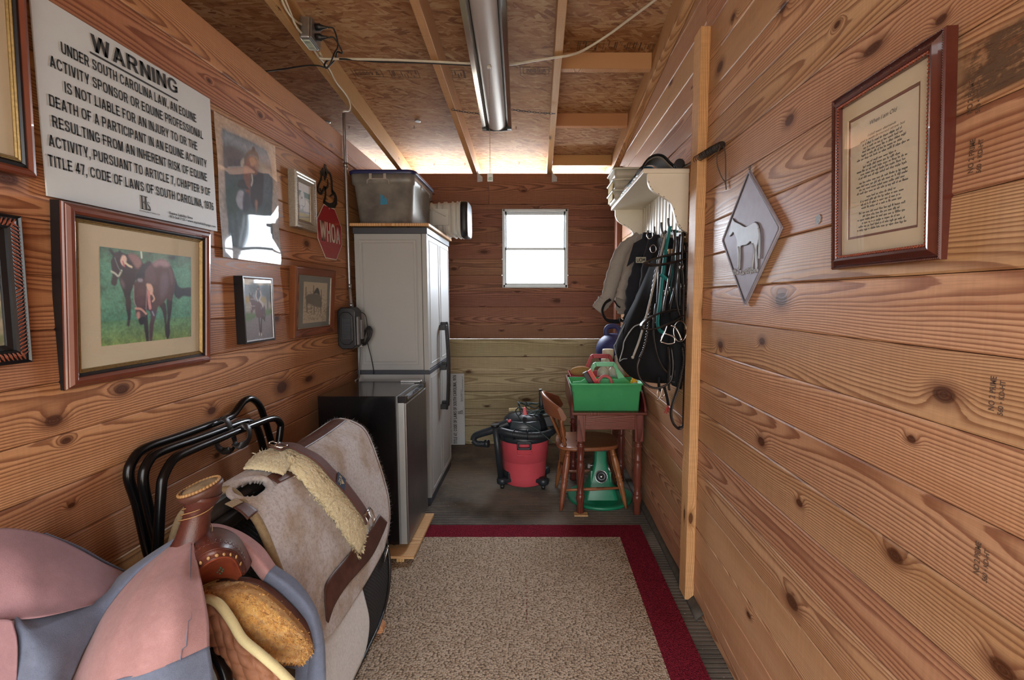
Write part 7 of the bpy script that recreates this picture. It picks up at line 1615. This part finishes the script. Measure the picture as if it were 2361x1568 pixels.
P = P + (.004 * np.sin(np.arange(P.shape[0])[:, None] * 1.9) * np.cos(np.arange(P.shape[1])[None] * 1.3))[..., None] * V3(0, 0, 1); m = MB(); m.grid(P)
o = m.build('crinkled_bag', plain('blue_silver_film', '#4d7d98', .2, .25, .35, 40), solid=.001); tag(o, 'crinkled blue and silver plastic bag along the shelf front edge', 'plastic bag')
o = MB().box((.545, 2.72, shz + .024), (.64, 2.93, shz + .085), Frame((0, 0, 0), (1, .0, 0), (0, 1, .0))).build('black_pouch', M['nylon_black'], bevel=.012, seg=3); tag(o, 'black nylon pouch on the shelf in front of plastic boxes', 'pouch')
o = MB().lathe([(.016, 0), (.016, .10), (.024, .125), (.024, .155), (.021, .156)], Frame((.690, 2.44, shz + .026), (1, 0, 0), (0, 0, 1), (-.12, -1, 0)), 18).build('flashlight', M['black_plastic']); tag(o, 'short black flashlight lying on shelf beside the post', 'flashlight')
# ---- riding whip sticking out past the post
t = thing('riding_whip', 'black braided whip handle with wrist loop sticking out past the post', 'whip', (.66, 2.1, shz + .02))
P = spline([at_y(1520, 398, 2.60) + V3(0, 0, .012), at_y(1572, 386, 2.30), at_y(1606, 367, 2.08), at_y(1640, 347, 1.93), at_y(1666, 333, 1.845)], 8); P[:, 2] = np.maximum(P[:, 2], np.where(P[:, 1] > 2.25, shz + .012, 0)); n = len(P)
MB().tube(P, np.interp(np.linspace(0, 1, n), [0, .5, .6, .75, .95, 1], [.004, .006, .009, .0125, .0145, .013]) + .0010 * np.sin(np.arange(n) * 2.1), 12).build('handle', M['strap'], t)
m = MB()
for k in range(n // 2, n - 2): m.tube([P[k] + V3(.0140 * math.cos(a), 0, .0140 * math.sin(a)) for a in np.linspace(0, 6.28, 10, endpoint=False)], .0016, 5, True)
m.build('braid', M['leather_black'], t)
m = MB(); cord(m, [(1660, 338), (1653, 360), (1655, 385), (1666, 412), (1680, 425)], [1.845, 1.84, 1.835, 1.83, 1.825], .0022); cord(m, [(1668, 336), (1676, 370), (1680, 400), (1681, 425), (1686, 437)], [1.84, 1.83, 1.825, 1.82, 1.815], .0022); m.ball(at_y(1681, 426, 1.822), .005, 8); m.build('wrist_loop', plain('brown_cord', '#4a3a2e', .7), t)
# ---- jackets
def sleeve(name, pts, ys, r, mat, parent, flat=.62, cuff=True):
    P = spline(sx_(pts, ys), 7); n = len(P); R_ = np.interp(np.linspace(0, 1, n), np.linspace(0, 1, len(r)), r) * (1 + .05 * np.sin(np.arange(n) * 1.7)); T = np.gradient(P, axis=0); T /= np.linalg.norm(T, axis=1)[:, None]; m = MB(); G = []
    for i in range(n):
        b = norm(np.cross(T[i], V3(0, 1, 0))); c = np.cross(b, T[i]); G.append([P[i] + b * R_[i] * math.cos(a) * (1 + .06 * math.sin(3 * a + i * .5)) + c * R_[i] * flat * math.sin(a) for a in np.linspace(0, 2 * math.pi, 18, endpoint=False)])
    m.grid(clampw(np.array(G).reshape(-1, 3)).reshape(n, 18, 3), closed_v=True); m.add(G[0], [tuple(range(18))]); m.add(G[-1], [tuple(range(18))[::-1]])
    o = m.build(name, mat, parent); return o, P, R_
t = thing('grey_jacket', 'light grey jacket hanging on the farthest hooks', 'jacket', (.55, 2.95, 1.3))
sleeve('sleeve', [(1478, 548), (1452, 572), (1430, 600), (1414, 645), (1402, 682), (1390, 700)], 2.98, [.045, .06, .058, .048, .042, .038], M['grey_fabric'], t)
sleeve('cuff', [(1394, 692), (1386, 704), (1377, 715)], 2.98, [.044, .043, .040], M['grey_fabric'], t)
sleeve('sleeve', [(1486, 552), (1468, 590), (1453, 630), (1442, 665), (1432, 690)], 2.88, [.05, .055, .05, .044, .04], M['grey_fabric'], t)
sleeve('body', [(1492, 545), (1470, 600), (1455, 650), (1450, 700), (1452, 722)], 3.0, [.045, .075, .085, .085, .07], M['grey_fabric'], t, .5)
m = MB(); strap(m, [(1408, 690), (1395, 700), (1389, 717), (1396, 735), (1412, 741), (1430, 741)], 2.93, .026, .004); strap(m, [(1416, 693), (1424, 705), (1430, 709)], 2.93, .012, .004); m.build('hem_strap', M['nylon_black'], t)
t = thing('navy_jacket', 'dark navy jacket with a pale label hanging beside the grey one', 'jacket', (.6, 2.72, 1.25))
sleeve('body', [(1497, 537), (1494, 570), (1488, 610), (1480, 660), (1474, 710), (1470, 742)], 2.74, [.035, .060, .075, .085, .088, .080], M['navy_fabric'], t, .55)
sleeve('sleeve', [(1508, 542), (1508, 580), (1502, 640), (1490, 700), (1482, 740)], 2.62, [.03, .05, .06, .062, .06], M['navy_fabric'], t, .6)
P = sx_([(1462, 562), (1480, 552), (1500, 556), (1480, 590), (1446, 615)], [2.70, 2.68, 2.66, 2.66, 2.69]); m = MB(); m.add(P, [(0, 1, 2, 3, 4)]); m.build('collar', M['navy_fabric'], t, solid=.008)
a, b = at_y(1466, 606, 2.575), at_y(1489, 606, 2.575); Fj = Frame(a, b - a, (0, 0, 1)); wj = float(np.linalg.norm(b - a)); lb = MB().box((0, 0, 0), (wj, .030, .002), Fj).build('pale_label', plain('pale_label', '#9b9786', .8), t)
m = MB()
for k, q in enumerate(([(.10, .8), (.12, .3), (.2, .2), (.28, .3), (.30, .8)], [(.42, .8), (.38, .5), (.42, .2), (.54, .2), (.58, .5), (.54, .8), (.42, .8)], [(.68, .2), (.70, .8), (.78, .4), (.88, .8), (.90, .2)])): m.stroke(spline([(x * wj, y * .03) for x, y in q], 4), .004, Fj, .0023)
m.build('label_lettering', M['black_ink'], lb)
m = MB(); strap(m, [(1425, 735), (1440, 742), (1460, 748), (1475, 744)], 2.66, .02, .006); m.build('belt', M['nylon_black'], t)
m = MB(); buckle_ = [at_y(*p, 2.62) for p in ((1428, 733), (1436, 733), (1437, 742), (1429, 743))]; m.tube(buckle_, .002, 6, True); m.build('buckle', M['chrome'], t)
# ---- big black nylon bag
t = thing('nylon_bag', 'large black nylon tack bag with pale piping bulging from the hooks', 'bag', (.55, 2.45, 1.0))
secs = [(548, 1520, 1552), (590, 1508, 1566), (640, 1490, 1576), (690, 1468, 1580), (740, 1442, 1583), (790, 1424, 1584), (825, 1426, 1583), (850, 1440, 1581), (870, 1462, 1577), (880, 1495, 1566), (884, 1515, 1548)]
G = []
for k, (v, ul, ur) in enumerate(secs):
    L_, R__ = at_y(ul, v, 2.62), at_y(ur, v, 2.325); c = (L_ + R__) / 2; a = (R__ - L_) / 2; dpt = np.interp(k, [0, 3, 6, 9, 10], [.03, .075, .10, .06, .02]); nn_ = norm(V3(a[1], -a[0], 0)); nn_ = nn_ if nn_[0] < 0 else -nn_
    row = []
    for q in np.linspace(0, 2 * math.pi, 40, endpoint=False):
        w = 1 + .045 * math.sin(9 * q + .3 * k) * (math.sin(q) > 0); row.append(c + a * math.cos(q) + nn_ * dpt * math.sin(q) * w * (.9 if math.sin(q) > 0 else .35))
    G.append(row)
G = np.array([spline(np.array(G)[:, j], 4) for j in range(40)]).transpose(1, 0, 2); G = clampw(G.reshape(-1, 3)).reshape(G.shape)
m = MB(); m.grid(G, closed_v=True); m.add(G[-1], [tuple(range(40))]); m.build('bag', M['nylon_black'], t)
m = MB(); cord(m, [(1498, 640), (1476, 690), (1445, 740), (1420, 790), (1416, 800), (1424, 830)], 2.56, .0022); cord(m, [(1520, 690), (1495, 720), (1478, 745), (1460, 755), (1440, 785), (1436, 805), (1428, 832)], 2.43, .003); cord(m, [(1428, 834), (1436, 828), (1446, 827)], 2.42, .002); cord(m, [(1500, 650), (1470, 740), (1452, 790)], 2.50, .0018); m.build('piping', M['pale_pipe'], t)
o = sleeve('black_cover', [(1572, 560), (1572, 640), (1570, 740), (1566, 820), (1562, 880), (1558, 892)], 2.30, [.03, .045, .055, .06, .05, .02], M['nylon_black'], None, .5)[0]; tag(o, 'narrow black cloth cover hanging nearest the post behind the bridles', 'cloth cover')
# ---- bridles and halters
def bridle(label, pieces, grp='bridles on the hooks'):
    t = thing('bridle', label, 'bridle', (.62, 2.30, 1.2), grp)
    for nm, mat, fn in pieces: m = MB(); fn(m); m.build(nm, mat, t)
    return t
YB1 = 2.255
bridle('brown leather bridle with upper noseband loop jutting into the room', [
    ('noseband', M['leather_brown'] if False else M['strap'], lambda m: strap(m, [(1578, 582), (1550, 587), (1515, 595), (1497, 601), (1490, 606), (1497, 611), (1520, 611), (1552, 605), (1576, 598)], [2.27, 2.24, 2.215, 2.20, 2.195, 2.20, 2.215, 2.235, 2.26], .034, .007, (0, .2, 1))),
    ('cheek_strap', M['strap'], lambda m: (strap(m, [(1553, 530), (1556, 560), (1550, 600), (1541, 650), (1532, 700), (1530, 722)], YB1, .017, .005), strap(m, [(1568, 540), (1563, 600), (1556, 660), (1546, 700), (1543, 720)], 2.28, .015, .005))),
    ('buckle', M['chrome'], lambda m: [m.tube(clampw(sx_([(u - 4, v - 6), (u + 4, v - 6), (u + 4, v + 6), (u - 4, v + 6)], 2.235)), .0018, 6, True) for u, v in ((1536, 676), (1548, 668), (1572, 614))])])
bridle('brown leather bridle with lower noseband loop and steel bit', [
    ('noseband', M['strap'], lambda m: strap(m, [(1580, 716), (1552, 715), (1520, 722), (1495, 735), (1482, 747), (1480, 755), (1490, 760), (1515, 757), (1545, 745), (1572, 729)], [2.27, 2.27, 2.25, 2.22, 2.20, 2.195, 2.195, 2.205, 2.225, 2.25], .036, .007, (0, .2, 1))),
    ('cheek_strap', M['strap'], lambda m: (strap(m, [(1574, 535), (1571, 600), (1575, 660), (1574, 730), (1574, 745)], 2.25, .020, .006), strap(m, [(1566, 620), (1560, 680), (1562, 710), (1568, 730)], 2.24, .012, .004), strap(m, [(1582, 560), (1584, 640), (1582, 680)], 2.27, .014, .005))),
    ('buckle', M['chrome'], lambda m: [m.tube(clampw(sx_([(u - 4, v - 6), (u + 4, v - 6), (u + 4, v + 6), (u - 4, v + 6)], 2.235)), .0018, 6, True) for u, v in ((1570, 616), (1574, 660), (1582, 572))]),
    ('bit', M['chrome'], lambda m: (cord(m, [(1538, 750), (1533, 765), (1526, 780), (1523, 788)], 2.215, .0042), cord(m, [(1523, 788), (1540, 793), (1553, 791), (1556, 787)], 2.21, .0036), cord(m, [(1556, 787), (1554, 778), (1545, 773), (1533, 769)], 2.20, .0042), cord(m, [(1546, 750), (1557, 755), (1566, 770), (1571, 782)], 2.22, .0050),
        m.tube(clampw(sx_([(1568 + 15 * math.cos(a), 764 + 24 * math.sin(a)) for a in np.linspace(0, 6.28, 24, endpoint=False)], 2.225)), .0028, 8, True), m.ball(at_y(1571, 782, 2.215), .008, 10), m.ball(at_y(1556, 754, 2.215), .007, 10)))])
t = thing('halter', 'teal nylon halter hanging between the bridles and black bag', 'halter', (.62, 2.33, 1.2))
m = MB(); strap(m, [(1545, 522), (1536, 570), (1528, 630), (1522, 690), (1516, 740), (1520, 760), (1530, 768)], 2.31, .026, .006); m.build('cheek_strap', M['teal'], t)
m = MB(); strap(m, [(1556, 530), (1552, 600), (1549, 660), (1548, 720), (1552, 780)], 2.34, .022, .006); m.build('cheek_strap', M['teal'], t)
m = MB(); strap(m, [(1523, 632), (1532, 640), (1543, 648)], 2.30, .024, .008); m.build('crossing_strap', M['teal'], t)
m = MB(); m.box((-.012, -.012, -.003), (.012, .012, .003), Frame(clampw([at_y(1545, 580, 2.29)])[0], (1, 0, 0), (0, .2, 1))); m.build('square_ring', M['chrome'], t)
bridle('black leather bridle hanging flat against the wall behind the others', [
    ('cheek_strap', M['strap'], lambda m: (strap(m, [(1562, 545), (1560, 600), (1566, 680), (1560, 760), (1556, 830), (1553, 870)], 2.285, .020, .005), strap(m, [(1530, 548), (1520, 620), (1516, 690), (1512, 735)], 2.37, .016, .005), strap(m, [(1540, 545), (1532, 640), (1524, 730)], 2.33, .014, .004))),
    ('rein', M['strap'], lambda m: strap(m, [(1512, 700), (1506, 760), (1514, 815), (1530, 850), (1548, 862), (1560, 845), (1564, 790)], 2.30, .014, .004)),
    ('ring', M['chrome'], lambda m: [m.tube(clampw(sx_([(u + 7 * math.cos(a), v + 9 * math.sin(a)) for a in np.linspace(0, 6.28, 16, endpoint=False)], y)), .0022, 6, True) for u, v, y in ((1498, 542, 2.5), (1506, 574, 2.45), (1512, 735, 2.36), (1553, 872, 2.28))])])
t = thing('braided_reins', 'black braided reins hanging in a long loop in front of the bag', 'reins', (.55, 2.28, 1.0))
m = MB(); cord(m, [(1535, 532), (1520, 590), (1506, 660), (1498, 720), (1494, 760), (1486, 800), (1476, 825)], [2.36, 2.33, 2.30, 2.28, 2.26, 2.25, 2.245], .0062, 6, .0016); m.build('braided_part', M['strap'], t)
m = MB(); cord(m, [(1476, 825), (1470, 845), (1474, 868), (1488, 886), (1510, 895), (1532, 890), (1548, 875), (1552, 840), (1548, 800)], [2.245, 2.245, 2.25, 2.25, 2.25, 2.25, 2.255, 2.26, 2.27], .0055); m.build('plain_part', M['strap'], t)
t = thing('long_reins', 'long black leather rein loop hanging lowest beside the post', 'reins', (.67, 2.24, .68))
m = MB(); strap(m, [(1576, 790), (1578, 820), (1571, 860), (1563, 895), (1551, 930), (1547, 955), (1552, 975), (1563, 987), (1574, 982), (1582, 962), (1584, 920), (1583, 840), (1582, 760)], 2.24, .018, .006); m.build('rein', M['strap'], t)
m = MB(); cord(m, [(1574, 800), (1577, 830), (1572, 862), (1566, 890)], 2.228, .0075, 6, .0018); m.build('braid', M['leather_black'], t)
o = cord(MB(), [(1535, 540), (1522, 595), (1507, 660), (1490, 730), (1474, 785), (1460, 822)], [2.34, 2.31, 2.27, 2.235, 2.21, 2.20], .0052).ball(at_y(1459, 824, 2.2), .0075, 10).build('riding_crop', plain('grey_crop', '#8f8a82', .5)); tag(o, 'slim grey riding crop hanging diagonally across the black bag', 'whip')
o = strap(MB(), [(1541, 800), (1543, 840), (1542, 880), (1543, 900)], 2.262, .018, .004); o = o.build('dangling_strap', M['strap']); tag(o, 'plain brown leather strap hanging straight down before the bag', 'strap')
t = thing('snap_strap', 'black strap ending in steel snap clips below the black bag', 'strap', (.6, 2.32, .8))
m = MB(); strap(m, [(1519, 868), (1519, 885), (1521, 902)], 2.33, .020, .006); m.build('strap', M['nylon_black'], t)
m = MB()
for u, v in ((1519, 908), (1529, 904)): m.tube([at_y(u + 4 * math.cos(a), v + 9 * math.sin(a), 2.325) for a in np.linspace(0, 6.28, 16, endpoint=False)], .0016, 6, True); m.tube([at_y(u - 2, v + 9, 2.325), at_y(u - 3, v + 17, 2.325)], .002, 6)
m.build('snap_clip', M['chrome'], t)
t = thing('tie_strap', 'black strap with frayed red tip below the black bag', 'strap', (.62, 2.31, .75))
m = MB(); strap(m, [(1531, 890), (1535, 905), (1539, 922), (1541, 935)], 2.30, .020, .005); m.build('strap', M['nylon_black'], t)
m = MB()
for du, dv in ((-8, 16), (-3, 18), (1, 14), (4, 9), (-5, 10)): cord(m, [(1540, 934), (1540 + du * .5, 938 + dv * .4), (1540 + du, 936 + dv)], 2.30, .0022)
m.build('red_tip', plain('red_cord', '#a01c26', .6), t)
# ================================================================== under the roof: lamp, wiring, stamps, ties
def at_roof(u, v, h): d = _ray(u, v); k = (ZP + SLOPE * YB + h - CAM_H) / (d[2] + SLOPE * d[1]); return _O + d * k
# ---- wrap-around strip light, switched off
t = thing('strip_light', 'long unlit strip light with grey lens and mirrored sides', 'ceiling light', (-.24, 2.7, 2.50))
yA, yB_ = 1.93, 3.36; cxs = lambda y: np.interp(y, [2.1, 3.36], [-.221, -.262]); zb = lambda y: 2.606 + (2.511 - 2.606) * (y - 2.1) / 1.26
ys = np.linspace(yA, yB_, 16)
def sweep(sec): return np.array([[(cxs(y) + x, y, zb(y) + z) for x, z in sec] for y in ys])
lens = [(.060 * math.sin(a), .030 - .036 * math.cos(a)) for a in np.linspace(-1.45, 1.45, 18)]
m = MB(); m.grid(sweep(lens)); m.build('lens', plain('unlit_grey_diffuser', '#aaa3a3', .38, var=.02, Specular_IOR_Level=.35), t)
M['mirror'] = plain('mirror_sheet', '#c9c7c2', .12, 1.0, .02)
for s_ in (-1, 1):
    m = MB(); m.grid(sweep([(s_ * .060, .028), (s_ * .075, .004), (s_ * .098, .0), (s_ * .100, .004), (s_ * .100, .050)]), smooth=False); m.build('mirror_side', M['mirror'], t)
m = MB(); G = sweep([(-.100, .050), (-.07, .068), (.07, .068), (.100, .050)]); m.grid(G, smooth=False); m.build('housing', M['frame_silver'], t)
for y, d in ((yB_, 1), (yA, -1)):
    Fe = Frame((cxs(y), y, zb(y)), (1, 0, 0), (0, 0, 1)); m = MB(); m.prism([(-.101, .055), (-.101, -.003), (-.06, -.006), (-.03, -.008), (.03, -.008), (.06, -.006), (.101, -.003), (.101, .055), (.07, .070), (-.07, .070)], -.004 if d > 0 else -.002, .004, Fe)
    e = m.build('end_cap', M['black_plastic'], t)
    m = MB()
    for s_ in (-1, 1): m.box((s_ * .085 - .014, -.003, .002), (s_ * .085 + .014, .03, .030), Fe)
    m.build('end_block', M['black_plastic'], e)
def chain(m, a, b, sag, link=.017, r=.0017):
    a, b = V3(*a), V3(*b); n = int(np.linalg.norm(b - a) / link); d = norm(b - a)
    for k in range(n):
        s_ = (k + .5) / n; p = a + (b - a) * s_ - V3(0, 0, sag * 4 * s_ * (1 - s_)); w = norm(np.cross(d, V3(0, 0, 1))) if k % 2 else norm(np.cross(d, np.cross(d, V3(0, 0, 1))))
        m.tube([p + d * link * .68 * math.cos(q) + w * link * .32 * math.sin(q) for q in np.linspace(0, 6.283, 10, endpoint=False)], r, 5, True)
yc = 3.22; zc = z_raf(yc) - .004
for lab_, x0, x1 in (('steel chain from second rafter to the strip light', -.545, cxs(yc) - .100), ('steel chain from strip light to the third rafter', cxs(yc) + .100, .125)):
    m = MB(); chain(m, (x0, yc, zc), (x1, yc, zb(yc) + .045), .004); o = m.build('hanging_chain', M['pewter_dark']); tag(o, lab_, 'chain')
p = at_x(1128, 155, -.232); t = thing('pull_chain', 'lamp pull chain with small white LED tag', 'pull chain', (p[0], p[1], 2.0))
zt_ = float(at_y(1128, 400, p[1])[2]); m = MB(); n = 70
zs = np.linspace(p[2], zt_, n); m.tube([(p[0], p[1], z) for z in zs], [.0018 if k % 2 else .0009 for k in range(n)], 6); m.build('bead_chain', M['leather_tan'], t)
MB().lathe([(.010, 0), (.012, .006), (.009, .014)], Frame((p[0], p[1], p[2] - .004), X0, Y0), 12).build('ceiling_eyelet', M['white_plastic'], t)
tg = MB().box((p[0] - .014, p[1] - .001, zt_ - .040), (p[0] + .014, p[1] + .001, zt_)).build('tag', M['sheet'], t)
MB().text('LED', Frame((p[0], p[1] - .0014, zt_ - .032), (1, 0, 0), (0, 0, 1)), w=.020, h=.014, bold=.02, align='C').build('lettering', plain('tag_green', '#3d7a4c', .6), tg)
# ---- outlet box on the first rafter with two plugs
bc = at_x(716, 78, -1.135); t = thing('outlet_box', 'steel outlet box on the first rafter with two black plugs', 'electrical box', (bc[0], bc[1], bc[2] - .05))
Fb_ = Frame((-1.166, bc[1], bc[2]), (0, 1, -SLOPE), (0, SLOPE, 1)); MB().box((-.055, -.055, 0), (.055, .055, .052), Fb_).build('box', M['galv'], t, bevel=.008)
MB().box((-.052, -.052, .052), (.052, .052, .060), Fb_).build('cover_plate', M['galv'], t, bevel=.003)
MB().box((-.040, -.060, .008), (.040, -.0545, .046), Fb_).build('side_outlet', plain('pale_green_outlet', '#b6c4b8', .4), t, bevel=.003)
m = MB()
for k in (-1, 1): m.lathe([(.013, 0), (.013, .003), (.0, .003)], Frame(Fb_(.022 * k, -.0605, .027), (0, 1, 0), (-1, 0, 0)), 14)
m.build('outlet_face', plain('outlet_slots', '#8fa196', .4), t)
for k, (x, z) in enumerate(((-.005, .030), (.0, -.018))):
    m = MB(); m.lathe([(.017, 0), (.017, .022), (.012, .030), (.006, .048), (.004, .060)], Frame(Fb_(x, z, .060), Fb_.ex, Fb_.ey, Fb_.ez), 14); m.build('plug', M['black_plastic'], t)
e1, e2 = Fb_(-.005, .030, .118), Fb_(.0, -.018, .118)
o = MB().tube(clampw(spline([e1, e1 + V3(.028, .01, -.004), e1 + V3(.038, .03, -.07), at_x(770, 125, -1.07), at_x(760, 150, -1.10), at_x(752, 158, -1.12)], 6)), .004, 8).tube(spline([e2, e2 + V3(.030, .01, 0), e2 + V3(.052, .05, -.05), at_x(778, 120, -1.05), at_x(772, 138, -1.08), at_x(752, 158, -1.12)], 6), .004, 8)
o.tube(spline([at_x(752, 158, -1.12), at_x(748, 150, -1.13), at_x(758, 138, -1.12), at_roof(785, 136, -.008), at_roof(830, 139, -.008), at_roof(880, 143, -.008), at_roof(940, 144, -.010), at_roof(1000, 146, -.008), at_roof(1060, 149, -.010), at_roof(1100, 151, -.008)], 6), .0048, 8)
o = o.build('lamp_cord', M['cord_black']); tag(o, 'black lamp cord looping from the outlet box to strip light', 'cord')
o = MB().tube(spline([at_roof(560, 172, .10), at_roof(605, 166, .06), at_roof(650, 160, -.006), at_roof(700, 152, -.008), at_roof(730, 151, -.008), at_x(752, 157, -1.12)], 6), .0042, 8).build('extension_cord', M['cord_black']); tag(o, 'black cord running left under first rafter over the partition', 'cord')
o = MB().tube(spline([at_x(735, 118, -1.15), at_x(741, 130, -1.15), at_x(738, 134, -1.15), at_roof(755, 136, -.006), at_roof(800, 136, -.006), at_roof(900, 138, -.006), at_roof(1000, 142, -.006), at_roof(1090, 147, -.006), at_roof(1170, 149, -.006), at_roof(1230, 140, -.006), at_roof(1290, 131, -.006), at_roof(1310, 128, .0), at_roof(1345, 116, .05), at_roof(1400, 82, .10), at_roof(1450, 45, .11), at_roof(1510, 0, .11), at_roof(1545, -30, .11)], 6), .0062, 10).build('electrical_cable', M['cord_white']); tag(o, 'white electrical cable stapled across the rafters to the upper right', 'cable')
for k, (pts, lab_) in enumerate((([(640, -25), (660, 22), (678, 45), (700, 60), (703, 66)], 'upper white cable entering the rafter outlet box'), ([(648, -25), (668, 25), (680, 55), (694, 75), (702, 79)], 'lower white cable entering the rafter outlet box'))):
    o = MB().tube(spline([at_x(*p_, -1.155) for p_ in pts], 6), .0055, 8).build('electrical_cable', M['cord_white']); tag(o, lab_, 'cable')
o = MB().tube(spline([at_x(725, 117, -1.155), at_x(735, 132, -1.155), at_x(758, 158, -1.158), at_x(775, 190, -1.160), at_x(795, 215, -1.160), at_x(805, 232, -1.160), at_x(808, 248, -1.160), at_x(803, 256, -1.165), V3(kx, 3.035, 2.512), V3(kx, 3.035, 2.48)], 6), .0045, 8).build('electrical_cable', M['cord_white']); tag(o, 'thin white wire from rafter outlet box into the conduit', 'cable')
# ---- mill stamps on the sheathing
def roof_frame(u, v): p_ = at_roof(u, v, .1415); return Frame(p_, (1, 0, 0), (0, -1, SLOPE))
m = MB(); px2 = lambda u0, u1, v: float(at_roof(u1, v, .1415)[0] - at_roof(u0, v, .1415)[0])
def rect_outline(Fm, w, h, tck): m.box((0, 0, 0), (w, tck, .0006), Fm); m.box((0, h - tck, 0), (w, h, .0006), Fm); m.box((0, 0, 0), (tck, h, .0006), Fm); m.box((w - tck, 0, 0), (w, h, .0006), Fm)
for u0, u1, v in ((1206, 1266, 171), (826, 886, 177)):
    Fm = roof_frame(u0, v); w = px2(u0, u1, v); rect_outline(Fm, w, .075, .004); m.sans('2009 A', Fm.at(w * .12, .018, .0004), w * .76, .040)
    m.box((-.018, -.01, 0), (-.014, .09, .0006), Fm)
rs = np.random.RandomState(12)
for u0, u1, v in ((1330, 1374, 117), (1388, 1506, 117), (905, 970, 180), (1040, 1075, 180)):
    Fm = roof_frame(u0, v); w = px2(u0, u1, v); x = 0
    if u1 - u0 < 100: rect_outline(Fm, w, .085, .004)
    while x < w - .006:
        h = rs.uniform(.02, .08); y = rs.uniform(0, .085 - h); m.box((x, y, 0), (x + rs.choice([.003, .005, .008]), y + h, .0006), Fm); x += rs.uniform(.009, .02)
m.build('mill_stamp', M['stamp_ink'], ceil)
m = MB()
for u, v in ((842, 376), (866, 368), (918, 376), (1001, 377), (1072, 376), (1130, 376), (1197, 374), (955, 290), (1190, 292), (1268, 290), (880, 290), (805, 291)):
    p_ = at_roof(u, v, .142); m.tube([p_, p_ - V3(0, .004, .022)], .0022, 6)
m.build('roofing_nail', M['pewter_dark'], ceil)
m = MB()
for u, v in ((963, 279), (755, 281)):
    p_ = at_roof(u, v, .138); m.lathe([(.022, 0), (.022, .003), (.018, .005)], Frame(p_, (1, 0, 0), (0, -1, SLOPE)), 14)
m.build('washer', M['galv'], ceil)
# ---- steel ties where the rafters sit on the plate
for k, (xa, lab_) in enumerate(((-.520, 'steel rafter tie at the second rafter'), (.145, 'steel rafter tie at the third rafter'))):
    m = MB(); F_ = Frame((xa, YB - .001, ZP), (1, 0, 0), (0, 0, 1)); m.prism([(0, -.075), (.045, -.070), (.045, -.030), (.012, .0), (0, .03)], 0, .0015, F_); m.prism([(0, .0), (.0, .09), (-.05, .09), (-.05, .0)], 0, .0015, Frame((xa, YB - .03, ZP), (0, -1, 0), (0, 0, 1)))
    for a, b in ((.012, -.06), (.032, -.058), (.012, -.03), (.03, -.04)): m.lathe([(.004, 0), (.003, .002), (0, .002)], Frame(F_(a, b, .0015), (1, 0, 0), (0, 0, 1)), 8)
    o = m.build('rafter_tie', M['galv']); tag(o, lab_, 'metal bracket')
